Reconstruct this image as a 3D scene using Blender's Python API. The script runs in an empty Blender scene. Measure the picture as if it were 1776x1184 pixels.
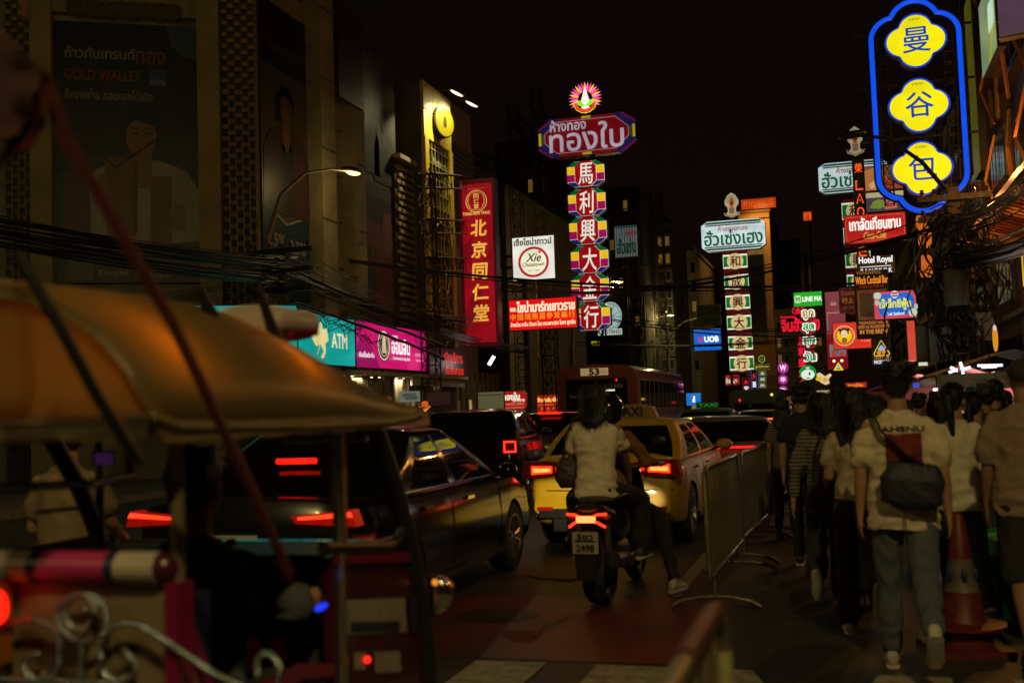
import bpy, bmesh, math, random
import numpy as np
from mathutils import Vector, Matrix, noise
random.seed(7)
R = math.radians
sc = bpy.context.scene
COL = sc.collection

# ------------------------------------------------------------------ camera
FPX = 1875.0                       # focal length in pixels of the 1776 px wide photograph
CAMZ, YAW, PITCH, ROLL = 1.58, R(16.7), math.atan(118 / 1875), R(1.9)
_r0 = Vector((math.cos(YAW), math.sin(YAW), 0)); _a0 = Vector((-math.sin(YAW), math.cos(YAW), 0)); _z = Vector((0, 0, 1))
_fw = _a0 * math.cos(PITCH) + _z * math.sin(PITCH)
_u0 = _z * math.cos(PITCH) - _a0 * math.sin(PITCH)
_rt = _r0 * math.cos(ROLL) - _u0 * math.sin(ROLL)
_up = _u0 * math.cos(ROLL) + _r0 * math.sin(ROLL)
CAM = Vector((0, 0, CAMZ))
cam_d = bpy.data.cameras.new('camera'); cam = bpy.data.objects.new('camera', cam_d); COL.objects.link(cam)
M3 = Matrix((_rt, _up, -_fw)).transposed()
cam.matrix_world = Matrix.Translation(CAM) @ M3.to_4x4()
cam_d.lens = FPX / 1776 * 36; cam_d.sensor_width = 36; cam_d.clip_start = .05; cam_d.clip_end = 2000
cam_d.dof.use_dof = True; cam_d.dof.focus_distance = 24.0; cam_d.dof.aperture_fstop = 2.0
sc.camera = cam

# ------------------------------------------------------------------ night sky, exposure
world = bpy.data.worlds.new('World'); sc.world = world; world.use_nodes = True
wn = world.node_tree; wn.nodes.clear()
wo = wn.nodes.new('ShaderNodeOutputWorld'); wb = wn.nodes.new('ShaderNodeBackground')
tc = wn.nodes.new('ShaderNodeTexCoord'); sx = wn.nodes.new('ShaderNodeSeparateXYZ'); cr = wn.nodes.new('ShaderNodeValToRGB')
wn.links.new(tc.outputs['Generated'], sx.inputs[0]); wn.links.new(sx.outputs['Z'], cr.inputs[0])
cr.color_ramp.elements[0].color = (.0046, .0018, .0010, 1); cr.color_ramp.elements[0].position = 0
cr.color_ramp.elements[1].color = (.0019, .0011, .0009, 1); cr.color_ramp.elements[1].position = .6
wn.links.new(cr.outputs[0], wb.inputs[0]); wb.inputs[1].default_value = 1.0
wn.links.new(wb.outputs[0], wo.inputs[0])
sc.view_settings.view_transform = 'Standard'; sc.view_settings.look = 'None'
sc.view_settings.exposure = 0; sc.view_settings.gamma = 1
sc.render.engine = 'CYCLES'
sc.cycles.use_denoising = True
sc.cycles.max_bounces = 6; sc.cycles.diffuse_bounces = 2; sc.cycles.glossy_bounces = 4; sc.cycles.transmission_bounces = 4
sc.cycles.transparent_max_bounces = 8
sc.cycles.sample_clamp_indirect = 2.0; sc.cycles.caustics_reflective = False; sc.cycles.caustics_refractive = False

# ------------------------------------------------------------------ pixel -> place
def ray(px, py):
    return _fw + _rt * ((px - 888) / FPX) + _up * ((592 - py) / FPX)
def P(px, py, d):
    """point seen at the pixel, d metres ahead (horizontal)"""
    v = ray(px, py); return CAM + v * (d / v.dot(_a0))
def onX(px, py, X):
    v = ray(px, py); return CAM + v * (X / v.x)
def onG(px, py, z=0):
    v = ray(px, py); return CAM + v * ((z - CAMZ) / v.z)
def onPlane(px, py, p0, n):
    v = ray(px, py); return CAM + v * ((p0 - CAM).dot(n) / v.dot(n))

# ------------------------------------------------------------------ colours and materials
def lin(c):
    c = c / 255; return c / 12.92 if c <= .04045 else ((c + .055) / 1.055) ** 2.4
def C(r, g, b): return (lin(r), lin(g), lin(b), 1)
_mats = {}
def mat(name, col, rough=.6, metal=0, var=.25, scale=6, bump=0, coat=0, spec=.5, col2=None, alpha=1, detail=4, trans=0):
    if name in _mats: return _mats[name]
    m = bpy.data.materials.new(name); m.use_nodes = True; nt = m.node_tree; b = nt.nodes['Principled BSDF']
    b.inputs['Roughness'].default_value = rough; b.inputs['Metallic'].default_value = metal
    b.inputs['Specular IOR Level'].default_value = spec; b.inputs['Coat Weight'].default_value = coat
    b.inputs['Coat Roughness'].default_value = .05; b.inputs['Alpha'].default_value = alpha
    b.inputs['Transmission Weight'].default_value = trans
    if len(col) == 3: col = (*col, 1)
    if var or col2:
        t = nt.nodes.new('ShaderNodeTexCoord'); n = nt.nodes.new('ShaderNodeTexNoise'); n.inputs['Scale'].default_value = scale
        n.inputs['Detail'].default_value = detail; n.inputs['Roughness'].default_value = .65
        nt.links.new(t.outputs['Object'], n.inputs['Vector'])
        r = nt.nodes.new('ShaderNodeValToRGB'); r.color_ramp.elements[0].position = .32; r.color_ramp.elements[1].position = .68
        c2 = col2 if col2 else tuple(x * (1 - var) for x in col[:3]) + (1,)
        c1 = col if col2 else tuple(min(1, x * (1 + var)) for x in col[:3]) + (1,)
        r.color_ramp.elements[0].color = c2 if len(c2) == 4 else (*c2, 1); r.color_ramp.elements[1].color = c1
        nt.links.new(n.outputs[0], r.inputs[0]); nt.links.new(r.outputs[0], b.inputs['Base Color'])
        if bump:
            bp = nt.nodes.new('ShaderNodeBump'); bp.inputs['Strength'].default_value = min(1, bump); bp.inputs['Distance'].default_value = .02
            nt.links.new(n.outputs[0], bp.inputs['Height']); nt.links.new(bp.outputs[0], b.inputs['Normal'])
    else:
        b.inputs['Base Color'].default_value = col
    _mats[name] = m; return m
def em(r, g, b, e=1.0, var=.18, sample=True, scale=1.1):
    """a lit sign face, a lamp, or an unlit board given its own glow: colour as photographed (0-255) times e"""
    key = ('em', r, g, b, e, sample, scale)
    if key in _mats: return _mats[key]
    m = bpy.data.materials.new('lit_%d_%d_%d' % (r, g, b)); m.use_nodes = True; nt = m.node_tree; bs = nt.nodes['Principled BSDF']
    c = C(r, g, b)
    bs.inputs['Base Color'].default_value = tuple(.25 * x for x in c[:3]) + (1,)
    bs.inputs['Roughness'].default_value = .35
    if var:
        t = nt.nodes.new('ShaderNodeTexCoord'); n = nt.nodes.new('ShaderNodeTexNoise'); n.inputs['Scale'].default_value = scale; n.inputs['Detail'].default_value = 3
        nt.links.new(t.outputs['Object'], n.inputs['Vector'])
        mr = nt.nodes.new('ShaderNodeMapRange'); mr.inputs[1].default_value = .3; mr.inputs[2].default_value = .7
        mr.inputs[3].default_value = e * (1 - var); mr.inputs[4].default_value = e * (1 + var)
        nt.links.new(n.outputs[0], mr.inputs[0]); nt.links.new(mr.outputs[0], bs.inputs['Emission Strength'])
    else: bs.inputs['Emission Strength'].default_value = e
    bs.inputs['Emission Color'].default_value = c
    if not sample: m.cycles.emission_sampling = 'NONE'
    _mats[key] = m; return m

# ------------------------------------------------------------------ mesh builder
class MB:
    def __init__(s): s.v = []; s.f = []; s.m = []; s.k = 0
    def add(s, vs, fs):
        o = len(s.v); s.v += [tuple(v) for v in vs]; s.f += [tuple(i + o for i in f) for f in fs]; s.m += [s.k] * len(fs); return s
    def box(s, c, sz, rot=None, taper=1):
        x, y, z = sz[0] / 2, sz[1] / 2, sz[2] / 2; t = taper
        vs = [Vector(p) for p in ((-x, -y, -z), (x, -y, -z), (x, y, -z), (-x, y, -z), (-x * t, -y * t, z), (x * t, -y * t, z), (x * t, y * t, z), (-x * t, y * t, z))]
        if rot is not None: vs = [rot @ v for v in vs]
        c = Vector(c); return s.add([v + c for v in vs], [(3, 2, 1, 0), (4, 5, 6, 7), (0, 1, 5, 4), (1, 2, 6, 5), (2, 3, 7, 6), (3, 0, 4, 7)])
    def ring(s, c, ax, r, n, up=None, sq=1.0, ph=0):
        ax = Vector(ax).normalized(); u = Vector(up) if up else (Vector((0, 0, 1)) if abs(ax.z) < .9 else Vector((1, 0, 0)))
        a = ax.cross(u).normalized(); b = a.cross(ax).normalized() ; c = Vector(c)
        return [c + a * (math.cos(2 * math.pi * i / n + ph) * r) + b * (math.sin(2 * math.pi * i / n + ph) * r * sq) for i in range(n)]
    def tube(s, pts, r, n=8, cap=True, sq=1.0, closed=False):
        pts = [Vector(p) for p in pts]; N = len(pts); rs = r if isinstance(r, (list, tuple)) else [r] * N
        o = len(s.v); prev = None
        for i, p in enumerate(pts):
            if closed: t = pts[(i + 1) % N] - pts[i - 1]
            else: t = pts[min(i + 1, N - 1)] - pts[max(i - 1, 0)]
            t.normalize()
            if prev is None:
                u = Vector((0, 0, 1)) if abs(t.z) < .9 else Vector((1, 0, 0))
                a = t.cross(u).normalized()
            else:
                a = (prev - t * prev.dot(t)).normalized()
            prev = a; b = a.cross(t).normalized()
            for k in range(n):
                an = 2 * math.pi * k / n
                s.v.append(tuple(p + a * (math.cos(an) * rs[i]) + b * (math.sin(an) * rs[i] * sq)))
        for i in range(N - (0 if closed else 1)):
            j = (i + 1) % N
            for k in range(n):
                k2 = (k + 1) % n
                s.f.append((o + i * n + k, o + i * n + k2, o + j * n + k2, o + j * n + k)); s.m.append(s.k)
        if cap and not closed:
            s.f.append(tuple(o + k for k in range(n))[::-1]); s.m.append(s.k)
            s.f.append(tuple(o + (N - 1) * n + k for k in range(n))); s.m.append(s.k)
        return s
    def cyl(s, a, b, r, r2=None, n=16): return s.tube([a, b], [r, r if r2 is None else r2], n)
    def lathe(s, prof, c=(0, 0, 0), n=24, ax='z', a0=0, a1=2 * math.pi):
        o = len(s.v); full = abs(a1 - a0 - 2 * math.pi) < 1e-6; m = n if full else n + 1; c = Vector(c)
        for (r, h) in prof:
            for k in range(m):
                an = a0 + (a1 - a0) * k / n
                p = Vector((r * math.cos(an), r * math.sin(an), h))
                if ax == 'x': p = Vector((h, p.x, p.y))
                elif ax == 'y': p = Vector((p.x, h, p.y))
                s.v.append(tuple(p + c))
        for i in range(len(prof) - 1):
            for k in range(n):
                k2 = (k + 1) % m
                s.f.append((o + i * m + k, o + i * m + k2, o + (i + 1) * m + k2, o + (i + 1) * m + k)); s.m.append(s.k)
        return s
    def sph(s, c, r, n=12, m=8, rot=None):
        c = Vector(c); r = Vector((r, r, r)) if not hasattr(r, '__len__') else Vector(r)
        vs = [Vector((0, 0, -r.z))]
        for i in range(1, m):
            a = math.pi * i / m - math.pi / 2
            for k in range(n):
                b = 2 * math.pi * k / n; vs.append(Vector((r.x * math.cos(a) * math.cos(b), r.y * math.cos(a) * math.sin(b), r.z * math.sin(a))))
        vs.append(Vector((0, 0, r.z))); fs = []
        for k in range(n): fs.append((0, 1 + (k + 1) % n, 1 + k))
        for i in range(m - 2):
            for k in range(n): fs.append((1 + i * n + k, 1 + i * n + (k + 1) % n, 1 + (i + 1) * n + (k + 1) % n, 1 + (i + 1) * n + k))
        L = len(vs) - 1
        for k in range(n): fs.append((1 + (m - 2) * n + k, 1 + (m - 2) * n + (k + 1) % n, L))
        if rot is not None: vs = [rot @ v for v in vs]
        return s.add([v + c for v in vs], fs)
    def prism(s, poly, y0, y1):
        """polygon in x,z extruded from y0 (front) to y1"""
        n = len(poly); vs = [(x, y0, z) for x, z in poly] + [(x, y1, z) for x, z in poly]
        fs = [tuple(range(n)), tuple(range(2 * n - 1, n - 1, -1))] + [(i, i + n, (i + 1) % n + n, (i + 1) % n) for i in range(n)]
        return s.add(vs, fs)
    def prism_x(s, poly, x0, x1):
        """polygon in y,z extruded along x"""
        n = len(poly); vs = [(x0, y, z) for y, z in poly] + [(x1, y, z) for y, z in poly]
        fs = [tuple(range(n)), tuple(range(2 * n - 1, n - 1, -1))] + [(i, i + n, (i + 1) % n + n, (i + 1) % n) for i in range(n)]
        return s.add(vs, fs)
    def prism_z(s, poly, z0, z1):
        n = len(poly); vs = [(x, y, z0) for x, y in poly] + [(x, y, z1) for x, y in poly]
        fs = [tuple(range(n))[::-1], tuple(range(n, 2 * n))] + [((i + 1) % n, (i + 1) % n + n, i + n, i) for i in range(n)]
        return s.add(vs, fs)
    def quad(s, a, b, c, d): return s.add([a, b, c, d], [(0, 1, 2, 3)])
    def grid(s, rows, closed=False, flip=False):
        """rows: list of equal-length point lists"""
        o = len(s.v); n = len(rows[0])
        for r in rows: s.v += [tuple(p) for p in r]
        for i in range(len(rows) - 1):
            for k in range(n if closed else n - 1):
                q = (o + i * n + k, o + i * n + (k + 1) % n, o + (i + 1) * n + (k + 1) % n, o + (i + 1) * n + k)
                s.f.append(q[::-1] if flip else q); s.m.append(s.k)
        return s
    def mesh(s, name, mats, smooth=None):
        me = bpy.data.meshes.new(name); me.from_pydata(s.v, [], s.f); me.update()
        mats = mats if isinstance(mats, (list, tuple)) else [mats]
        for m in mats: me.materials.append(m)
        if len(mats) > 1: me.polygons.foreach_set('material_index', s.m)
        if smooth is not None and len(me.polygons):
            bm = bmesh.new(); bm.from_mesh(me); bmesh.ops.recalc_face_normals(bm, faces=bm.faces)
            for f in bm.faces: f.smooth = True
            for e in bm.edges:
                if len(e.link_faces) == 2: e.smooth = e.calc_face_angle(0) < R(smooth)
            bm.to_mesh(me); bm.free()
        return me
    def build(s, name, mats, parent=None, smooth=None, loc=None):
        return put(s.mesh(name, mats, smooth), name, parent, loc)
def put(me, name, parent=None, loc=None, rot=None, scl=None):
    o = bpy.data.objects.new(name, me); COL.objects.link(o)
    if parent is not None: o.parent = parent
    if loc is not None: o.location = loc
    if rot is not None: o.rotation_euler = rot
    if scl is not None: o.scale = scl
    return o
def tag(o, label, cat, group=None):
    o['label'] = label; o['category'] = cat
    if group: o['group'] = group
    return o
def thing(name, label, cat, loc=(0, 0, 0), rz=0, group=None):
    o = bpy.data.objects.new(name, None); COL.objects.link(o); o.location = loc; o.rotation_euler = (0, 0, rz); o.empty_display_size = .1
    return tag(o, label, cat, group)
def struct(o): o['kind'] = 'structure'; return o
def stuff(o): o['kind'] = 'stuff'; return o
def copy_tree(o, parent=None):
    c = o.copy(); COL.objects.link(c)
    if parent is not None: c.parent = parent
    for ch in list(o.children): copy_tree(ch, c)
    return c
BAKE = bpy.data.scenes.new('workbench')
def baked(o):
    """mesh of o with its modifiers applied, worked out in an otherwise empty scene"""
    BAKE.collection.objects.link(o); extra = [m.object for m in o.modifiers if m.type == 'BOOLEAN']
    for e in extra: BAKE.collection.objects.link(e)
    vl = BAKE.view_layers[0]; vl.update(); dg = vl.depsgraph
    me = bpy.data.meshes.new_from_object(o.evaluated_get(dg))
    for e in extra + [o]: BAKE.collection.objects.unlink(e)
    return me
def evaluated(o, name=None):
    """bake the modifiers of o into its mesh"""
    me = baked(o); o.modifiers.clear(); old = o.data; o.data = me
    bpy.data.meshes.remove(old); me.name = name or o.name; return o

# ------------------------------------------------------------------ lettering
_tcache = {}
def text_mesh(body, bold=0, shear=0, space=1.0, extr=0):
    key = (body, round(bold, 4), shear, space)
    if key in _tcache: return _tcache[key]
    cu = bpy.data.curves.new('lettering', 'FONT'); cu.body = body; cu.size = 1; cu.shear = shear; cu.align_x = 'CENTER'; cu.resolution_u = 3
    cu.space_character = space
    o = bpy.data.objects.new('t', cu); me = baked(o)
    vs = [v.co.copy() for v in me.vertices]; fs = [tuple(p.vertices) for p in me.polygons]
    bpy.data.objects.remove(o); bpy.data.curves.remove(cu); bpy.data.meshes.remove(me)
    x0 = min(v.x for v in vs); x1 = max(v.x for v in vs); y0 = min(v.y for v in vs); y1 = max(v.y for v in vs)
    _tcache[key] = (vs, fs, x0, x1, y0, y1); return _tcache[key]
def lettering(body, x0, x1, z0, z1, y, m, parent, bold=0, shear=0, name='lettering', fit=True, space=1.0):
    """flat lettering filling the box x0..x1, z0..z1, facing -y at depth y; bold repeats the outline round itself"""
    vs, fs, a0, a1, b0, b1 = text_mesh(body, 0, shear, space)
    h = z1 - z0; w = x1 - x0; sx_ = w / (a1 - a0); sz_ = h / (b1 - b0)
    if not fit: sx_ = sz_ = min(sx_, sz_)
    cx, cz = (x0 + x1) / 2, (z0 + z1) / 2; mb = MB()
    offs = [(0, 0)] + ([(bold * math.cos(a), bold * math.sin(a)) for a in [k * math.pi / 4 for k in range(8)]] if bold else [])
    for i, (dx, dz) in enumerate(offs):
        mb.add([(cx + (v.x - (a0 + a1) / 2) * sx_ + dx, y - .0006 * i, cz + (v.y - (b0 + b1) / 2) * sz_ + dz) for v in vs], fs)
    return mb.build(name, m, parent)
# ------------------------------------------------------------------ sign boards
STEEL = mat('dark_steel', (.035, .033, .03), .5, .6, .5, 9)
CASE = mat('sign_case_black', (.02, .02, .02), .45, 0, .3, 4)
CASEW = mat('sign_case_pale', (.30, .30, .28), .5, 0, .3, 4)
def board(name, label, cat, box, d, yaw=0, case=CASE, thick=.25, group=None, face=None, outline=None, casename='case'):
    """box = (left, top, right, bottom) in the photograph; the board stands d metres away, upright, facing back along the street (yaw turns it)"""
    l, t, r, b = box; pc = P((l + r) / 2, (t + b) / 2, d)
    n = Vector((math.sin(yaw), -math.cos(yaw), 0)); hx = Vector((math.cos(yaw), math.sin(yaw), 0))
    ym = (t + b) / 2; xm = (l + r) / 2
    w = (onPlane(r, ym, pc, n) - onPlane(l, ym, pc, n)).dot(hx); zt = onPlane(xm, t, pc, n).z; zb = onPlane(xm, b, pc, n).z
    pl = onPlane(l, ym, pc, n); pr = onPlane(r, ym, pc, n); c = (pl + pr) / 2
    o = thing(name, label, cat, (c.x, c.y, zb), yaw, group); o['w'] = w; o['h'] = zt - zb
    W, H = w, zt - zb
    if outline is None: outline = [(0, 0), (1, 0), (1, 1), (0, 1)]
    MB().prism([((u - .5) * W, v * H) for u, v in outline], 0, thick).build(casename, case, o)
    if face is not None:
        inset = min(W, H) * .02
        layer(o, ('p', [(u + (.5 - u) * 2 * inset / W, v + (.5 - v) * 2 * inset / H) for u, v in outline], face, 'face_panel'), 1)
    return o
def _m(c, sample=False):
    if isinstance(c, bpy.types.Material): return c
    return em(*c, sample=sample) if len(c) == 4 else em(*c, 1.0, sample=sample)
def layer(o, L, k):
    W, H = o['w'], o['h']; y = -o.get('gap', .006) * k; X = lambda u: (u - .5) * W; Z = lambda v: v * H
    kind = L[0]
    if kind == 'r':
        _, u0, v0, u1, v1, c, nm = L
        return MB().box(((X(u0) + X(u1)) / 2, y + .0015, (Z(v0) + Z(v1)) / 2), (abs(X(u1) - X(u0)), .003, abs(Z(v1) - Z(v0)))).build(nm, _m(c, nm == 'face_panel'), o)
    if kind == 'p':
        _, pts, c, nm = L
        return MB().prism([(X(u), Z(v)) for u, v in pts], y, y + .003).build(nm, _m(c, nm == 'face_panel'), o)
    if kind in ('o', 'ring'):
        cu, cv, ru, rv = L[1:5]; c, nm = L[-2:]; n = 40
        if kind == 'o':
            return MB().prism([(X(cu) + ru * W * math.cos(a), Z(cv) + rv * H * math.sin(a)) for a in [2 * math.pi * i / n for i in range(n)]], y, y + .003).build(nm, _m(c), o)
        f = L[5]; mb = MB()
        rows = [[(X(cu) + g * ru * W * math.cos(a), y, Z(cv) + g * rv * H * math.sin(a)) for a in [2 * math.pi * i / n for i in range(n)]] for g in (1, f)]
        return mb.grid(rows, closed=True, flip=True).build(nm, _m(c), o)
    if kind == 't':
        _, body, u0, v0, u1, v1, c = L[:7]; opt = L[7] if len(L) > 7 else {}
        opt = dict(opt); opt['bold'] = opt.get('bold', 0) * H * .62
        return lettering(body, X(u0), X(u1), Z(v0), Z(v1), y, _m(c), o, **opt)
    if kind == 'l':       # polyline of given thickness (fraction of H)
        _, pts, th, c, nm = L; mb = MB()
        ps = [(X(u), y, Z(v)) for u, v in pts]
        return mb.tube(ps, th * H / 2, 6).build(nm, _m(c), o)
def layers(o, Ls, k0=2):
    for i, L in enumerate(Ls): layer(o, L, k0 + i)
    return o
def frame(o, c=CASE, t=.03, nm='frame', k=1):
    W, H = o['w'], o['h']; e = t * min(W, H); mb = MB()
    for (x, z, a, b) in ((0, e / 2, W, e), (0, H - e / 2, W, e), (-W / 2 + e / 2, H / 2, e, H - 2 * e), (W / 2 - e / 2, H / 2, e, H - 2 * e)):
        mb.box((x, -.02, z), (a, .04, b))
    mb.build(nm, c, o)
def truss(a, b, w=.5, r=.025, bays=None, mb=None, up=None):
    """square lattice mast from a to b"""
    a, b = Vector(a), Vector(b); ax = (b - a).normalized(); L = (b - a).length; mb = mb or MB()
    u = Vector((1, 0, 0)) if abs(ax.z) > .5 else Vector((0, 0, 1)); v = ax.cross(u).normalized(); u = v.cross(ax)
    cs = [(u * i + v * j) * (w / 2) for i, j in ((-1, -1), (1, -1), (1, 1), (-1, 1))]
    for c in cs: mb.tube([a + c, b + c], r, 5)
    n = bays or max(2, int(L / (w * 1.2)))
    for i in range(n):
        p, q = a + ax * (L * i / n), a + ax * (L * (i + 1) / n)
        for k in range(4):
            c, d_ = cs[k], cs[(k + 1) % 4]
            mb.tube([p + c, q + d_] if i % 2 else [p + d_, q + c], r * .6, 4); mb.tube([p + c, p + d_], r * .6, 4)
    return mb

# ---- the tall gold shop sign: emblem, octagonal board, six tiles on one mast
RED = (150, 12, 22); CREAM = (228, 222, 205)
pt = P(1018, 300, 53.2); pb = P(1018, 640, 53.2)
mast = thing('sign_mast', 'dark steel lattice mast carrying the column of six coloured gold shop tiles', 'mast', (pt.x, pt.y, 0))
truss((0, .7, 0), (0, .7, pt.z + 1.5), .8, .05).build('steel_lattice', STEEL, mast)
o = board('gold_shop_signboard', 'octagonal dark red board with large silvery Thai lettering above the six tiles', 'sign', (934, 201, 1103, 269), 52, 0, CASE, .5,
          outline=[(.17, 0), (.83, 0), (1, .32), (1, .68), (.83, 1), (.17, 1), (0, .68), (0, .32)])  # unlit board; the lamp light on it is put in as weak glow
D = .55
E_ = lambda r, g, b: (r, g, b, 1.0)
layers(o, [
    ('p', [(.17, .01), (.83, .01), (.995, .33), (.995, .67), (.83, .99), (.17, .99), (.005, .67), (.005, .33)], (104, 8, 18, .9), 'face_panel'),
    ('p', [(.0, .70), (.05, .80), (.20, 1.0), (.13, 1.0), (.0, .78)], (84, 14, 56), 'magenta_stripe'),
    ('p', [(1.0, .70), (1.0, .78), (.87, 1.0), (.80, 1.0), (.95, .80)], (84, 14, 56), 'magenta_stripe'),
    ('p', [(.0, .30), (.0, .22), (.13, .0), (.20, .0), (.05, .2)], (84, 14, 56), 'magenta_stripe'),
    ('p', [(1., .30), (.95, .2), (.8, 0), (.87, 0), (1., .22)], (84, 14, 56), 'magenta_stripe'),
    ('p', [(.0, .58), (.0, .68), (.16, 1.), (.225, 1.), (.06, .6)], (22, 22, 62), 'navy_stripe'),
    ('p', [(1., .58), (.94, .6), (.775, 1.), (.84, 1.), (1., .68)], (22, 22, 62), 'navy_stripe'),
    ('p', [(.0, .42), (.06, .4), (.225, 0), (.16, 0), (.0, .32)], (22, 22, 62), 'navy_stripe'),
    ('p', [(1., .42), (1., .32), (.84, 0), (.775, 0), (.94, .4)], (22, 22, 62), 'navy_stripe'),
    ('r', .004, .34, .03, .66, (165, 140, 20), 'yellow_bar'), ('r', .97, .34, .996, .66, (165, 140, 20), 'yellow_bar'),
    ('r', .03, .36, .055, .64, (16, 70, 30), 'green_bar'), ('r', .945, .36, .97, .64, (16, 70, 30), 'green_bar'),
    ('r', .455, .93, .55, .995, (160, 130, 20), 'yellow_block'), ('r', .455, .005, .55, .07, (160, 130, 20), 'yellow_block'),
    ('l', [(.2, .9), (.8, .9), (.93, .62), (.93, .38), (.8, .1), (.2, .1), (.07, .38), (.07, .62), (.2, .9)], .012, (150, 130, 130), 'border_line'),
    ('t', 'ห้างทอง', .13, .66, .5, .95, (158, 148, 158), {'bold': .012}),
    ('t', 'ทองใบ', .12, .13, .88, .80, (158, 148, 158), {'bold': .018}),
])
tiles = []
for i, ch in enumerate('馬利興大金行'):
    ys = [(279, 324), (327, 375), (376, 424), (426, 474), (475, 523), (525, 573)][i]
    xo = [0, 2, 4, 7, 8, 10][i]
    nm = {'馬': 'horse', '利': 'profit', '興': 'prosper', '大': 'big', '金': 'gold', '行': 'firm'}[ch]
    pos = ['topmost', 'second from the top', 'third from the top', 'fourth from the top', 'fifth from the top', 'lowest'][i]
    o = board('sign_tile', 'eight-sided lit tile with the character %s, %s of the six' % (ch, pos), 'sign tile', (983 + xo, ys[0], 1049 + xo, ys[1]), 52 - .0, 0, CASE, .35, 'six tiles of the tall gold shop sign',
              outline=[(.2, 0), (.8, 0), (1, .2), (1, .8), (.8, 1), (.2, 1), (0, .8), (0, .2)])
    W_ = (235, 232, 220)
    layers(o, [
        ('p', [(.2, .01), (.8, .01), (.99, .2), (.99, .8), (.8, .99), (.2, .99), (.01, .8), (.01, .2)], W_, 'face_panel'),
        ('p', [(.012, .80), (.195, .985), (.355, .985), (.222, .80)], (4, 84, 30), 'green_corner'), ('p', [(.988, .80), (.778, .80), (.645, .985), (.805, .985)], (4, 84, 30), 'green_corner'),
        ('p', [(.012, .20), (.222, .20), (.355, .015), (.195, .015)], (18, 30, 88), 'navy_corner'), ('p', [(.988, .20), (.805, .015), (.645, .015), (.778, .20)], (18, 30, 88), 'navy_corner'),
        ('r', .012, .505, .215, .79, (228, 182, 16), 'yellow_panel'), ('r', .785, .505, .988, .79, (228, 182, 16), 'yellow_panel'),
        ('r', .012, .21, .215, .495, (150, 10, 78), 'magenta_panel'), ('r', .785, .21, .988, .495, (150, 10, 78), 'magenta_panel'),
        ('p', [(.365, .012), (.635, .012), (.777, .21), (.777, .79), (.635, .988), (.365, .988), (.223, .79), (.223, .21)], (146, 8, 16), 'red_octagon'),
        ('t', ch, .31, .1, .69, .9, CREAM, {'bold': .012, 'name': 'character', 'shear': .06}),
    ])
# emblem
o = board('neon_emblem', 'round neon emblem with pink and yellow petals above the octagonal gold shop board', 'neon sign', (989, 138, 1041, 196), 52, 0, CASE, .12,
          outline=[(.35, .0), (.65, 0), (.7, .3), (.6, .5), (.4, .5), (.3, .3)])
for k in range(21):
    a = R(-28 + k * 236 / 20); u, v = .5 + .0 * k, .43
    pts = []
    for rr, ww in ((.24, .016), (.36, .036), (.44, .032), (.56, 0)):
        pts.append((rr, ww))
    full = [(r_, w_) for r_, w_ in pts] + [(r_, -w_) for r_, w_ in pts[::-1]]
    W, H = o['w'], o['h']
    q = [(.5 + (r_ * math.cos(a) - w_ * math.sin(a)), .42 + (r_ * math.sin(a) + w_ * math.cos(a)) * W / H) for r_, w_ in full]
    layer(o, ('p', q[::-1], [(255, 110, 190, 1.1), (255, 190, 90, 1.1), (255, 70, 120, 1.1)][k % 3], 'petal'), 3 + (k % 2))
layers(o, [('p', [(.30, .22), (.70, .22), (.62, .42), (.5, .80), (.38, .42)], (250, 240, 230, 1.2), 'white_cone'), ('o', .5, .15, .13, .08, (250, 240, 230, 1.2), 'white_base'), ('l', [(.39, .36), (.61, .36)], .012, (170, 150, 130), 'cone_line'), ('l', [(.42, .5), (.58, .5)], .012, (170, 150, 130), 'cone_line'),
           ('p', [(.20, .40), (.36, .36), (.49, .20), (.40, .17), (.26, .24)], (150, 220, 40, 1.1), 'leaf'), ('p', [(.80, .40), (.74, .24), (.60, .17), (.51, .20), (.64, .36)], (150, 220, 40, 1.1), 'leaf'),
           ('p', [(.12, .3), (.2, .14), (.36, .04), (.5, .01), (.64, .04), (.8, .14), (.88, .3), (.82, .3), (.7, .16), (.5, .1), (.3, .16), (.18, .3)], (240, 70, 30, 1.1), 'ribbon'),
           ('l', [(.1, .3), (.2, .1), (.36, .01), (.5, -.015), (.64, .01), (.8, .1), (.9, .3)], .02, (255, 210, 90, 1.2), 'ribbon_edge')], 5)

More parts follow.
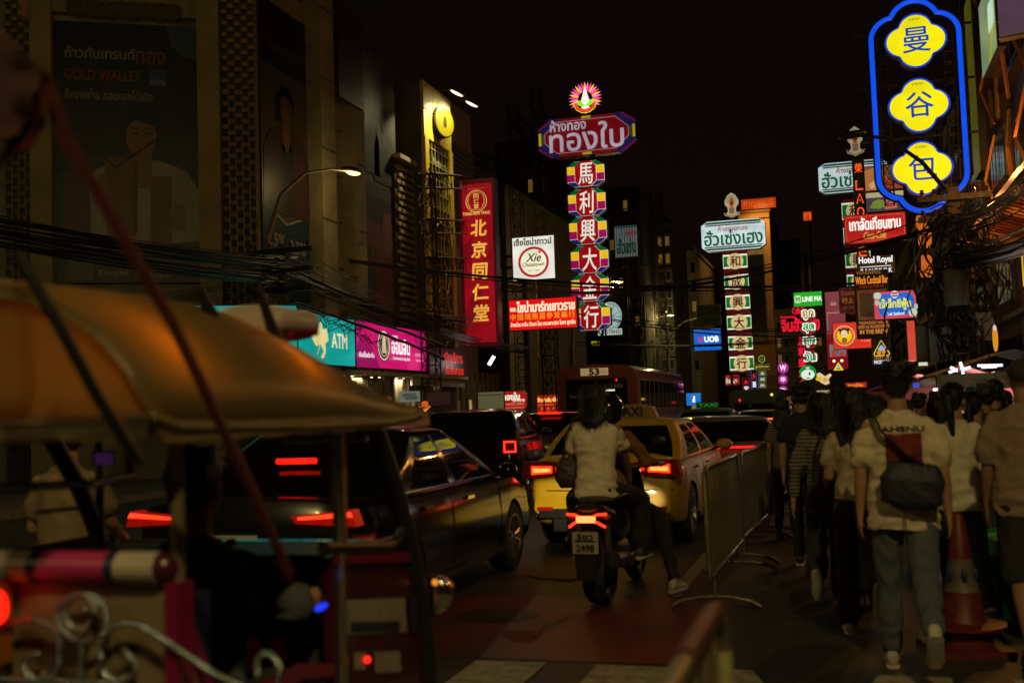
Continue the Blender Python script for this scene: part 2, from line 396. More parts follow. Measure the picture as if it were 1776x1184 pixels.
# ---- long red herbal shop banner
o = board('herbal_shop_banner', 'tall red lit banner with five gold characters and round crest on the steel trusses', 'sign', (799, 310, 861, 600), 42, 0, CASE, .5)
layers(o, [
    ('r', .0, .0, 1, 1, (58, 4, 10), 'face_panel'), ('r', .09, .02, .93, .97, (138, 8, 22), 'red_panel'),
    ('p', [(.1, .60), (.35, .66), (.4, .55), (.3, .48), (.12, .50)], (112, 6, 18), 'cloud_motif'), ('p', [(.1, .22), (.4, .35), (.62, .33), (.5, .2), (.2, .12)], (118, 6, 18), 'cloud_motif'),
    ('p', [(.6, .5), (.9, .58), (.9, .44), (.7, .4)], (120, 6, 18), 'cloud_motif'),
    ('ring', .5, .865, .30, .30 * o['w'] / o['h'], .93, (225, 165, 80), 'crest_ring'), ('ring', .5, .865, .25, .25 * o['w'] / o['h'], .95, (205, 150, 75), 'crest_ring'),
    ('t', '同', .43, .88, .57, .91, (225, 165, 80), {'bold': .0012, 'name': 'crest_character'}), ('t', '仁', .43, .85, .57, .877, (225, 165, 80), {'bold': .0012, 'name': 'crest_character'}), ('t', '堂', .43, .82, .57, .847, (225, 165, 80), {'bold': .0012, 'name': 'crest_character'}),
    ('l', [(.30, .9), (.27, .86), (.33, .83)], .003, (205, 150, 75), 'crest_dragon'), ('l', [(.70, .9), (.73, .86), (.67, .83)], .003, (205, 150, 75), 'crest_dragon'),
    ('t', 'TONG REN TANG', .12, .782, .88, .80, (232, 180, 90), {'bold': .0008}),
    ('r', .15, .938, .85, .94, (190, 90, 60), 'fine_print'),
    ('l', [(.12, .03), (.25, .03), (.25, .045), (.14, .045)], .003, (80, 4, 10), 'corner_fret'), ('l', [(.9, .03), (.77, .03), (.77, .045), (.88, .045)], .003, (80, 4, 10), 'corner_fret'),
])
for i, ch in enumerate('北京同仁堂'):
    v = [.655, .525, .395, .272, .148][i]
    layer(o, ('t', ch, .33, v - .0, .76, v + .095, (232, 170, 62), {'bold': .0042, 'name': 'character', 'shear': .08}), 12)
# ---- white round-logo board
o = board('restaurant_lightbox', 'square white light box with a red brush circle and black Thai heading', 'sign', (888, 409, 963, 486), 46, 0, mat('maroon_case', (.12, .02, .02), .5), .3, face=(232, 230, 214, .97))
layers(o, [('t', 'เซี้ยไชน่าทาวน์', .06, .80, .93, .955, (26, 22, 20), {'bold': .009}),
           ('ring', .5, .41, .355, .345, .84, (178, 24, 44), 'brush_circle'), ('o', .5, .41, .30, .29, (240, 234, 200), 'cream_disc'),
           ('t', 'Xie', .33, .42, .68, .60, (20, 16, 14), {'bold': .006, 'shear': .35}), ('t', 'Chinatown', .24, .31, .75, .40, (20, 16, 14), {'shear': .4, 'bold': .002}),
           ('t', 'EST 1989', .38, .2, .64, .235, (50, 40, 30), {}), ('r', .62, .6, .68, .65, (200, 60, 40), 'seal_stamp')], 3)
# ---- red shop board with three lines
o = board('medicine_shop_lightbox', 'wide glowing red light box with white Thai and orange Chinese lines', 'sign', (882, 517, 1001, 571), 44, 0, CASE, .35, face=(222, 14, 16))
layers(o, [('t', 'พจก.', .03, .62, .12, .74, (250, 235, 190), {'bold': .008}), ('t', 'ไชน่ามาร์ทเยาวราช', .13, .58, .97, .93, (252, 240, 205), {'bold': .02}),
           ('t', '中國城燕窩參茸藥行', .03, .33, .97, .54, (250, 150, 30), {'bold': .004, 'space': 1.2}),
           ('t', 'จำหน่าย ยาจีน รังนก โสม กระเพาะปลา โบชา สุราจีน', .03, .08, .97, .28, (250, 235, 190), {'bold': .006})], 3)
# ---- coffee sign behind the tiles
o = board('round_cafe_sign', 'pale round cafe sign with thin spokes half hidden behind the lowest tile', 'sign', (1038, 523, 1079, 573), 57, 0, CASE, .15, outline=[(.5 + .5 * math.cos(a), .5 + .5 * math.sin(a)) for a in [k * math.pi / 16 for k in range(32)]])
layers(o, [('o', .5, .5, .49, .49, (150, 178, 172), 'face_panel'), ('ring', .5, .5, .44, .44, .95, (60, 80, 76), 'thin_ring')] + [('l', [(.5, .5), (.5 + .42 * math.cos(a), .5 + .42 * math.sin(a))], .02, (60, 80, 76), 'spoke') for a in [k * math.pi / 4 + .3 for k in range(8)]], 2)
o = board('cafe_name_board', 'narrow pale board lettered LAOTENG under the round cafe sign', 'sign', (1037, 570, 1079, 581), 56.8, 0, CASE, .15, face=(178, 190, 180))
layer(o, ('t', 'LAOTENG', .06, .2, .94, .8, (20, 22, 20), {'bold': .03}), 3)
o = board('dark_green_sign', 'dim white and green sign behind the bar railings beyond the tiles', 'sign', (1066, 391, 1106, 446), 62, 0, CASE, .2, face=(88, 96, 96, .8))
layers(o, [('t', 'ห้างขาย', .5, .66, .95, .86, (110, 20, 24), {'bold': .01}), ('t', 'ฮั่วเซ่ง', .12, .12, .9, .6, (14, 48, 30), {'bold': .02}), ('r', 0, .92, 1, .97, (20, 60, 36), 'green_stripe')], 3)

# ---- the pair of green and white gold shop signs with character columns
def hua(box, d, label, lit=1.0):
    o = board('gold_shop_lightbox', label, 'sign', box, d, 0, CASEW, .6, outline=[(.1, 0), (.9, 0), (1, .14), (1, .86), (.9, 1), (.1, 1), (0, .86), (0, .14)])
    L = lambda r, g, b: (r, g, b, lit)
    layers(o, [('p', [(.1, .01), (.9, .01), (.995, .14), (.995, .86), (.9, .99), (.1, .99), (.005, .86), (.005, .14)], L(196, 216, 216), 'face_panel'),
               ('p', [(.08, .87), (.92, .87), (.94, .83), (.06, .83)][::-1], L(60, 20, 24), 'maroon_line'), ('p', [(.09, .96), (.91, .96), (.95, .89), (.05, .89)][::-1], L(20, 74, 44), 'green_stripe'),
               ('p', [(.09, .04), (.05, .10), (.95, .10), (.91, .04)][::-1], L(20, 74, 44), 'green_stripe'), ('p', [(.06, .12), (.04, .155), (.96, .155), (.94, .12)][::-1], L(60, 20, 24), 'maroon_line'),
               ('t', 'ห้างขายทอง', .27, .64, .73, .82, L(150, 22, 30), {'bold': .006}), ('t', 'ฮั่วเซ่งเฮง', .05, .19, .95, .69, L(4, 84, 44), {'bold': .018})], 2)
    return o
hua((1216, 381, 1328, 434), 72, 'long white light box with green Thai lettering over the round character column')
hua((1419, 279, 1540, 333), 58, 'white and green Thai light box partly hidden by the blue neon frame', .8)
def column(x, y0, y1, n, d, w, label, chars, pos=True, grp=None):
    for i in range(n):
        t0 = y0 + (y1 - y0) * i / n; t1 = y0 + (y1 - y0) * (i + 1) / n; xs = x + (t0 - y0) * .066
        o = board('sign_tile', label % (chars[i], ['topmost', 'second from the top', 'third from the top', 'fourth from the top', 'fifth from the top', 'lowest'][i]), 'sign tile', (xs - w / 2, t0, xs + w / 2, t1), d, 0, CASE, .35, grp)
        layers(o, [('r', 0, 0, 1, 1, (70, 8, 10), 'face_panel'), ('r', .0, .12, 1, .80, (236, 240, 214), 'white_panel'), ('r', .02, .2, .32, .72, (0, 104, 30), 'green_panel'), ('r', .68, .2, .98, .72, (0, 104, 30), 'green_panel'),
                   ('o', .5, .46, .34, .34 * o['w'] / o['h'], (206, 182, 126), 'cream_disc'), ('t', chars[i], .29, .2, .71, .72, (70, 10, 8), {'bold': .018, 'name': 'character'})], 2)
column(1275, 434, 646, 6, 72, 42, 'red and green tile with character %s in a cream disc, %s', '和成興大金行', grp='tiles under the long white gold shop sign')
pm = P(1280, 640, 73); mast = thing('sign_mast', 'steel lattice mast behind the column of round cream characters', 'mast', (pm.x, pm.y, 0))
truss((0, 0, 0), (0, 0, P(1270, 430, 73).z), .9, .05).build('steel_lattice', STEEL, mast)
for i, (t0, t1) in enumerate([(345, 385), (388, 428), (431, 468), (470, 506), (508, 545)]):
    ch = '和成興大金'[i]; o = board('sign_tile', 'red and green tile half hidden %s' % ['just under the far white light box', 'beside the neon bar sign', 'level with the hotel sign', 'beside the witch bar banner', 'just above the girl face sign'][i],
                                'sign tile', (1460 + i * 3, t0, 1504 + i * 3, t1), 58, 0, CASE, .35, 'tiles under the far gold shop sign')
    layers(o, [('r', 0, 0, 1, 1, (64, 8, 10), 'face_panel'), ('r', .0, .12, 1, .85, (214, 218, 196), 'white_panel'), ('r', .02, .2, .32, .77, (0, 88, 28), 'green_panel'), ('r', .68, .2, .98, .77, (0, 88, 28), 'green_panel'),
               ('o', .5, .48, .34, .34 * o['w'] / o['h'], (176, 156, 112), 'cream_disc'), ('t', ch, .29, .22, .71, .74, (60, 10, 8), {'bold': .018, 'name': 'character'})], 2)
def crest(box, d, label, lit=1.0):
    o = board('gold_shop_crest', label, 'emblem', box, d, 0, CASE, .15, outline=[(.3, .05), (.7, .05), (.8, .5), (.5, .9), (.2, .5)])
    c = lambda r, g, b: (r, g, b, lit)
    layers(o, [('p', [(.5, 1.), (.7, .9), (.86, .68), (.84, .52), (.72, .42), (.7, .26), (.9, .12), (.5, .0), (.1, .12), (.3, .26), (.28, .42), (.16, .52), (.14, .68), (.3, .9)][::-1], c(172, 156, 120), 'face_panel'),
               ('p', [(.5, .86), (.62, .6), (.58, .42), (.42, .42), (.38, .6)][::-1], c(176, 78, 26), 'flame')] +
           [('l', [(.5, .5), (.5 + .32 * math.cos(a), .55 + .36 * math.sin(a))], .012, c(70, 46, 24), 'ray_line') for a in [R(20 + 14 * k) for k in range(11)]] +
           [('p', [(.36, .4), (.64, .4), (.62, .16), (.38, .16)][::-1], c(120, 96, 70), 'lion'), ('l', [(.08, .2), (.3, .08), (.5, .04), (.7, .08), (.92, .2)], .05, c(120, 110, 84), 'scroll')], 2)
crest((1252, 334, 1286, 378), 72, 'flame shaped cream crest over the long white gold shop sign', .95)
crest((1464, 219, 1502, 271), 58, 'dim flame shaped crest above the white sign beside the blue frame', .7)

# ---- blue bun restaurant sign: neon outline and three yellow blossoms
def quatre(cx, cz, rx, rz, n=12):
    pts = []
    for i, a0 in enumerate((0, 90, 180, 270)):
        ox, oz = [(1, 0), (0, 1), (-1, 0), (0, -1)][i]
        for j in range(n + 1):
            a = R(a0 - 76 + 152 * j / n)
            pts.append((cx + rx * (ox * .45 + .55 * math.cos(a)), cz + rz * (oz * .45 + .55 * math.sin(a))))
    return pts
o = board('bun_shop_neon_frame', 'tall blue neon outline with lobed ends around three yellow blossom boards', 'neon sign', (1513, 0, 1675, 366), 30, 0, CASE, .1, outline=[(.45, .93), (.55, .93), (.55, .94), (.45, .94)], casename='mounting_plate')
W, H = o['w'], o['h']; BL = (10, 82, 235, 1.15)
def lobed(W, H, e):
    pts = []; r1 = W * .33; r2 = W * .33
    # go round: right side up, top lobes, left side down, bottom lobes
    zt = H - r1 * .55 - e
    def arc(cx, cz, rx, rz, a, b, n=14): return [(cx + rx * math.cos(R(a + (b - a) * i / n)), cz + rz * math.sin(R(a + (b - a) * i / n))) for i in range(n + 1)]
    x = W / 2 - e
    pts += arc(x - .27 * W, H - .41 * W, .27 * W, .25 * W, 0, 72)
    pts += arc(0, H - .27 * W, .27 * W, .27 * W, 22, 158)
    pts += arc(-x + .27 * W, H - .41 * W, .27 * W, .25 * W, 108, 180)
    pts += arc(-x + .27 * W, .41 * W, .27 * W, .25 * W, 180, 252)
    pts += arc(0, .27 * W, .27 * W, .27 * W, 202, 338)
    pts += arc(x - .27 * W, .41 * W, .27 * W, .25 * W, 288, 360)
    return pts
pts = lobed(W, H, .06)
MB().tube([(x, .06, z) for x, z in pts], .075, 8, closed=True, sq=1).build('neon_tube', em(10, 78, 236, 1.0, .1), o)
MB().tube([(x, .13, z) for x, z in pts], .115, 8, closed=True).build('tube_channel', CASE, o)
mb = MB()
for u in (-.36, .36): truss((u * W, .35, .3), (u * W, .35, H - .6), .25, .02, mb=mb)
for v in (.12, .36, .62, .88): mb.box((0, .35, H * v), (W * 1.3, .06, .06))
mb.build('steel_lattice', STEEL, o)
for i, (ch, cx, cy, zc) in enumerate([('曼', 1588.5, 71, 'topmost'), ('谷', 1594, 183, 'middle'), ('包', 1599.5, 292, 'lowest')]):
    b = board('blossom_lightbox', 'yellow four-lobed light box with blue %s, %s of the three inside the blue neon outline' % (ch, zc), 'sign', (cx - 55, cy - 48, cx + 55, cy + 48), 29.9, 0, CASE, .3, 'three yellow blossom boards',
              outline=[(.5 + x, .5 + z) for x, z in quatre(0, 0, .5, .5)])
    layers(b, [('p', [(.5 + x, .5 + z) for x, z in quatre(0, 0, .5, .5)], (22, 66, 190), 'blue_rim'), ('p', [(.5 + x, .5 + z) for x, z in quatre(0, 0, .465, .463)], (238, 226, 14, 1.05), 'face_panel'),
               ('t', ch, .29, .29, .73, .74, (14, 64, 168), {'bold': .006, 'name': 'character'}), ('t', 'มารายา', .41, .865, .59, .905, (90, 80, 20), {'bold': .001})], 2)

# ---- right hand cluster
o = board('chestnut_shop_lightbox', 'red light box with white Thai lettering over gold script lettering', 'sign', (1464, 370, 1572, 421), 34, 0, CASE, .4, face=(176, 8, 24))
layers(o, [('l', [(.06, .92), (.94, .92), (.97, .85), (.97, .15), (.94, .08), (.06, .08), (.03, .15), (.03, .85), (.06, .92)], .012, (190, 120, 50), 'border_line'),
           ('t', 'เกาลัดเทียนซาน', .09, .46, .91, .88, (250, 246, 235), {'bold': .022, 'shear': .0}), ('t', 'Coca-Cola', .31, .14, .67, .38, (206, 150, 60), {'bold': .012, 'shear': .35})], 3)
o = board('food_photo_board', 'large dim billboard of close-up food photographs behind the blue neon frame', 'billboard', (1500, 286, 1566, 366), 37, 0, CASE, .3, face=(120, 78, 48, .8))
layers(o, [('p', [(.0, .42), (.0, .9), (.4, .98), (.62, .8), (.6, .45)], (168, 104, 60), 'fried_food_print'), ('p', [(.35, .45), (.45, .75), (.7, .7), (.9, .98), (1, .9), (1, .4)], (150, 56, 32), 'sausage_print'), ('p', [(.1, .6), (.3, .7), (.36, .52), (.15, .5)], (190, 150, 100), 'noodle_print'),
           ('r', 0, .30, 1, .42, (168, 160, 120), 'cream_band'), ('r', 0, 0, 1, .30, (70, 58, 62), 'grey_print'), ('p', [(.1, .08), (.2, .22), (.35, .26), (.52, .2), (.55, .1), (.35, .05)], (110, 130, 52), 'herb_print'), ('p', [(.5, .03), (.5, .27), (.8, .2), (.82, .04)], (180, 92, 80), 'meat_print')], 3)
o = board('neon_bar_sign', 'black vertical sign with orange neon letters LAO in front of the food billboard', 'neon sign', (1482, 278, 1503, 450), 35.6, 0, CASE, .3)
NE = (255, 92, 40, 1.15)
for i, (ch, v) in enumerate([('榮', .875), ('L', .70), ('A', .565), ('O', .43), ('E', .03)]):
    layer(o, ('t', ch, .2, v - .0, .8, v + .095, NE, {'bold': .002 if i else .0008, 'name': 'neon_letter'}), 3)
    if i: layer(o, ('t', ch, .29, v + .012, .71, v + .083, (90, 14, 6), {'bold': .001, 'name': 'neon_letter_core'}), 6)
o = board('hotel_sign', 'white lit hotel lettering on black above the warning banner', 'sign', (1486, 444, 1552, 474), 32, 0, CASE, .2)
layers(o, [('t', 'Hotel Royal', .06, .5, .94, .98, (235, 240, 245, 1.1), {'bold': .02}), ('r', .08, .38, .9, .42, (230, 235, 240), 'white_bar'), ('t', 'BANGKOK', .1, .02, .92, .28, (230, 235, 240), {'bold': .016, 'space': 1.3})], 2)
o = board('witch_bar_banner', 'black banner lettered WARNING and Cocktail Bar in orange with a framed brown square', 'banner', (1483, 468, 1543, 587), 31, 0, mat('banner_black', (.012, .01, .009), .8), .06)
layers(o, [('t', 'WARNING', .08, .94, .78, .99, (122, 84, 44), {'bold': .002}), ('t', 'Witch Cocktail Bar', .05, .80, .98, .91, (226, 130, 36), {'bold': .004}), ('t', 'SCAN TO FIND US', .15, .74, .85, .775, (120, 24, 20), {'bold': .002}),
           ('r', .07, .27, .93, .71, (84, 46, 18), 'brown_square'), ('r', .14, .32, .86, .66, (40, 22, 10), 'dark_square'),
           ('t', 'TRESPASSERS WILL BE', .08, .21, .92, .25, (180, 110, 50), {'bold': .002}), ('t', 'USED AS INGREDIENTS', .05, .15, .95, .195, (190, 116, 50), {'bold': .002}), ('t', 'IN THE BREW', .1, .07, .9, .13, (200, 124, 56), {'bold': .004})], 2)
o = board('seafood_lightbox', 'blue and pink light box with yellow Thai lettering overlapping the black banner', 'sign', (1515, 504, 1590, 553), 28, 0, CASE, .3, face=(206, 66, 84))
layers(o, [('p', [(.1, .3), (.18, .9), (.85, .92), (.95, .7), (.9, .15), (.2, .1)], (16, 96, 196), 'blue_panel'), ('o', .1, .85, .09, .12, (176, 200, 176), 'shell_motif'), ('o', .08, .6, .05, .1, (150, 190, 190), 'shell_motif'), ('o', .9, .2, .1, .14, (196, 206, 176), 'shell_motif'), ('o', .98, .4, .04, .1, (170, 200, 180), 'shell_motif'),
           ('o', .5, .86, .085, .13, (230, 232, 235), 'logo_disc'), ('r', .43, .87, .57, .94, (196, 40, 40), 'logo_top'), ('r', .43, .78, .57, .84, (20, 70, 170), 'logo_bottom'), ('t', 'เจ๊เล็กซีฟู้ด', .14, .3, .86, .72, (226, 226, 60), {'bold': .016}), ('t', 'Lek Seafood', .32, .13, .7, .24, (225, 230, 235), {'bold': .006})], 3)
o = board('girl_face_lightbox', 'orange red light box with a yellow disc showing a plain bun-haired head', 'sign', (1444, 558, 1512, 605), 36, 0, CASE, .3, face=(212, 52, 28))
W, H = o['w'], o['h']; g = W / H
layers(o, [('ring', .3, .5, .27, .27 * g, .95, (240, 226, 190), 'white_ring'), ('o', .3, .5, .25, .25 * g, (214, 104, 30), 'orange_disc'), ('o', .3, .5, .19, .19 * g, (240, 196, 20), 'yellow_disc'), ('o', .19, .72, .035, .05, (40, 16, 12), 'hair_bun'), ('o', .41, .72, .035, .05, (40, 16, 12), 'hair_bun'), ('o', .3, .63, .12, .15, (40, 16, 12), 'hair_shape'), ('o', .3, .58, .09, .13, (232, 204, 160), 'face_disc'), ('o', .3, .33, .07, .1, (140, 90, 40), 'body_shape'),
           ('r', .66, 0.02, .98, .42, (222, 44, 30), 'lower_panel'), ('t', 'ア一フィか人', .72, .24, .95, .32, (240, 220, 200), {})], 3)
o = board('draft_beer_neon', 'yellow neon triangle around two blue and orange shapes lettered DRAFT BEER', 'neon sign', (1512, 588, 1546, 631), 26, 0, CASE, .12)
layers(o, [('l', [(.1, .42), (.5, .95), (.9, .42), (.86, .34), (.14, .34), (.1, .42)], .035, (240, 220, 60, 1.15), 'neon_triangle'), ('p', [(.3, .6), (.5, .78), (.7, .6), (.6, .52), (.4, .52)][::-1], (150, 170, 220), 'foam_shape'), ('o', .37, .46, .12, .09, (222, 130, 34), 'beer_shape'), ('o', .64, .46, .12, .09, (222, 130, 34), 'beer_shape'),
           ('t', 'DRAFT BEER', .12, .2, .9, .29, (196, 110, 34), {'bold': .004}), ('t', 'MODERN', .1, .01, .92, .15, (200, 214, 240), {'bold': .012})], 2)
o = board('pink_poster_board', 'tall pink and red lit poster board with two small grey photographs', 'billboard', (1433, 505, 1468, 640), 40, 0, CASE, .25, face=(122, 52, 60))
layers(o, [('r', .0, .0, 1, .45, (116, 6, 22), 'red_panel'), ('r', .08, .72, .9, .73, (170, 130, 124), 'thin_line'), ('r', .08, .5, .1, .73, (170, 130, 124), 'thin_line'), ('t', 'ขอ', .3, .82, .55, .86, (200, 180, 170), {}), ('r', .12, .16, .5, .32, (110, 112, 116), 'small_photo'), ('r', .54, .16, .92, .32, (100, 112, 124), 'small_photo'), ('r', .2, .16, .45, .24, (160, 60, 50), 'small_photo_print'), ('r', .6, .16, .85, .22, (160, 60, 50), 'small_photo_print')], 3)
o = board('dark_maroon_board', 'dim maroon hanging board with gold lettering beside the witch bar banner', 'sign', (1455, 498, 1484, 542), 35, 0, CASE, .2, face=(52, 8, 12))
layers(o, [('t', 'ร้านบน', .15, .68, .95, .88, (120, 60, 44), {'bold': .006}), ('t', '行上', .2, .36, .85, .58, (150, 84, 24), {'bold': .01}), ('t', 'LAN AND', .2, .14, .9, .26, (96, 60, 46), {})], 3)
# food delivery sign and the four-word column with mascots
o = board('delivery_lightbox', 'bright green light box with white LINE MAN lettering', 'sign', (1376, 506, 1426, 531), 44, 0, CASE, .25, face=(20, 168, 30))
layers(o, [('p', [(.07, .25), (.24, .25), (.27, .35), (.27, .68), (.24, .78), (.07, .78), (.04, .68), (.04, .35)], (196, 226, 180), 'logo_square'), ('t', 'M', .09, .36, .22, .66, (20, 150, 30), {'bold': .02}), ('t', 'LINE MA', .32, .34, .98, .66, (240, 250, 235, 1.05), {'bold': .03})], 3)
o = board('red_neon_shop_sign', 'red neon Thai sign half hidden behind the oval word boards', 'neon sign', (1353, 545, 1421, 577), 50, 0, CASE, .15)
layers(o, [('t', 'ห้างขายทอง', .02, .82, .38, .97, (206, 20, 40), {'bold': .02}), ('t', 'จินฮั้ว', .03, .1, .6, .85, (236, 20, 52, 1.1), {'bold': .04}), ('t', 'เฮง', .72, .1, 1, .7, (236, 20, 52, 1.1), {'bold': .04})], 2)
o = board('round_red_neon', 'small round red neon sign tucked under the green delivery sign', 'neon sign', (1373, 530, 1395, 547), 51, 0, CASE, .1, outline=[(.5 + .5 * math.cos(a), .5 + .5 * math.sin(a)) for a in [k * math.pi / 8 for k in range(16)]])
layers(o, [('ring', .5, .5, .48, .48, .8, (226, 20, 50, 1.1), 'neon_ring'), ('t', '金', .25, .2, .75, .8, (226, 20, 50, 1.1), {'bold': .04})], 2)
for i, (wd, y, cl) in enumerate([('ถูก', 547, (176, 136, 40)), ('สุด', 570, (0, 150, 50)), ('ทุก', 594, (0, 150, 50)), ('วัน', 619, (0, 140, 60))]):
    o = board('oval_word_board', 'red oval board with the outlined word %s, %s of the four' % (wd, ['topmost', 'second from the top', 'third from the top', 'lowest'][i]), 'sign', (1387 + i * 1.2, y - 13, 1416 + i * 1.2, y + 12), 45, 0, CASE, .2, 'four oval word boards',
              outline=[(.5 + .5 * math.cos(a), .5 + .46 * math.sin(a)) for a in [k * math.pi / 12 for k in range(24)]])
    layers(o, [('o', .5, .5, .5, .46, (120, 30, 20), 'face_panel'), ('t', wd, .14, .2, .86, .86, (240, 250, 240, 1.05), {'bold': .10}), ('t', wd, .18, .24, .82, .82, cl, {'bold': .035, 'name': 'word'})], 2)
for i, ch in enumerate('永和盛大金行'):
    y = 592 + i * 18
    o = board('red_neon_character', 'small red neon character %s, %s in the column beside the oval boards' % (ch, ['topmost', 'second from the top', 'third from the top', 'fourth from the top', 'fifth from the top', 'lowest'][i]), 'neon sign', (1383 + i * .8, y - 8, 1396 + i * .8, y + 8), 50, 0, CASE, .1, 'red neon characters')
    layer(o, ('t', ch, .04, .04, .96, .96, (236, 18, 56, 1.1), {'bold': .05, 'name': 'character'}), 2)
o = board('round_green_figure_board', 'round green and white cut-out board on a dark body below the oval words', 'sign', (1387, 633, 1416, 681), 44.5, 0, CASE, .15, outline=[(.3, .0), (.8, .0), (.9, .45), (.1, .45)])
layers(o, [('o', .5, .73, .5, .28, (0, 138, 50), 'green_cap'), ('o', .5, .66, .4, .18, (220, 232, 220), 'pale_disc'), ('r', .4, .86, .62, .93, (200, 220, 200), 'cap_patch'), ('r', .56, .64, .66, .74, (16, 20, 16), 'dark_mark'), ('r', .42, .52, .6, .56, (180, 50, 40), 'red_mark')], 2)
o = board('bread_shape_board', 'cream and yellow cut-out food shapes glowing beside the green round board', 'sign', (1414, 645, 1443, 670), 44, 0, CASE, .15, outline=[(.2, .2), (.8, .2), (.9, .7), (.1, .7)])
layers(o, [('p', [(.1, .55), (.3, .3), (.6, .1), (.85, .2), (.8, .5), (1, .75), (.9, .9), (.6, .7), (.3, .98), (.1, .9)], (222, 200, 140), 'cream_shape'), ('o', .22, .55, .2, .16, (232, 176, 40), 'yellow_shape'), ('o', .6, .45, .16, .16, (206, 160, 100), 'tan_shape')], 2)
for i, (ch, y) in enumerate([('W', 638), ('华', 658), ('歌', 677)]):
    r_ = 10 if i == 0 else 8.5
    o = board('round_magenta_lightbox', 'round magenta light box with white %s, %s of three' % (['crown logo', 'character 华', 'character 歌'][i], ['topmost', 'middle', 'lowest'][i]), 'sign', (1358 - r_, y - r_, 1358 + r_, y + r_), 60, 0, CASE, .15, 'three round magenta light boxes', outline=[(.5 + .5 * math.cos(a), .5 + .5 * math.sin(a)) for a in [k * math.pi / 10 for k in range(20)]])
    layers(o, [('o', .5, .5, .49, .49, (168, 34, 140), 'face_panel'), ('t', ch, .24, .26, .76, .76, (245, 235, 245), {'bold': .03})], 2)
o = board('blue_bank_sign', 'blue bank light box lettered UOB beside the round character column', 'sign', (1203, 570, 1251, 608), 66, 0, CASE, .3, face=(12, 96, 200))
layers(o, [('r', .16, .42, .19, .62, (200, 30, 60), 'red_bar'), ('r', .21, .42, .24, .62, (200, 30, 60), 'red_bar'), ('r', .26, .42, .29, .62, (200, 30, 60), 'red_bar'), ('r', .31, .42, .34, .62, (200, 30, 60), 'red_bar'), ('t', 'UOB', .4, .4, .9, .64, (240, 245, 250, 1.1), {'bold': .03})], 3)
o = board('gold_wall_sign', 'unlit grey wall sign with dark GOLD lettering above the blue bank sign', 'sign', (1208, 528, 1250, 564), 70, 0, CASE, .2, face=mat('dim_sign_face', (.05, .05, .045), .8))
layer(o, ('t', 'GOLD', .08, .5, .92, .85, mat('dim_letter', (.012, .012, .012), .7), {'bold': .03}), 3); layer(o, ('t', 'SHOP', .3, .12, .9, .34, mat('dim_letter', (.012, .012, .012), .7), {'bold': .02}), 3)
o = board('small_blue_bank_sign', 'small blue sign with a white and red mark beside the bus', 'sign', (1190, 681, 1216, 703), 55, 0, CASE, .2, face=(24, 112, 196))
layers(o, [('r', .42, .25, .6, .75, (235, 240, 245, 1.1), 'white_mark'), ('r', .42, .5, .48, .75, (200, 60, 70), 'red_mark')], 3)
o = board('vertical_paper_sign', 'tall cream shop sign with dark marks under the small blue sign', 'sign', (1200, 703, 1215, 735), 52, 0, CASE, .15, face=(128, 108, 76))
layers(o, [('t', 'ขาย', .2, .78, .8, .9, (60, 30, 20), {}), ('t', 'ทอง', .2, .52, .8, .66, (60, 30, 20), {}), ('t', 'เยาวราช', .1, .3, .9, .42, (60, 30, 20), {}), ('t', 'BKK', .2, .1, .8, .22, (60, 30, 20), {})], 3)
# small vertical stack beneath the far column
for (bx, lb, cols, txt) in [((1288, 654, 1301, 689), 'narrow red framed neon sign of stacked marks below the far character column', (210, 50, 30), ('永', '安', '堂')), ((1303, 640, 1313, 689), 'narrow blue framed neon sign next to the red framed one', (40, 90, 220), ('大', '酒', '店'))]:
    o = board('framed_neon_sign', lb, 'neon sign', bx, 62, 0, CASE, .15)
    layer(o, ('l', [(.06, .02), (.06, .98), (.94, .98), (.94, .02)], .012, cols, 'neon_outline'), 2)
    for k, t in enumerate(txt): layer(o, ('t', t, .22, .66 - .3 * k, .78, .86 - .3 * k, [(220, 30, 40), (235, 235, 235), (226, 160, 30)][k], {'bold': .012}), 3)
o = board('leaf_shop_sign', 'yellow outlined round leaf logo above a framed dark name panel', 'sign', (1307, 616, 1336, 641), 60, 0, CASE, .12, outline=[(0, 0), (1, 0), (1, .4), (.75, .45), (.7, 1), (.3, 1), (.25, .45), (0, .4)])
layers(o, [('ring', .5, .74, .2, .25, .86, (200, 196, 90), 'neon_ring'), ('p', [(.38, .62), (.62, .62), (.58, .78), (.5, .9), (.42, .78)], (40, 110, 34), 'leaf_logo'), ('l', [(.03, .03), (.97, .03), (.97, .38), (.03, .38), (.03, .03)], .03, (130, 126, 60), 'neon_outline'), ('t', 'ลูกไก่ทอง', .1, .1, .9, .32, (196, 180, 50), {'bold': .01})], 2)
for k in range(4):
    o = board('small_framed_sign', 'little yellow framed light box, %s of four under the leaf logo sign' % ['topmost', 'second from the top', 'third from the top', 'lowest'][k], 'sign', (1316, 643 + 10.5 * k, 1329, 651 + 10.5 * k), 60, 0, CASE, .1, 'four small framed boxes')
    layers(o, [('l', [(.03, .05), (.97, .05), (.97, .95), (.03, .95), (.03, .05)], .1, (150, 150, 90), 'neon_outline'), ('t', '金銀飾品'[k], .2, .2, .8, .8, (190, 200, 190), {'bold': .03})], 2)
o = board('red_round_corner_sign', 'red and cream rounded shop sign half cut by the far character column', 'sign', (1258, 650, 1283, 668), 74, 0, CASE, .15, face=(150, 30, 30))
layers(o, [('t', 'ห้างทอง', .05, .2, .8, .7, (220, 200, 170), {'bold': .03})], 3)
o = board('cream_shop_sign', 'cream light box with brown Thai lettering just above the crowd heads', 'sign', (1416, 676, 1454, 690), 40, 0, CASE, .2, face=(150, 146, 104))
layer(o, ('t', 'ขายขั้นอ้อน', .25, .2, .92, .84, (110, 24, 20), {'bold': .02}), 3)
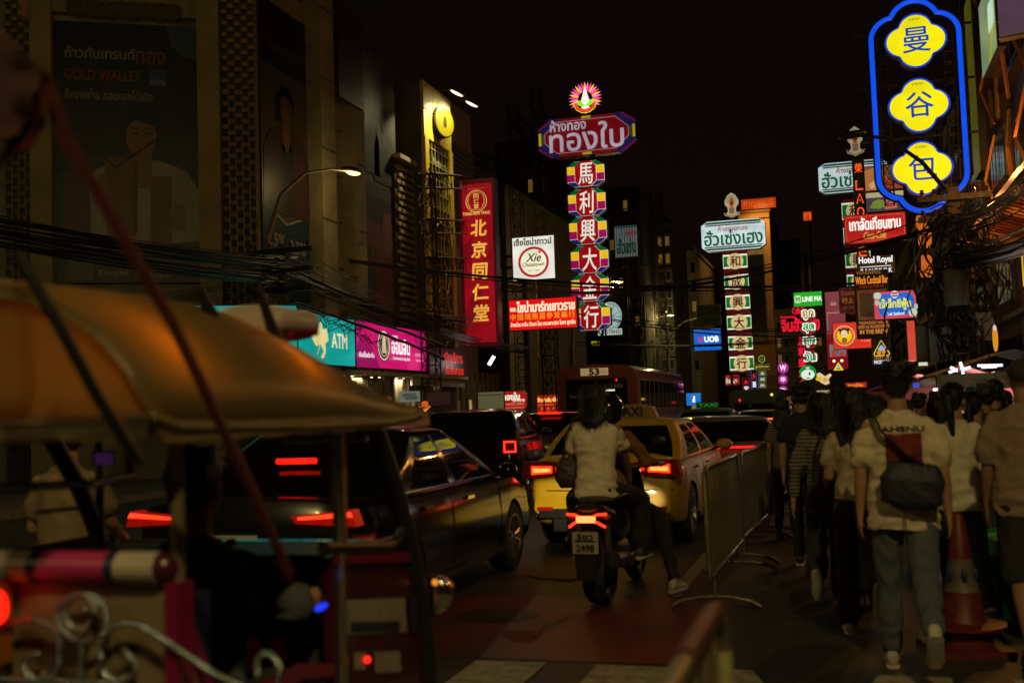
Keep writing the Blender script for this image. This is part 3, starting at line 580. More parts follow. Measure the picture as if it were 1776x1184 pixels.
o = board('small_red_lightbox', 'small red light box with orange lettering above the crowd by the tall man', 'sign', (1466, 663, 1503, 672), 34, 0, CASE, .15, face=(160, 22, 12))
layer(o, ('t', 'อะแม้อะ', .12, .2, .85, .88, (250, 150, 30, 1.1), {'bold': .03}), 3)
o = board('warning_triangle_sign', 'bright yellow triangle sign with a pale blue centre and two glowing lamps', 'sign', (1445, 622, 1463, 642), 33, 0, CASE, .1, outline=[(0, 0), (1, 0), (.5, .75)])
layers(o, [('p', [(0, 0), (1, 0), (.5, .72)], (232, 200, 30, 1.1), 'face_panel'), ('p', [(.3, .1), (.7, .1), (.5, .55)], (40, 70, 50), 'inner_mark'), ('o', .5, .3, .13, .14, (90, 200, 220), 'blue_mark'), ('o', .1, .82, .14, .12, (255, 210, 150, 2.2), 'lamp_bulb'), ('o', .86, .82, .14, .12, (255, 210, 150, 2.2), 'lamp_bulb')], 2)

# ---- left bank fascias, ATM and low shop signs (parallel to their shopfront, so they recede)
def fascia(name, label, cat, a, b, zb, zt, col, case=CASE, thick=.35):
    """board along the line a->b on the ground plan"""
    a, b = Vector((a.x, a.y, 0)), Vector((b.x, b.y, 0)); v = b - a; yaw = math.atan2(v.y, v.x)
    c = (a + b) / 2; o = thing(name, label, cat, (c.x, c.y, zb), yaw); o['w'] = v.length; o['h'] = zt - zb
    MB().box((0, thick / 2 + .001, (zt - zb) / 2), (v.length, thick, zt - zb)).build('case', case, o)
    layer(o, ('r', 0.003, 0.01, .997, .99, col, 'face_panel'), 1); return o
A0 = P(286, 600, 26.5); A0b = P(516, 600, 27.5)
def fx(px, X=-13.9): return onX(px, 600, X)
A1 = fx(616); A2 = fx(740)
zb, zt = onX(617, 636, -13.9).z, onX(616, 555, -13.9).z
FASZ = (zb, zt)
o = fascia('bank_fascia', 'long turquoise bank fascia with small pale lettering behind the tuk-tuk roof', 'sign', A0, A0b, zb - .1, P(480, 528, 27.2).z, (0, 140, 132))
layer(o, ('t', 'ธนาคารกรุงไทย', .42, .1, .74, .36, (220, 226, 200), {'bold': .01}), 3)
o = fascia('atm_lightbox', 'turquoise light box lettered ATM with a cream bird emblem', 'sign', fx(517), fx(615.5), zb, zt, (0, 150, 142, 1.0))
layers(o, [('t', 'ATM', .56, .36, .84, .66, (222, 216, 168), {'bold': .012}), ('p', [(.22, .5), (.25, .72), (.3, .62), (.33, .8), (.38, .85), (.40, .7), (.47, .74), (.50, .5), (.44, .42), (.45, .25), (.40, .12), (.36, .14), (.41, .28), (.36, .4), (.28, .36)], (222, 206, 140), 'bird_emblem'),
           ('l', [(.30, .2), (.34, .34), (.3, .46)], .02, (200, 180, 110), 'emblem_tail'), ('r', .0, .245, 1, .25, (0, 110, 108), 'panel_joint')], 3)
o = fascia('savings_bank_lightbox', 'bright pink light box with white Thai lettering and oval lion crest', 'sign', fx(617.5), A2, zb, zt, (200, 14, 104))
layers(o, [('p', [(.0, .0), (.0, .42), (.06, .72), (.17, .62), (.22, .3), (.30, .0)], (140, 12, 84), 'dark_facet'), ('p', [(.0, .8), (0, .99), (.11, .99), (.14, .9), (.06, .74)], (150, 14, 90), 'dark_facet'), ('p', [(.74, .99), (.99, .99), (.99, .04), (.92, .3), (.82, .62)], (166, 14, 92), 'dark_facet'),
           ('o', .34, .52, .085, .36, (58, 30, 24), 'crest_oval'), ('ring', .34, .52, .08, .335, .9, (224, 214, 190), 'crest_ring'), ('ring', .34, .52, .06, .25, .9, (200, 180, 150), 'crest_ring'), ('p', [(.31, .35), (.37, .35), (.36, .7), (.34, .78), (.32, .7)], (206, 186, 150), 'crest_figure'),
           ('t', 'ธนาคาร', .45, .72, .53, .78, (240, 230, 240), {'bold': .004}), ('t', 'ออมสิน', .44, .36, .70, .70, (245, 240, 245, 1.05), {'bold': .022}), ('t', 'Government Savings Bank', .45, .2, .70, .30, (225, 205, 200), {'bold': .006}),
           ('t', 'สาขาเยาวราช', .78, .34, .90, .42, (225, 190, 210), {}), ('t', 'Yaowarat Br.', .78, .22, .90, .29, (225, 190, 210), {}), ('t', 'เงินเป็นประกัน', .0, .22, .19, .34, (240, 225, 235), {'bold': .006})], 3)
# dark led board with red characters just beyond
o = fascia('led_ticker_board', 'dark red board with glowing red dotted characters beyond the pink bank sign', 'sign', fx(744, -13.75), fx(806, -13.75), onX(780, 655, -13.75).z, onX(750, 600, -13.75).z, (34, 4, 6))
layers(o, [('t', 'เปิดบริการ', .38, .52, .9, .86, (210, 40, 16, 1.1), {'bold': .01}), ('t', 'รับซื้อทอง', .4, .12, .92, .44, (210, 40, 16, 1.1), {'bold': .01})], 3)
# hanging boards under the canopies
o = board('exchange_sign', 'small white framed board lettered EXPRESS MONEY hanging under the pink sign', 'sign', (692, 678, 729, 697), 34, 0, mat('navy_case', (.01, .015, .03), .5), .15, face=(96, 104, 92))
layers(o, [('t', 'XPRESS', .15, .5, .8, .8, (24, 24, 20), {'bold': .02}), ('t', 'MONEY', .3, .2, .9, .48, (24, 24, 20), {'bold': .02})], 3)
o = board('orange_diamond_sign', 'glowing orange diamond sign with brown lettering above the pickup', 'sign', (727, 694, 748, 715), 35.3, 0, CASE, .12, outline=[(0, .5), (.3, .3), (.5, 0), (.7, .3), (1, .5), (.75, 1), (.25, 1)])
layers(o, [('p', [(.02, .5), (.5, .02), (.98, .5), (.75, .55), (.25, .55)][::1], (226, 130, 40, 1.1), 'face_panel'), ('o', .5, .72, .28, .24, (206, 80, 34), 'round_top'), ('t', 'ทองแท้', .2, .36, .8, .52, (70, 24, 10), {'bold': .02})], 2)
o = board('maroon_hanging_board', 'dark maroon board hanging between the money exchange and grey notice board', 'sign', (740, 680, 783, 703), 36.6, 0, CASE, .15, face=(30, 8, 10))
layer(o, ('t', 'ห้างทองเยาวราช', .1, .35, .9, .65, (60, 24, 20), {}), 3)
o = board('grey_notice_board', 'grey green notice board crossed by small dark text rows', 'sign', (829, 679, 874, 709), 42, 0, CASE, .15, face=(88, 84, 54))
layers(o, [('t', 'ห้างขายทองรูปพรรณ', .04, .72, .96, .9, (34, 30, 20), {'bold': .01}), ('t', 'A Y H O Y X N Y P Y', .06, .56, .94, .66, (48, 42, 28), {}), ('t', 'ทองรูปพรรณเยาวราช', .04, .36, .96, .48, (48, 42, 28), {}), ('t', 'ทอง K ทอง L ทอง N', .06, .2, .94, .3, (48, 42, 28), {}), ('t', 'A A X L Y K N', .06, .05, .94, .14, (48, 42, 28), {})], 3)
o = board('red_gold_shop_lightbox', 'red light box with cut corners and white Thai lettering above the parked cars', 'sign', (866, 678, 914, 712), 45, 0, mat('cream_case', (.5, .42, .25), .5), .2, outline=[(.0, 0), (.86, 0), (1, .2), (1, .85), (.88, 1), (0, 1)], face=(158, 20, 16))
layers(o, [('t', 'ทองใบ', .14, .55, .74, .92, (240, 230, 205), {'bold': .03}), ('t', 'เยาวราช', .5, .46, .92, .58, (240, 225, 200), {'bold': .01}), ('t', 'สาขา เยาวราช บางกอก', .1, .28, .9, .4, (225, 150, 110), {}), ('t', 'จำหน่าย ทองรูปพรรณ', .1, .1, .9, .22, (225, 150, 110), {})], 3)
o = board('red_street_lightbox', 'red light box with orange lettering tucked against the left edge of the bus', 'sign', (931, 684, 968, 717), 50, 0, CASE, .2, face=(150, 22, 12))
layers(o, [('t', 'ข้าวต้มเซ็กเม้ง', .06, .62, .96, .86, (250, 190, 90, 1.1), {'bold': .02}), ('t', 'อาหารเลิศรสเยาวราช', .06, .42, .9, .54, (230, 120, 50), {}), ('t', '8 8 8', .2, .2, .85, .34, (230, 120, 50), {'space': 1.5}), ('t', 'RESTAURANT', .1, .05, .9, .14, (210, 90, 40), {})], 3)
o = board('lime_small_sign', 'tiny lime and black strip sign low behind the tile column mast', 'sign', (1022, 588, 1040, 600), 60, 0, CASE, .15, face=(60, 56, 10))
layer(o, ('r', .1, .35, .7, .8, (150, 150, 20), 'lime_strip'), 3)
# ------------------------------------------------------------------ ground
def road_mat():
    m = bpy.data.materials.new('asphalt'); m.use_nodes = True; nt = m.node_tree; b = nt.nodes['Principled BSDF']; L = nt.links
    t = nt.nodes.new('ShaderNodeTexCoord')
    n1 = nt.nodes.new('ShaderNodeTexNoise'); n1.inputs['Scale'].default_value = .35; n1.inputs['Detail'].default_value = 6
    n2 = nt.nodes.new('ShaderNodeTexNoise'); n2.inputs['Scale'].default_value = 90; n2.inputs['Detail'].default_value = 3
    r1 = nt.nodes.new('ShaderNodeValToRGB'); r1.color_ramp.elements[0].color = (.036, .033, .029, 1); r1.color_ramp.elements[1].color = (.075, .068, .058, 1)
    r1.color_ramp.elements[0].position = .35; r1.color_ramp.elements[1].position = .68
    mx = nt.nodes.new('ShaderNodeMixRGB'); mx.blend_type = 'MULTIPLY'; mx.inputs[0].default_value = .6
    L.new(t.outputs['Object'], n1.inputs[0]); L.new(t.outputs['Object'], n2.inputs[0]); L.new(n1.outputs[0], r1.inputs[0]); L.new(r1.outputs[0], mx.inputs[1])
    r2 = nt.nodes.new('ShaderNodeValToRGB'); r2.color_ramp.elements[0].color = (.35, .35, .35, 1); r2.color_ramp.elements[0].position = .35; r2.color_ramp.elements[1].position = .65
    L.new(n2.outputs[0], r2.inputs[0]); L.new(r2.outputs[0], mx.inputs[2]); L.new(mx.outputs[0], b.inputs['Base Color'])
    mr = nt.nodes.new('ShaderNodeMapRange'); mr.inputs[3].default_value = .42; mr.inputs[4].default_value = .7; L.new(n1.outputs[0], mr.inputs[0]); L.new(mr.outputs[0], b.inputs['Roughness'])
    bp = nt.nodes.new('ShaderNodeBump'); bp.inputs['Strength'].default_value = .5; bp.inputs['Distance'].default_value = .006; L.new(n2.outputs[0], bp.inputs['Height']); L.new(bp.outputs[0], b.inputs['Normal'])
    return m
ROAD = road_mat()
struct(MB().quad((-400, -100, -.02), (400, -100, -.02), (400, 900, -.02), (-400, 900, -.02)).build('ground', mat('city_ground', (.04, .038, .034), .9)))
struct(MB().quad((-13.6, -30, 0), (4.4, -30, 0), (4.4, 260, 0), (-13.6, 260, 0)).build('road', ROAD))
KERB = mat('concrete_kerb', (.22, .20, .17), .8, 0, .3, 12, .3)
PAVE = mat('pavement_concrete', (.16, .145, .12), .75, 0, .35, 3, .3)
struct(MB().box((6.65, 115, .06), (4.2, 290, .13)).build('pavement', PAVE)); struct(MB().box((4.47, 115, .055), (.16, 290, .14)).build('kerb', KERB))
struct(MB().box((-17.3, 115, .06), (7.1, 290, .13)).build('pavement', PAVE)); struct(MB().box((-13.67, 115, .055), (.16, 290, .14)).build('kerb', KERB))
# red painted crossing with white bars
def band(name, X0, X1, Y0, Y1, z, m): return struct(MB().quad((X0, Y0, z), (X1, Y0, z), (X1, Y1, z), (X0, Y1, z)).build(name, m))
REDP = mat('worn_red_road_paint', (.17, .022, .014, 1), .5, 0, 0, 1.4, .2, col2=(.055, .034, .028, 1), detail=7)
WHP = mat('worn_white_road_paint', (.42, .38, .30, 1), .6, 0, 0, 9, .2, col2=(.13, .12, .10, 1), detail=7)
band('red_crossing_surface', -13, -.9, 6.66, 8.9, .004, REDP)
for i in range(24):
    x = -13.2 + i * .78
    band('crossing_stripe', x, x + .46, 3.6, 6.58, .008, WHP)
for i in range(12): band('lane_marking', -4.62, -4.5, 12 + i * 9, 15 + i * 9, .004, WHP)
for i in range(12): band('lane_marking', -8.12, -8.0, 12 + i * 9, 15 + i * 9, .004, WHP)
band('edge_line', -1.45, -1.33, 9, 120, .004, WHP)
PATCH = mat('tar_patch', (.022, .021, .020), .55, 0, .3, 30, .3); rnd = random.Random(5)
for (px_, py_, w_, l_) in ((-2.6, 10.5, .9, 1.6), (-5.2, 7.6, 1.3, .8), (-.2, 6.6, .7, 1.4), (.9, 9.0, .8, .9), (-3.4, 16, 1.2, 2.4), (-6.5, 13, 1.0, 2.0), (-1.9, 5.2, 1.1, .7), (1.4, 5.0, .9, .6)):
    pts_ = [(px_ + w_ / 2 * (math.cos(a) * (1 + rnd.uniform(-.12, .12))), py_ + l_ / 2 * (math.sin(a) * (1 + rnd.uniform(-.12, .12)))) for a in [k * math.pi / 8 for k in range(16)]]
    struct(MB().add([(x, y, .0115) for x, y in pts_], [tuple(range(16))]).build('road_patch', PATCH))
for k in range(5):
    x_ = -5.5 + k * 1.7; y_ = 5.4 + k * .9; ps_ = []
    for i in range(16): ps_.append((x_, y_)); x_ += rnd.uniform(-.05, .14); y_ += rnd.uniform(.1, .26)
    struct(MB().add([(x - .008, y, .0135) for x, y in ps_] + [(x + .008, y, .0135) for x, y in ps_], [(i, i + 16, i + 17, i + 1) for i in range(15)]).build('road_crack_line', PATCH))
mb = MB(); mb.lathe([(.0, .012), (.26, .012), (.30, .006), (.33, .004)], (-2.6, 8.05, 0), 24); cover = mb.build('manhole_cover', mat('cast_iron', (.05, .045, .04), .5, .7), smooth=40)
tag(cover, 'round iron manhole cover in the road behind the scooter', 'manhole cover')

# ------------------------------------------------------------------ walls and buildings
CONC = mat('stained_concrete', (.21, .175, .095), .85, 0, .35, .9, .15)
CONC2 = mat('dark_concrete', (.20, .18, .13), .85, 0, .4, .6, .15)
CREAMW = mat('cream_render', (.42, .37, .22), .8, 0, .2, .8, .1)
DARKW = mat('dark_wall', (.06, .055, .045), .85, 0, .5, .5, .2)
GLASSD = mat('dark_window_glass', (.012, .014, .016), .12, 0, 0)
GOLDL = mat('bronze_lattice', (.15, .10, .035), .45, .3, .3, 4)
def plan(px, d): p = P(px, 592, d); return Vector((p.x, p.y, 0))
def wallspan(name, label, cat, a, b, h, m, thick=5, z0=0, parent=None):
    v = b - a; yaw = math.atan2(v.y, v.x); c = (a + b) / 2
    if parent is None: o = thing(name, label, cat, (c.x, c.y, 0), yaw)
    o['w'] = v.length; o['h'] = h
    MB().box((0, thick / 2, (h + z0) / 2), (v.length, thick, h - z0)).build('wall', m, o)
    return o
def top(px, py, d): return P(px, py, d).z
def blank(px, py, d): return P(px, py, d)
# corner bank building with the huge gold wallet poster
c0, c1 = plan(-160, 26.4), plan(455, 28.4)
bank = wallspan('corner_bank_building', 'corner bank building of concrete piers and bronze lattice strips holding the tall phone banking poster', 'building', c0, c1, 16.5, CONC2, 6)
Wb = bank['w']; ax = (c1 - c0).normalized(); nb = Vector((ax.y, -ax.x, 0))
def bu(px, py=592):      # pixel -> (x, z) on the bank facade
    p = onPlane(px, py, c0 + Vector((0, 0, 1)), nb); return ((p - (c0 + c1) / 2).dot(ax), p.z)
PIER = mat('pale_pier', (.25, .21, .11), .8, 0, .25, .7, .15)
for (l, r) in ((60, 97), (350, 388)):
    x0, x1 = bu(l)[0], bu(r)[0]; MB().box(((x0 + x1) / 2, -.25, 8.2), (x1 - x0, .5, 16.4)).build('pier', PIER, bank)
x0, x1 = bu(97)[0], bu(350)[0]; zt_ = bu(220, 46)[1]
MB().box(((x0 + x1) / 2, -.15, (16.4 + zt_) / 2 + .1), (x1 - x0, .3, 16.4 - zt_ - .2)).build('top_beam', PIER, bank)
x0, x1 = bu(452)[0], bu(458)[0]; MB().box((x0, -.05, 8), (.1, .3, 16)).build('edge_strip', GOLDL, bank)
lettering('ห้างขายทอง', bu(130)[0], bu(318)[0], bu(220, 36)[1], bu(220, 10)[1], -.42, mat('bronze_letters', (.07, .05, .02), .6), bank, bold=.10, name='relief_lettering')
blk = MB().box((0, 0, 0), (.16, .10, .12)).add([(-.07, -.05, -.05), (.07, -.05, -.05), (.04, -.09, .05), (-.04, -.09, .05)], [(0, 1, 2, 3)]).mesh('lattice_block', GOLDL)
n_ = 0
for (l, r, ncol) in ((12, 58, 4), (391, 450, 5)):
    xs0, xs1 = bu(l)[0], bu(r)[0]
    MB().box(((xs0 + xs1) / 2, -.03, 8.2), (xs1 - xs0, .06, 16.4)).build('recess_panel', DARKW, bank)
    for k in range(ncol):
        x = xs0 + (k + .5) * (xs1 - xs0) / ncol
        MB().box((x + .09, -.1, 10), (.03, .06, 12)).build('lattice_rail', GOLDL, bank)
        for j in range(32):
            put(blk, 'lattice_block', bank, (x, -.12, 4.6 + j * .31 + (k % 2) * .155)); n_ += 1
    st = MB()
    for k in range(ncol):
        x = xs0 + (k + .5) * (xs1 - xs0) / ncol
        for j in range(32, 40): st.box((x, -.12, 4.6 + j * .31 + (k % 2) * .155), (.16, .10, .12))
    stuff(st.build('lattice_blocks_above', GOLDL, bank))
# the poster
PST = lambda n, c, r=.45: mat('print_' + n, tuple(.55 * x for x in c), r, 0, .15, 3)
def poster(name, label, a, b, zb, zt, base, off=.12):
    v = b - a; yaw = math.atan2(v.y, v.x); n = Vector((v.y, -v.x, 0)).normalized(); c = (a + b) / 2 + n * off
    o = thing(name, label, 'billboard', (c.x, c.y, zb), yaw); o['w'] = v.length; o['h'] = zt - zb; o['gap'] = .0012
    MB().box((0, .05, (zt - zb) / 2), (v.length, .1, zt - zb)).build('backing_panel', base, o); return o
def figure(o, cx, z0, sc_, face, hair, cloth, cloth2=None, hold=False, k=3):
    """flat printed portrait: hair, face, neck and clothed shoulders (units of poster height)"""
    r = o['h'] / o['w']; X = lambda x: cx + x * sc_ * r; Z = lambda z: z0 + z * sc_
    layer(o, ('p', [(X(-.62), Z(-.9)), (X(.62), Z(-.9)), (X(.60), Z(-.1)), (X(.46), Z(.14)), (X(.18), Z(.25)), (X(-.18), Z(.25)), (X(-.46), Z(.14)), (X(-.60), Z(-.1))], cloth, 'clothing_print'), k)
    layer(o, ('p', [(X(-.11), Z(-.05)), (X(.11), Z(-.05)), (X(.10), Z(.4)), (X(-.10), Z(.4))], face, 'neck_print'), k + 1)
    if cloth2: layer(o, ('p', [(X(-.16), Z(-.85)), (X(.16), Z(-.85)), (X(.18), Z(.2)), (X(0), Z(-.1)), (X(-.18), Z(.2))], cloth2, 'shirt_print'), k + 1)
    layer(o, ('p', [(X(.20 * math.cos(a)), Z(.56 + .27 * math.sin(a))) for a in [math.pi * 2 * i / 20 for i in range(20)]], hair, 'hair_print'), k + 2)
    layer(o, ('p', [(X(.155 * math.cos(a)), Z(.50 + .215 * math.sin(a))) for a in [math.pi * 2 * i / 20 for i in range(20)]], face, 'face_print'), k + 3)
    layer(o, ('p', [(X(-.17), Z(.60)), (X(-.05), Z(.68)), (X(.17), Z(.60)), (X(.15), Z(.80)), (X(-.15), Z(.80))], hair, 'fringe_print'), k + 4)
    for s in (-1, 1):
        layer(o, ('r', X(s * .07 - .035), Z(.53), X(s * .07 + .035), Z(.55), hair, 'eye_print'), k + 4); layer(o, ('r', X(s * .07 - .04), Z(.58), X(s * .07 + .04), Z(.592), hair, 'brow_print'), k + 4)
    layer(o, ('p', [(X(-.02), Z(.44)), (X(.02), Z(.44)), (X(.01), Z(.5)), (X(-.01), Z(.5))], PST('nose', (.20, .10, .06)), 'nose_print'), k + 4)
    layer(o, ('r', X(-.05), Z(.38), X(.05), Z(.395), PST('lips', (.22, .07, .06)), 'mouth_print'), k + 4)
SKINP = PST('skin', (.30, .16, .08)); HAIRP = PST('hair', (.006, .005, .005)); WHITEP = PST('white', (.42, .40, .34)); NAVYP = PST('navy', (.012, .02, .045)); NAVY2 = PST('navy_light', (.02, .045, .10))
pa, pb_ = c0 + ax * (bu(97)[0] + Wb / 2), c0 + ax * (bu(350)[0] + Wb / 2)
o = poster('gold_wallet_poster', 'tall navy poster lettered GOLD WALLET of a man in white holding gold bars', pa, pb_, bu(220, 492)[1], zt_, NAVYP, .18)
layers(o, [('p', [(0, .05), (1, .05), (1, .55), (0, .45)], NAVY2, 'blue_glow_print'), ('p', [(.78, 1), (1, 1), (1, .87), (.9, .875), (.82, .92)], PST('blue', (.06, .12, .2)), 'corner_print'),
           ('t', 'ก้าวทันเทรนด์', .08, .86, .56, .905, PST('pale', (.40, .36, .30)), {'bold': .002}), ('t', 'ทอง', .57, .845, .77, .895, PST('rosegold', (.34, .09, .06)), {'bold': .0022}),
           ('t', 'GOLD WALLET', .08, .775, .60, .815, PST('rosegold', (.34, .09, .06)), {'bold': .0015}), ('p', [(.66, .76), (.78, .76), (.78, .825), (.66, .825)], PST('appblue', (.03, .12, .3)), 'app_square_print'), ('t', 'เป๋าตัง', .67, .765, .77, .79, WHITEP, {'bold': .001}),
           ('t', 'ซื้อขายง่าย ถอนทองได้จริง', .08, .70, .68, .74, PST('pale', (.40, .36, .30)), {'bold': .001}),
           ('l', [(.0, .40), (.12, .47), (.2, .52), (.3, .5), (.42, .44), (.55, .49), (.7, .55), (.8, .58), (.9, .61), (1, .60)], .008, PST('goldline', (.22, .13, .03)), 'chart_line_print')], 2)
figure(o, .60, .38, .36, SKINP, HAIRP, WHITEP, None, k=14)
BARP = PST('gold_bar', (.20, .095, .025)); BAR2 = PST('gold_bar_side', (.10, .045, .014))
layers(o, [('p', [(.05, .17), (.25, .17), (.24, .42), (.07, .42)], BAR2, 'gold_bar_print'), ('p', [(.36, .17), (.54, .17), (.54, .48), (.34, .48)], BARP, 'gold_bar_print'), ('p', [(.54, .17), (.57, .2), (.57, .46), (.54, .48)], BAR2, 'gold_bar_edge_print'), ('p', [(.66, .14), (.8, .14), (.81, .41), (.66, .41)], BARP, 'gold_bar_print'),
           ('p', [(.28, .30), (.36, .30), (.36, .42), (.30, .41)], SKINP, 'hand_print'), ('p', [(.80, .2), (.9, .2), (.9, .3), (.82, .31)], SKINP, 'hand_print'), ('p', [(0, .0), (1, 0), (1, .16), (.6, .14), (0, .12)], PST('brownbase', (.035, .02, .01)), 'table_print'),
           ('r', .09, .01, .26, .11, PST('grey', (.12, .11, .10)), 'grey_square_print'), ('t', 'Krungthai', .30, .02, .50, .05, PST('pale', (.40, .36, .30)), {'bold': .001}), ('t', 'INVESTMENT', .55, .02, .8, .05, PST('pale', (.40, .36, .30)), {'bold': .001})], 22)
# street-side buildings on the far kerb
def px_on(px, X): return (X / 1.0)
def atX(px, X): p = onX(px, 650, X); return Vector((X, p.y, 0))
XL = -14.6
b1a, b1b = atX(452, XL), atX(694, XL)
ds = lambda v: v.dot(_a0)
h1 = top(612, 60, ds(atX(612, XL)))
blk2 = wallspan('banner_building', 'long concrete building with tall hanging advertising banners between plain ribs', 'building', b1a, b1b, h1, CONC, 6)
def Lx(px): return (atX(px, XL) - (b1a + b1b) / 2).dot((b1b - b1a).normalized())
for (l, r, dz, dep) in ((537, 562, .4, .55), (600, 617, .2, .5)):
    MB().box(((Lx(l) + Lx(r)) / 2, -dep / 2, (h1 + dz) / 2), (abs(Lx(r) - Lx(l)), dep, h1 + dz)).build('rib', CONC, blk2)
for z in [3.2 + 1.45 * k for k in range(8)]:
    MB().box(((Lx(562) + Lx(600)) / 2, -.012, z), (abs(Lx(600) - Lx(562)), .02, .04)).build('panel_joint', DARKW, blk2)
for z in [5.2 + 2.1 * k for k in range(5)]:
    for (l, r) in ((537, 562), (600, 617)): MB().box(((Lx(l) + Lx(r)) / 2, -.558, z), (abs(Lx(r) - Lx(l)), .015, .05)).build('panel_joint', DARKW, blk2)
MB().box((Lx(545), 1.2, h1 + .5), (1.2, 1.2, .9)).build('roof_box', PIER, blk2)
def Zx(px, py): return onX(px, py, XL).z
mx_ = MB().build
o = poster('rate_banner', 'tall dim banner of a woman above a blue panel reading 2.5 percent', atX(455, XL), atX(536, XL), Zx(500, 520), Zx(500, 30), PST('dusk', (.10, .075, .06)), .10)
layers(o, [('r', 0, .78, 1, 1, PST('navyb', (.015, .02, .04)), 'top_panel_print'), ('t', 'ศักยภาพความมั่นคง', .05, .84, .9, .88, PST('grey', (.12, .11, .10)), {}), ('p', [(0, 0), (1, 0), (1, .30), (.5, .25), (0, .31)], PST('blue2', (.02, .06, .12)), 'blue_panel_print'), ('p', [(0, .31), (.5, .25), (1, .30), (1, .307), (.5, .257), (0, .317)], WHITEP, 'white_curve_print'),
           ('t', '2.5%', .08, .17, .44, .215, PST('pale', (.40, .36, .30)), {'bold': .003}), ('t', '2.5%', .55, .16, .9, .205, PST('pale', (.40, .36, .30)), {'bold': .003}), ('r', .1, .1, .4, .108, PST('grey', (.12, .11, .10)), 'small_print'), ('r', .1, .05, .5, .058, PST('grey', (.12, .11, .10)), 'small_print'), ('r', .3, .6, .42, .7, PST('navyb', (.015, .02, .04)), 'phone_print')], 2)
figure(o, .52, .52, .26, PST('skin_dim', (.17, .09, .05)), HAIRP, PST('mauve', (.07, .035, .035)), PST('darkgrey', (.03, .025, .025)), k=14)
o = poster('dark_red_banner', 'narrow plain dark red banner between two pale ribs high on the building', atX(567, XL), atX(611, XL), Zx(590, 190), Zx(590, 38), PST('wine', (.055, .008, .012)), .62)
layer(o, ('t', 'ทองคำแท้', .15, .2, .8, .3, PST('wine2', (.10, .02, .02)), {}), 2)
o = poster('perfume_banner', 'tall faded banner of two standing figures over a pink lower half', atX(617, XL), atX(691, XL), Zx(650, 560), Zx(650, 104), PST('olive_grey', (.12, .10, .055)), .12)
layers(o, [('p', [(0, 0), (1, 0), (1, .38), (0, .40)], PST('dusty_pink', (.20, .07, .06)), 'pink_half_print'), ('p', [(0, .38), (1, .36), (1, .52), (0, .5)], PST('brown_grey', (.05, .035, .03)), 'dark_band_print'), ('t', 'หนุ่มจุบ', .1, .45, .9, .52, PST('grey', (.12, .11, .10)), {'bold': .004}),
           ('p', [(.62, .25), (.86, .25), (.86, .38), (.8, .42), (.68, .42), (.62, .38)], PST('pinkbottle', (.22, .10, .08)), 'bottle_print'), ('t', 'PRICE', .1, .24, .5, .28, PST('grey', (.12, .11, .10)), {'bold': .002}), ('r', .1, .12, .45, .2, PST('blue2', (.02, .06, .12)), 'label_print')], 2)
figure(o, .30, .70, .17, PST('skin_dim', (.17, .09, .05)), HAIRP, PST('suit', (.025, .025, .02)), PST('darkgrey', (.03, .025, .025)), k=14)
figure(o, .72, .68, .17, PST('skin_dim', (.17, .09, .05)), HAIRP, PST('suit2', (.035, .03, .02)), None, k=14)
# lattice fronted block
l0, l1 = atX(694, -14.4), atX(738, -14.4); hl = onX(716, 290, -14.4).z
lat = wallspan('lattice_block_building', 'low building fronted by a golden brown screen of stacked concrete blocks', 'building', l0, l1, hl, DARKW, 5)
brick = MB().box((0, 0, 0), (.30, .06, .13)).mesh('screen_block', mat('screen_block_ochre', (.34, .25, .10), .8, 0, .3, 8))
Wl = lat['w']; nx = int(Wl / .42); nz = int((hl - 4.6) / .25); cnt = 0
ex = MB()
for j in range(nz):
    for k in range(nx):
        p = (-Wl / 2 + (k + .5 + (.5 if j % 2 else 0) * .8) * Wl / (nx + .5), -.04, hl - .3 - j * .25)
        if cnt < 290: put(brick, 'screen_block', lat, p); cnt += 1
        else: ex.box(p, (.30, .06, .13))
if ex.v: stuff(ex.build('lower_screen_blocks', mat('screen_block_ochre', ()), lat))
MB().box((0, -.06, hl + .06), (Wl, .3, .16)).build('coping', CREAMW, lat)
# yellow lit tower
y0_, y1_ = atX(742, -14.0), atX(790, -14.0); hy = onX(745, 152, -14.0).z
YEL = mat('mustard_panel', (.50, .36, .02), .5, 0, .12, .6)
tow = wallspan('yellow_panel_building', 'narrow building with a mustard yellow panel front lit by two floodlights', 'building', y0_, y1_, hy, mat('sooty_concrete', (.09, .08, .05), .85, 0, .4, .6), 6)  # concrete darker than on the neighbouring walls
Wt = tow['w']; ty = lambda px, py: ((atX(px, -14.0) - (y0_ + y1_) / 2).dot((y1_ - y0_).normalized()), onX(px, py, -14.0).z)
zs = onX(766, 258, -14.0).z
for i in range(3):
    for (z0, z1) in ((zs, (zs + hy) / 2 - .02), ((zs + hy) / 2 + .02, hy)):
        MB().box((-Wt / 2 + (i + .5) * Wt / 3, -.06, (z0 + z1) / 2), (Wt / 3 - .04, .12, z1 - z0)).build('yellow_panel', YEL, tow)
for s in (-1, 1): MB().box((s * (Wt / 2 - .18), -.08, zs / 2 + 2), (.36, .16, zs - 4)).build('side_panel', YEL, tow)
MB().box((0, -.03, zs / 2 + 2), (Wt - .8, .05, zs - 4.1)).build('glass_panel', mat('olive_glass', (.10, .11, .035), .2, 0, .3, .6), tow)
gr = MB()
for i in range(7): gr.box((-Wt / 2 + .4 + i * (Wt - .8) / 6, -.09, zs / 2 + 2), (.05, .05, zs - 4.2))
for i in range(14): gr.box((0, -.085, 4.3 + i * (zs - 4.6) / 13), (Wt - .8, .04, .05))
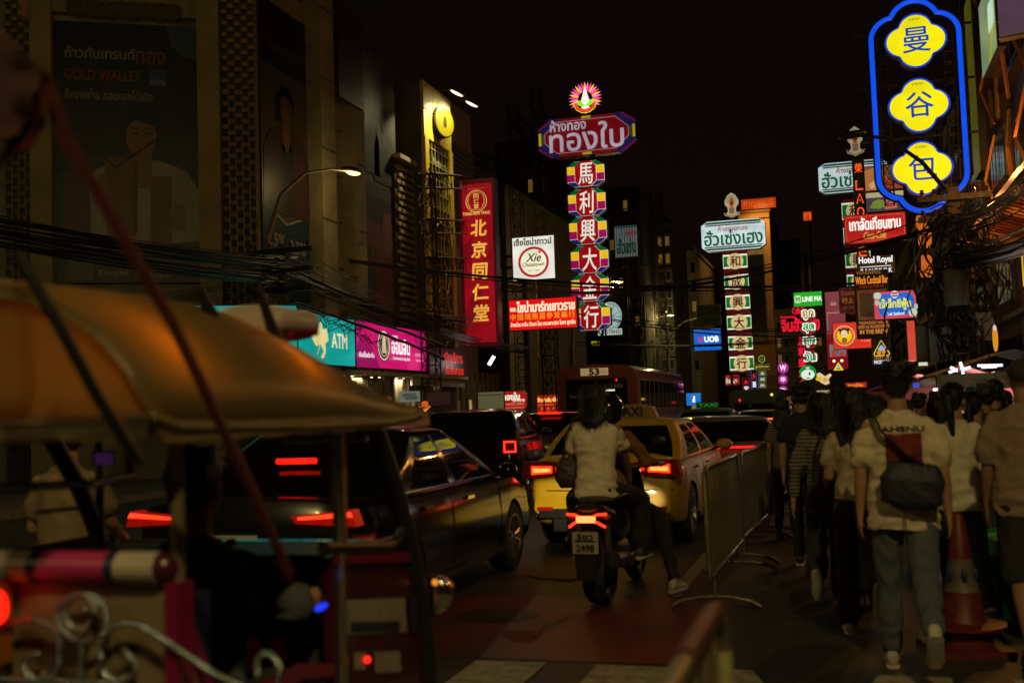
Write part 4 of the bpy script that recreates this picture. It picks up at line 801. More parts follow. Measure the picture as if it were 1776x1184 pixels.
for (cx, cz, r_) in [(0, zs * .62, .9), (0, zs * .44, .7), (-.8, zs * .53, .5), (.8, zs * .53, .5)]: gr.tube([(cx + r_ * math.cos(a), -.12, cz + r_ * 1.6 * math.sin(a)) for a in [k * math.pi / 8 for k in range(16)]], .04, 5, closed=True)
gr.build('window_grille', mat('brass_grille', (.28, .24, .06), .5, .3), tow)
lettering('Mermaid Hotel', ty(756, 0)[0], ty(780, 0)[0], zs - .9, zs - .6, -.14, mat('pale_letter', (.35, .34, .2), .6), tow)
cx, cz = ty(769, 212)
disc = thing('round_shop_clock_sign', 'round yellow disc sign on a bracket high on the mustard panel front', 'sign', (0, 0, 0)); disc.location = tow.matrix_world @ Vector((cx, 0, 0))
pdc = P(771, 212, ds(atX(768, -14.0)) - .2); disc.location = pdc
disc.rotation_euler = (0, 0, R(72))
MB().lathe([(0, 0), (.58, 0), (.60, .06), (.60, .34), (0, .34)], (0, 0, 0), 28, 'y').build('disc_case', mat('disc_black', (.02, .02, .015), .5), disc, smooth=40)
MB().prism([(.54 * math.cos(a), .54 * math.sin(a)) for a in [k * math.pi / 14 for k in range(28)]], -.02, -.004).build('face_panel', em(150, 136, 16), disc)
MB().prism([(-.08, -.2), (.08, -.2), (.1, 0), (.06, .2), (-.06, .2), (-.1, 0)], -.03, -.022).build('centre_mark', em(70, 64, 10), disc)
MB().tube([(0, .3, 0), (.0, .9, 0)], .05, 8).build('bracket', STEEL, disc)
# floodlights over it
for i, (px, py) in enumerate([(792, 161), (818, 180)]):
    p = P(px, py, 39.7 + i * 1.9)
    f = thing('floodlight', ['glowing oval floodlight arm directly over the mustard panel front', 'second glowing floodlight further out over the louvred wall'][i], 'lamp', p, R(20), 'floodlights over the yellow building')
    MB().box((0, 0, .05), (.62, .26, .10), Matrix.Rotation(R(28), 3, 'Y')).build('housing', STEEL, f)
    MB().sph((0, 0, -.02), (.26, .11, .05), 12, 6, Matrix.Rotation(R(28), 3, 'Y')).build('lens', em(255, 236, 170, 3.0, 0), f)
    MB().tube([(0, 0, .08), (-1.0, .3, .25), (-2.6 - i, .8, .1)], .03, 6).build('arm', STEEL, f)
    l = bpy.data.lights.new('flood', 'SPOT'); l.energy = 1500 if i == 0 else 300; l.color = (1, .86, .45); l.spot_size = R(100); l.spot_blend = .6; l.shadow_soft_size = .15
    lo = bpy.data.objects.new('flood_bulb', l); COL.objects.link(lo); lo.parent = f; lo.location = (-.05, -.05, -.12)
    tgt = Vector((-14.0, y0_.y * .7 + y1_.y * .3, 11.0)); lo.rotation_euler = ((tgt - p).to_track_quat('-Z', 'Y').to_matrix().to_euler()); lo.matrix_parent_inverse = Matrix(); lo.parent = None; lo.location = p + Vector((0, 0, -.1))
# louvred wall behind
g0, g1 = atX(790, -14.3), atX(830, -14.3); hg = onX(800, 190, -14.3).z
lv = wallspan('louvred_building', 'brown building with a bank of dark horizontal louvres behind the mustard tower', 'building', g0, g1, hg, mat('brown_wall', (.22, .14, .07), .8, 0, .3, .8), 6)
slat = MB().box((0, 0, 0), (lv['w'] - .4, .12, .10), Matrix.Rotation(R(-30), 3, 'X')).mesh('louvre', DARKW)
for k in range(16): put(slat, 'louvre', lv, (0, -.1, hg - 1.8 - k * .22))

# dark receding blocks further along, both sides, with faint windows
def block(px0, px1, ytop, d, dep, label, m=DARKW, wins=(3, 4), lit=.12, yaw=0, name='shophouse'):
    a, b = P(px0, 592, d), P(px1, 592, d); w = (b - a).dot(Vector((1, 0, 0))); c = (a + b) / 2; h = P((px0 + px1) / 2, ytop, d).z
    o = thing(name, label, 'building', (c.x, c.y, 0), yaw); o['w'] = w; o['h'] = h
    MB().box((0, dep / 2, h / 2), (w, dep, h)).build('wall', m, o)
    MB().box((0, dep / 2, h + .15), (w + .3, dep + .3, .3)).build('roof_parapet', m, o)
    nx, nz = wins
    rnd = random.Random(label)
    for i in range(nx):
        for j in range(nz):
            x = -w / 2 + (i + .5) * w / nx; z = 4.5 + (j + .5) * (h - 5) / nz
            ww, wh = w / nx * .6, (h - 5) / nz * .6
            wn_ = MB().box((x, -.03, z), (ww, .06, wh)).build('window', CONC2, o)
            g = em(150, 110, 50, .35) if rnd.random() < lit else GLASSD
            MB().box((x, -.065, z), (ww * .86, .01, wh * .86)).build('pane', g, wn_)
    for k in range(nz + 1): MB().box((0, -.1, 4.5 + k * (h - 5) / nz - .1), (w, .2, .12)).build('ledge', m, o)
    return o
TAN = mat('tan_wall', (.15, .10, .055), .85, 0, .3, .5)
# side street wall of shops on the far-left rows: boxes parallel to the street
block(826, 886, 330, 62, 20, 'low tan walled block with a flat top behind the round-logo light box', TAN, (3, 3))
block(866, 960, 250, 84, 20, 'tall dim block behind the restaurant light boxes', DARKW, (5, 9), .05)
block(955, 1000, 300, 92, 20, 'slim dim block between the restaurant light box and the tile column', mat('dark_wall2', (.045, .04, .04), .9, 0, .4, .5), (3, 9), .08)
block(1060, 1115, 330, 90, 20, 'dim block with bar railings behind the tile column', DARKW, (4, 9), .1)
block(1118, 1172, 395, 100, 22, 'narrow dark block with faint window columns above the red bus', mat('dark_wall2', ()), (4, 8), .12)
block(1172, 1215, 440, 110, 22, 'grey shophouse just behind the blue bank sign', CONC2, (3, 6), .05)
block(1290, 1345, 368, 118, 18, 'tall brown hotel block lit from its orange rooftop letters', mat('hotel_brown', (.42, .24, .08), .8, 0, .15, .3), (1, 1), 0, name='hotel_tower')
block(1345, 1408, 420, 130, 18, 'dark slab next to the brown hotel block', DARKW, (4, 9), .05)
block(1396, 1412, 372, 128, 14, 'thin brown slab with one lit orange corner panel', mat('hotel_brown', ()), (1, 1), 0, name='hotel_tower')
block(1215, 1290, 520, 140, 20, 'low dark block closing the street behind the cream disc column', DARKW, (5, 3), .2)
block(1345, 1440, 540, 95, 15, 'row of shuttered shophouses behind the red neon letters', mat('dark_wall3', (.10, .065, .04), .9, 0, .4, .5), (8, 3), .25)
block(1110, 1215, 600, 120, 15, 'low shophouse row behind the bus with faint lit windows', mat('dark_wall2', ()), (8, 2), .3)
block(700, 830, 440, 96, 15, 'long dim block behind the steel trusses', DARKW, (6, 4), .04)
# orange rooftop letters
for (bx, lb, txt) in [((1285, 344, 1346, 362), 'orange lit rooftop parapet sign with raised Thai letters on the brown hotel', 'กาญจนบริ'), ((1393, 367, 1408, 383), 'short orange lit parapet sign on the thin brown slab', 'ก')]:
    o = board('rooftop_sign', lb, 'sign', bx, 117.5 if bx[0] < 1300 else 127, 0, CASE, .4, face=(176, 58, 14))
    layer(o, ('t', txt, .08, .14, .9, .86, (226, 84, 22), {'bold': .03}), 3)
hp = P(1318, 372, 116); l = bpy.data.lights.new('hotel_roof_lamp', 'SPOT'); l.energy = 2500; l.color = (1, .5, .12); l.spot_size = R(130); l.spot_blend = .8; l.shadow_soft_size = .5
lo = bpy.data.objects.new('hotel_roof_lamp', l); COL.objects.link(lo); lo.location = hp + Vector((0, -1.5, 2)); lo.rotation_euler = (R(14), 0, 0)

# right side facade: shophouses, the orange trim building, awning
XR = 4.9
def right_block(Y0, Y1, h, label, m, name='shophouse', nw=2, floors=4):
    o = thing(name, label, 'building', (XR, (Y0 + Y1) / 2, 0), R(-90)); w = Y1 - Y0; o['w'] = w; o['h'] = h
    MB().box((0, 4, h / 2 + 1.6), (w, 8, h - 3.2)).build('wall', m, o)
    for s in (-1, 1): MB().box((s * (w / 2 - .2), .3, 1.6), (.4, .6, 3.2)).build('pillar', m, o)
    MB().box((0, 4, 1.6), (w - .1, 6.4, 3.19)).build('shop_back_wall', DARKW, o)
    for j in range(floors):
        z = 4.6 + j * (h - 4.5) / floors
        MB().box((0, -.15, z - .9), (w, .3, .14)).build('ledge', m, o)
        for i in range(nw):
            x = -w / 2 + (i + .5) * w / nw
            wn_ = MB().box((x, -.03, z + .35), (w / nw * .62, .07, 1.5)).build('window', CONC2, o); MB().box((x, -.07, z + .35), (w / nw * .54, .01, 1.36)).build('pane', GLASSD, wn_)
            for k in range(5): MB().box((x - w / nw * .27 + k * w / nw * .135, -.2, z + .3), (.02, .02, 1.4)).build('bar', STEEL, wn_)
    return o
right_block(10, 17.5, 14, 'near shophouse on the crowded side with barred windows', DARKW)
right_block(42, 50, 13, 'cream stained shophouse behind the utility pole', CREAMW, floors=4)
right_block(50, 60, 15, 'tall dark shophouse behind the witch bar banner', DARKW)
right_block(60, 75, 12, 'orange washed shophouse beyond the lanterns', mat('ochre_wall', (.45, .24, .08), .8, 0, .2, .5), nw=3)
right_block(75, 110, 12, 'long low shophouse row at the bend of the street', DARKW, nw=5, floors=3)
mb_ = right_block(32, 42, 22, 'tall mural painted building rising behind the blue neon frame', mat('mural_wall', (.26, .07, .04, 1), .8, 0, 0, .45, .1, col2=(.12, .12, .05, 1)), 'mural_building', 2, 5)
for (x, z, r_) in [(-2, 12.5, .7), (1.5, 15.5, .8), (3, 10.5, .6)]:
    MB().tube([(x + r_ * math.cos(a), -.12, z + 1.6 * r_ * math.sin(a)) for a in [k * math.pi / 9 for k in range(10)]] + [(x - r_, -.12, z - 1), (x + r_, -.12, z - 1)], .07, 6, closed=True).build('mural_arch', mat('mural_gold', (.35, .24, .08), .7), mb_)
# building with orange-lit zigzag steel trim
og = right_block(17.5, 32, 20, 'dark building dressed in orange lit zigzag steel trim above the food stalls', mat('black_cladding', (.02, .016, .012), .5), 'zigzag_trim_building', 4, 5)
TRIM = mat('copper_trim', (.55, .24, .07), .35, .6, .2, 2)
ORG = em(236, 104, 20, 1.0, .35, scale=.8)
wo_ = og['w']
zz = MB()
pts = []
for i in range(6):
    x = -wo_ / 2 + .8 + i * 2.6
    for zc in (7.4, 9.9, 12.4, 14.9):
        s = 1 if (i % 2) else -1
        p, q, r_ = (x, -.55, zc - 1.1), (x + s * .7, -.75, zc), (x, -.55, zc + 1.1)
        for a_, b_ in ((p, q), (q, r_)):
            tr = MB().tube([a_, b_], .05, 4).build('zigzag_bar', TRIM, og)
for i in range(34):
    x = -wo_ / 2 + .3 + i * .42
    br = MB(); br.prism_x([(-.1, 0), (-1.0, .30), (-1.05, .48), (-.1, .16)], x - .07, x + .07); put(br.mesh('eave_bracket', TRIM), 'eave_bracket', og, (0, 0, 5.55))
MB().box((0, -.07, 5.35), (wo_, .10, .08)).build('led_strip', ORG, og)
MB().box((0, -1.12, 6.08), (wo_, .12, .14)).build('eave_edge', TRIM, og)
for k in range(6):
    MB().box((-wo_ / 2 + 1.2 + k * 2.4, -.1, 4.75), (.25, .06, .8)).build('lit_slot', em(230, 190, 30, .9), og)
# lamps that light the trim from below (seen as the led strip)
for k in range(4):
    l = bpy.data.lights.new('eave_lamp', 'POINT'); l.energy = 160; l.color = (1, .40, .07); l.shadow_soft_size = .1
    lo = bpy.data.objects.new('eave_lamp', l); COL.objects.link(lo); lo.location = (XR - 1.35, 19 + k * 3.8, 6.6)
# slim vertical lit panels hanging off it
def vpanel(px0, px1, y0, y1, X, label, col, extra=()):
    a, b = onX(px0, (y0 + y1) / 2, X), onX(px1, (y0 + y1) / 2, X); zt, zb = onX((px0 + px1) / 2, y0, X).z, onX((px0 + px1) / 2, y1, X).z
    v = Vector((0, -abs(a.y - b.y), 0)); o = thing('side_sign_panel', label, 'sign', (X, (a.y + b.y) / 2, zb), R(-90)); o['w'] = abs(a.y - b.y); o['h'] = zt - zb
    MB().box((0, .11, (zt - zb) / 2), (o['w'], .2, zt - zb)).build('case', CASE, o); layer(o, ('r', .0, .0, 1, 1, col, 'face_panel'), 1); layers(o, extra, 2); return o
vpanel(1699, 1727, -30, 118, 4.0, 'tall slim pale green sign panel seen nearly edge-on high above the stalls', (118, 140, 90, .8), [('p', [(.5, 0), (.62, 0), (1, .5), (1, .6)], (150, 150, 20), 'yellow_edge'), ('t', 'นายเหมือง', .62, .35, .95, .85, (170, 200, 170), {'bold': .03})])
vpanel(1680, 1692, -30, 320, 4.1, 'slim olive yellow strip sign running up beside the blue neon frame', (74, 72, 14, .8))
o = board('purple_billboard', 'large dim purple billboard at the very top above the zigzag trim', 'billboard', (1727, -60, 1850, 56), 22, R(-18), CASE, .3, face=(84, 62, 80, .8))
layers(o, [('l', [(.0, .25), (.5, .6)], .02, (66, 48, 62), 'shadow_line_print')], 3)
# lanterns column
for i, (px, py, w_, h_) in enumerate([(1598, 385, 18, 26), (1604, 412, 22, 40), (1606, 462, 22, 42)]):
    p = P(px, py, 48); r_ = w_ / 1875 * 48 / 2; hh = h_ / 1875 * 48
    o = thing('paper_lantern', ['small orange lantern topmost of the string right of the chestnut sign', 'middle orange lantern of the string right of the chestnut sign', 'lowest long orange lantern of the string by the pole'][i], 'lantern', (p.x, p.y, p.z - hh / 2), 0, 'orange lanterns by the pole')
    MB().lathe([(r_ * .35, 0), (r_ * .8, hh * .08), (r_, hh * .3), (r_, hh * .7), (r_ * .8, hh * .92), (r_ * .35, hh)], (0, 0, 0), 16).build('shade', em(206, 100, 34, .9, .3, scale=3), o, smooth=50)
    MB().cyl((0, 0, -.06), (0, 0, .02), r_ * .4, n=12).build('base_ring', STEEL, o); MB().tube([(0, 0, hh), (0, 0, hh + .3)], .015, 5).build('cord', STEEL, o)

# shelter strips and canopy lights of the shops on the left
cn = thing('shop_canopy', 'pale shop canopy with a row of small white downlights under the bank signs', 'canopy', (A1.x, A1.y, 0), math.atan2((A2 - A1).y, (A2 - A1).x)); LL = Vector((A2.x - A1.x, A2.y - A1.y, 0)).length
MB().box((LL * .75, .9, FASZ[0] - .18), (LL * 1.7, 2.4, .12)).build('canopy_slab', CREAMW, cn)
MB().box((LL * 1.15, -.1, FASZ[0] - .35), (LL * .9, .08, .34)).build('canopy_edge', mat('cream_edge', (.5, .47, .33), .7, 0, .2, 2), cn)
dl = MB().box((0, 0, 0), (.5, .16, .03)).mesh('downlight', em(255, 240, 200, 1.6, 0))
for k in range(9): put(dl, 'downlight', cn, (LL * (.05 + .17 * k), .4 + .5 * (k % 2), FASZ[0] - .26))
for k in range(3):
    l = bpy.data.lights.new('canopy_light', 'AREA'); l.energy = 30; l.size = .5; l.color = (1, .88, .62)
    lo = bpy.data.objects.new('canopy_light', l); COL.objects.link(lo); q = A1 + (A2 - A1) * (.1 + .55 * k); lo.location = (q.x - .3, q.y, FASZ[0] - .32)
# shop fronts under the canopy
sf = wallspan('gold_shop', 'open lit shopfronts under the pink bank sign with pale shelves and posters', 'shopfront', atX(600, -14.2), atX(860, -14.2), FASZ[0] - .3, mat('shop_wall', (.34, .27, .14), .7, 0, .4, .7), 2)
rnd = random.Random(3)
for k in range(22):
    x = -sf['w'] / 2 + (k + .5) * sf['w'] / 22
    MB().box((x, -.02, 1.1 + rnd.uniform(-.1, .2)), (sf['w'] / 26, .05, rnd.uniform(1.4, 2.0))).build('shop_window', em(*rnd.choice([(120, 100, 52), (60, 46, 22), (150, 130, 80), (30, 22, 10), (24, 18, 10), (20, 14, 8), (104, 60, 24)]), .9, .5, scale=2.5), sf)
for k in range(23):
    MB().box((-sf['w'] / 2 + k * sf['w'] / 22, -.06, 1.6), (.14, .12, 3.1)).build('shop_pillar', mat('shop_pillar_paint', (.2, .16, .09), .7), sf)
ws = thing('spark_lamp', 'bright white cluster lamp standing at the stall behind the pickup', 'lamp', P(722, 728, 30)); mb = MB()
for a in range(7): mb.tube([(0, 0, 0), (.2 * math.cos(a * 1.1 + .4), 0, .2 * math.sin(a * .9 + .3))], .022, 5)
mb.build('tubes', em(250, 255, 235, 1.7, 0), ws); MB().tube([(0, 0, -1.3), (0, 0, 0)], .02, 5).build('stem', STEEL, ws)
# ------------------------------------------------------------------ street lamps
LAMPC = (1, .75, .27)
def street_lamp(base, head, power, label, size=1.0):
    base, head = Vector(base), Vector(head)
    o = thing('street_lamp', label, 'street lamp', (base.x, base.y, .12), 0, 'street lamps on curved arms')
    B = base; h = head - Vector((base.x, base.y, .12)); hz = h.z
    dx = Vector((h.x, h.y, 0))
    pts = [Vector((0, 0, 0)), Vector((0, 0, hz * .55)), Vector((0, 0, hz * .74)) + dx * .04, Vector((0, 0, hz * .88)) + dx * .18, Vector((0, 0, hz * .965)) + dx * .45, Vector((0, 0, hz * .995)) + dx * .75, h - dx * .08]
    MB().tube(pts, [.11, .09, .07, .055, .045, .04, .035], 8).build('pole', mat('galvanised_pole', (.25, .23, .18), .5, .5, .3, 5), o, smooth=60)
    d = dx.normalized() if dx.length > .01 else Vector((1, 0, 0)); ang = math.atan2(d.y, d.x)
    rot = Matrix.Rotation(ang, 3, 'Z')
    MB().sph(h + Vector((0, 0, .05)), (.38, .15, .09), 14, 7, rot).build('lamp_housing', STEEL, o, smooth=60)
    MB().sph(h + Vector((0, 0, -.02)) + d * .03, (.27 * size, .11 * size, .07), 12, 6, rot).build('lens', em(255, 220, 140, 2.6, 0), o)
    l = bpy.data.lights.new('street_lamp_bulb', 'POINT'); l.energy = power; l.color = LAMPC; l.shadow_soft_size = .14
    lo = bpy.data.objects.new('street_lamp_bulb', l); COL.objects.link(lo); lo.location = head - Vector((0, 0, .14)); lo.parent = None
    return o
LP = 1.0
hd = P(611, 298, 30); bs = onX(462, 592, -13.95)
street_lamp((bs.x, bs.y, 0), hd, 60 * LP, 'glowing street lamp on a curved arm in front of the perfume banner')
street_lamp((-13.95, 58, 0), P(1163, 546, 62) if False else (-11.6, 60, 8.6), 500 * LP, 'street lamp far behind the tile column on the opposite pavement')  # extra lamp added to the row for more street light
pl = P(1163, 546, 96); street_lamp((pl.x - 3, pl.y, 0), pl, 600, 'tiny glowing lamp on a long arm between the bus and the blue bank sign')
pl = P(1222, 550, 88); street_lamp((pl.x - 3, pl.y - 1, 0), pl, 600, 'tiny glowing lamp just over the blue bank sign')
# unseen lamps added out of frame to extend the rows and light the scene
street_lamp((-13.95, -8, 0), (-10.6, -7, 8.6), 480 * LP, 'street lamp of the bank side row, behind the zebra crossing')  # out-of-view lamp added to light the left facades and the road
street_lamp((-13.95, 8, 0), (-11.2, 9.5, 9.0), 230 * LP, 'street lamp of the bank side row, beside the corner bank')  # unseen lamp added to brighten the bank facade
street_lamp((4.7, -3, 0), (2.2, -2.6, 8.2), 1350 * LP, 'street lamp of the food stall side row, behind the zebra crossing')  # assumed lamp, added out of view to light walkers, riders and road
# unlit arm crossing the blue neon sign
pb_ = P(1668, 420, 24); ah = P(1478, 234, 27); q1 = P(1540, 240, 26.4); q2 = P(1600, 282, 25.4); q3 = P(1645, 335, 24.4)
o = thing('unlit_lamp', 'unlit street lamp whose dark arm crosses the lowest yellow blossom board', 'street lamp', (pb_.x, pb_.y, .12))
L0 = Vector((pb_.x, pb_.y, .12)); MB().tube([Vector((0, 0, 0)), Vector((0, 0, pb_.z - .5)), q3 - L0, q2 - L0, q1 - L0, ah - L0], [.12, .09, .06, .05, .045, .04], 8).build('pole', STEEL, o, smooth=60)
MB().sph(ah - L0, (.4, .16, .1), 12, 6, Matrix.Rotation(R(150), 3, 'Z')).build('lamp_housing', STEEL, o, smooth=60)

# ------------------------------------------------------------------ poles, transformer, wires
WIRE = mat('black_cable', (.012, .011, .010), .45, 0, 0)
WOODC = mat('old_concrete_pole', (.09, .08, .06), .85, 0, .4, 5, .3)
pp = P(1668, 600, 23.5)
o = thing('utility_pole', 'square concrete utility pole smothered in cable loops and junction boxes beside the crowd', 'utility pole', (pp.x, pp.y, .12))
MB().box((0, 0, 3.0), (.30, .30, 6.0), taper=.8).build('pole', WOODC, o)
for z in (5.75, 5.3, 4.6, 3.9): MB().box((0, -.2, z), (1.5, .1, .12)).build('cross_arm', STEEL, o)
ins = MB().lathe([(0, 0), (.05, 0), (.05, .03), (.03, .05), (.06, .08), (.03, .11), (.05, .14), (0, .16)], n=8).mesh('insulator', mat('brown_ceramic', (.09, .035, .02), .3))
for z in (5.81, 5.36):
    for x in (-.65, -.4, .4, .65): put(ins, 'insulator', o, (x, -.2, z))
MB().box((-.45, -.1, 2.6), (.45, .4, .8)).build('junction_box', mat('box_grey', (.10, .10, .085), .6, 0, .3, 4), o)
MB().box((.45, -.2, 2.9), (.4, .35, .6)).build('junction_box', mat('box_grey', ()), o)
MB().lathe([(0, 0), (.24, 0), (.26, .05), (.26, .75), (.15, .82), (0, .82)], (-.1, -.5, 3.35), 18).build('transformer', mat('box_grey', ()), o, smooth=40)
rnd = random.Random(11)
def sag(a, b, s, n=14, wob=0):
    a, b = Vector(a), Vector(b); ps = []
    for i in range(n + 1):
        t = i / n; p = a.lerp(b, t); p.z -= s * 4 * t * (1 - t); p += Vector((rnd.uniform(-wob, wob), rnd.uniform(-wob, wob), rnd.uniform(-wob, wob))); ps.append(p)
    return ps
tg = MB(); P0 = Vector((pp.x, pp.y - .3, 0))
for k in range(60):            # loops hanging on the pole
    z = rnd.uniform(2.6, 5.3); r_ = rnd.uniform(.15, .5); cx = rnd.uniform(-.6, .6); a0 = rnd.uniform(0, 6)
    tg.tube([(P0.x + cx + r_ * math.cos(a0 + a) * rnd.uniform(.8, 1.1), P0.y + rnd.uniform(-.3, .1), z + r_ * 1.3 * math.sin(a0 + a)) for a in [i * 2 * math.pi / 12 for i in range(rnd.randint(7, 13))]], rnd.uniform(.012, .028), 4, cap=False)
for k in range(46):            # vertical drops
    x = rnd.gauss(0, .55); z0 = rnd.uniform(2.0, 3.9); tg.tube(sag((P0.x + x, P0.y + rnd.uniform(-.2, .2), z0), (P0.x + x + rnd.uniform(-.4, .4), P0.y, z0 + rnd.uniform(.6, 1.6)), rnd.uniform(-.2, .2), 8, .05), rnd.uniform(.012, .03), 4, cap=False)
stuff(tg.build('tangled_cable_loops', WIRE, None)); tgl = bpy.data.objects['tangled_cable_loops']; tag(tgl, 'tangle of black cable loops hanging all over the utility pole', 'cables')
# spans coming towards the camera on the stall side and going on down the street
def span(name_label, a, b, s, n, r, spread, seed, n1=18, wob=.0):
    rr = random.Random(seed); m = MB()
    for k in range(n):
        da = Vector((rr.uniform(-spread, spread), 0, rr.uniform(-spread, spread))); db = Vector((rr.uniform(-spread, spread), 0, rr.uniform(-spread, spread)))
        m.tube(sag(Vector(a) + da, Vector(b) + db, s * rr.uniform(.8, 1.25), n1, wob), r * rr.uniform(.6, 1.3), 4, cap=False)
    o = stuff(m.build('overhead_cables', WIRE)); tag(o, name_label, 'cables'); return o
span('fan of black cables dropping from the top edge of the zigzag building to the pole', (4.6, 9, 7.0), (P0.x, P0.y, 5.3), .8, 16, .016, .35, 1)
span('thick bundle of cables running low past the orange trim to the pole', (4.4, 8, 4.6), (P0.x, P0.y, 4.5), .5, 22, .022, .16, 2)
span('cables continuing from the pole past the red chestnut sign', (P0.x, P0.y, 5.0), (3.2, 60, 6.0), .8, 14, .018, .3, 3)
span('cables crossing the street below the white restaurant light box', (P0.x, P0.y, 5.5), (-14.0, 44, 6.9), .8, 5, .02, .25, 4)
span('single heavy cable crossing the street in front of the red herbal banner', (3.6, 34, 5.0), (-14.2, 30, 6.2), .5, 2, .03, .12, 5)
span('cable pair crossing low in front of the oval word boards', (3.4, 40, 4.0), (-14.0, 60, 5.2), .5, 3, .022, .2, 6)
span('cables strung across to the far lamp over the bus', (3.4, 60, 5.4), (-13.0, 50, 6.6), .8, 4, .022, .3, 7)
# bank side bundles
lp1 = onX(494, 600, -13.5); lp1 = Vector((lp1.x, lp1.y, 0)); lp2 = Vector((-13.4, 47, 0))
for (b_, lb) in ((lp1, 'concrete utility pole at the corner bank standing behind the tuk-tuk roof'), (lp2, 'concrete utility pole with a white tube lamp beyond the ticker board')):
    o = thing('utility_pole', lb, 'utility pole', (b_.x, b_.y, .12)); hh = 5.9 if b_ is lp1 else 8.6; MB().box((0, 0, hh / 2), (.28, .28, hh), taper=.7).build('pole', WOODC, o)
    for z in (hh - .2, hh - .7, hh - 1.2): MB().box((0, -.18, z), (1.8, .1, .12)).build('cross_arm', STEEL, o)
    for x in (-.8, -.3, .3, .8): put(ins, 'insulator', o, (x, -.18, hh - .14))
span('dense black cable bundle strung in front of the bank posters', (-14.2, 2, 5.6), (-13.4, lp1.y, 5.3), .5, 26, .016, .34, 12)
span('dense cable bundle sloping down across the turquoise and pink bank signs', (-13.4, lp1.y, 5.2), (-13.3, 47, 4.2), .35, 20, .016, .22, 13, 18, .02)
span('thin cables crossing above the pink bank sign', (-13.4, lp1.y, 5.6), (-13.3, 47, 5.6), .7, 12, .012, .4, 14)
for k, (px0, y0, px1, y1, d0, d1, lb) in enumerate([(505, 522, 770, 622, 27, 36, 'heavy sagging black cable slung diagonally over the turquoise and pink signs'), (600, 545, 770, 600, 30, 37, 'second heavy cable cutting across the upper part of the pink sign')]):
    o = MB().tube(sag(P(px0, y0, d0), P(px1, y1, d1), -.05, 16, .015), .045, 6).build('hanging_cable', WIRE); tag(o, lb, 'cable')
sp = MB()
for k in range(26):
    a = P(512 + k * 5, 528 + k * 2.2, 27 + k * .18); sp.tube([a, a + Vector((rnd.uniform(-.1, .3), rnd.uniform(-.1, .3), -rnd.uniform(.1, .4))), a + Vector((rnd.uniform(.1, .5), rnd.uniform(.1, .5), -rnd.uniform(-.05, .2)))], .012, 4, cap=False)
o = stuff(sp.build('loose_wire_ends', WIRE)); tag(o, 'loose wire ends dangling from the heavy cable over the turquoise sign', 'cables')
# white tube lamp beyond
p = P(852, 625, 42); o = thing('tube_lamp', 'short slanted white tube lamp under the medicine shop sign', 'lamp', p)
MB().cyl((-.1, 0, -.16), (.12, 0, .16), .07, n=8).build('tube', em(240, 245, 255, 3.0, 0), o); MB().cyl((.12, 0, .16), (.5, .3, .5), .03, n=6).build('arm', STEEL, o)
l = bpy.data.lights.new('tube_lamp', 'POINT'); l.energy = 5; l.shadow_soft_size = .1; lo = bpy.data.objects.new('tube_lamp_light', l); COL.objects.link(lo); lo.location = p + Vector((0, -.3, -.1))

# steel sign trusses on the far kerb
def truss_thing(name, label, segs, w=.5, r=.03):
    base = Vector((segs[0][0].x, segs[0][0].y, 0)); o = thing(name, label, 'steel frame', base)
    mb = MB()
    for a, b in segs: truss(a - base, b - base, w, r, mb=mb)
    mb.build('steel_lattice', mat('rusty_steel', (.06, .045, .03), .6, .4, .4, 6), o); return o
a = onX(748, 640, -13.4); d_ = 38
segs = [(Vector((a.x, a.y, .1)), Vector((a.x, a.y, onX(748, 300, -13.4).z)))]
for py in (318, 395, 460, 560): z = onX(748, py, -13.4).z; segs.append((Vector((a.x, a.y, z)), P(800, py, 42.3)))
truss_thing('sign_truss', 'rust brown steel truss with horizontal arms holding the red herbal banner', segs)
tops = [(868, 620, 868, 400, 47), (905, 620, 905, 170, 60), (938, 420, 938, 150, 66), (955, 640, 955, 500, 50)]
for i, (xa, ya, xb, yb, d) in enumerate(tops):
    a, b = P(xa, ya, d), P(xb, yb, d); b = Vector((a.x, a.y, b.z)); a = Vector((a.x, a.y, .1))
    segs = [(a, b)]
    if i in (1, 2): segs += [(Vector((b.x, b.y, b.z - 1)), P(985, 300 + i * 20, 58)), (Vector((b.x, b.y, b.z - 4)), P(800, 240 + 30 * i, 60))]
    truss_thing('sign_truss', ['slim steel truss mast left of the white restaurant light box', 'tall steel truss tower with long arms beside the octagonal board', 'upper steel truss tower nearest the octagonal board', 'short truss mast under the medicine shop light box'][i], segs, .6, .03)
for i, (xa, yb, d) in enumerate([(1150, 330, 95), (1108, 380, 74)]):
    a = P(xa, 640, d); b = P(xa, yb, d); truss_thing('sign_truss', ['faint tall truss tower over the narrow dark block', 'dark truss tower just right of the tile column'][i], [(Vector((a.x, a.y, 0)), Vector((a.x, a.y, b.z)))], .9, .05)
# vertical railings seen in front of the dim green sign
o = thing('bar_railing', 'tall screen of thin vertical bars in front of the dim green and white sign', 'railing', P(1086, 560, 60)); bz = o.location.z
for k in range(16): MB().box((-1.1 + k * .15, 0, 3.2), (.03, .03, 6.4)).build('bar', STEEL, o)
for z in (0, 3.2, 6.4): MB().box((0, .02, z), (2.6, .04, .06)).build('rail', STEEL, o)
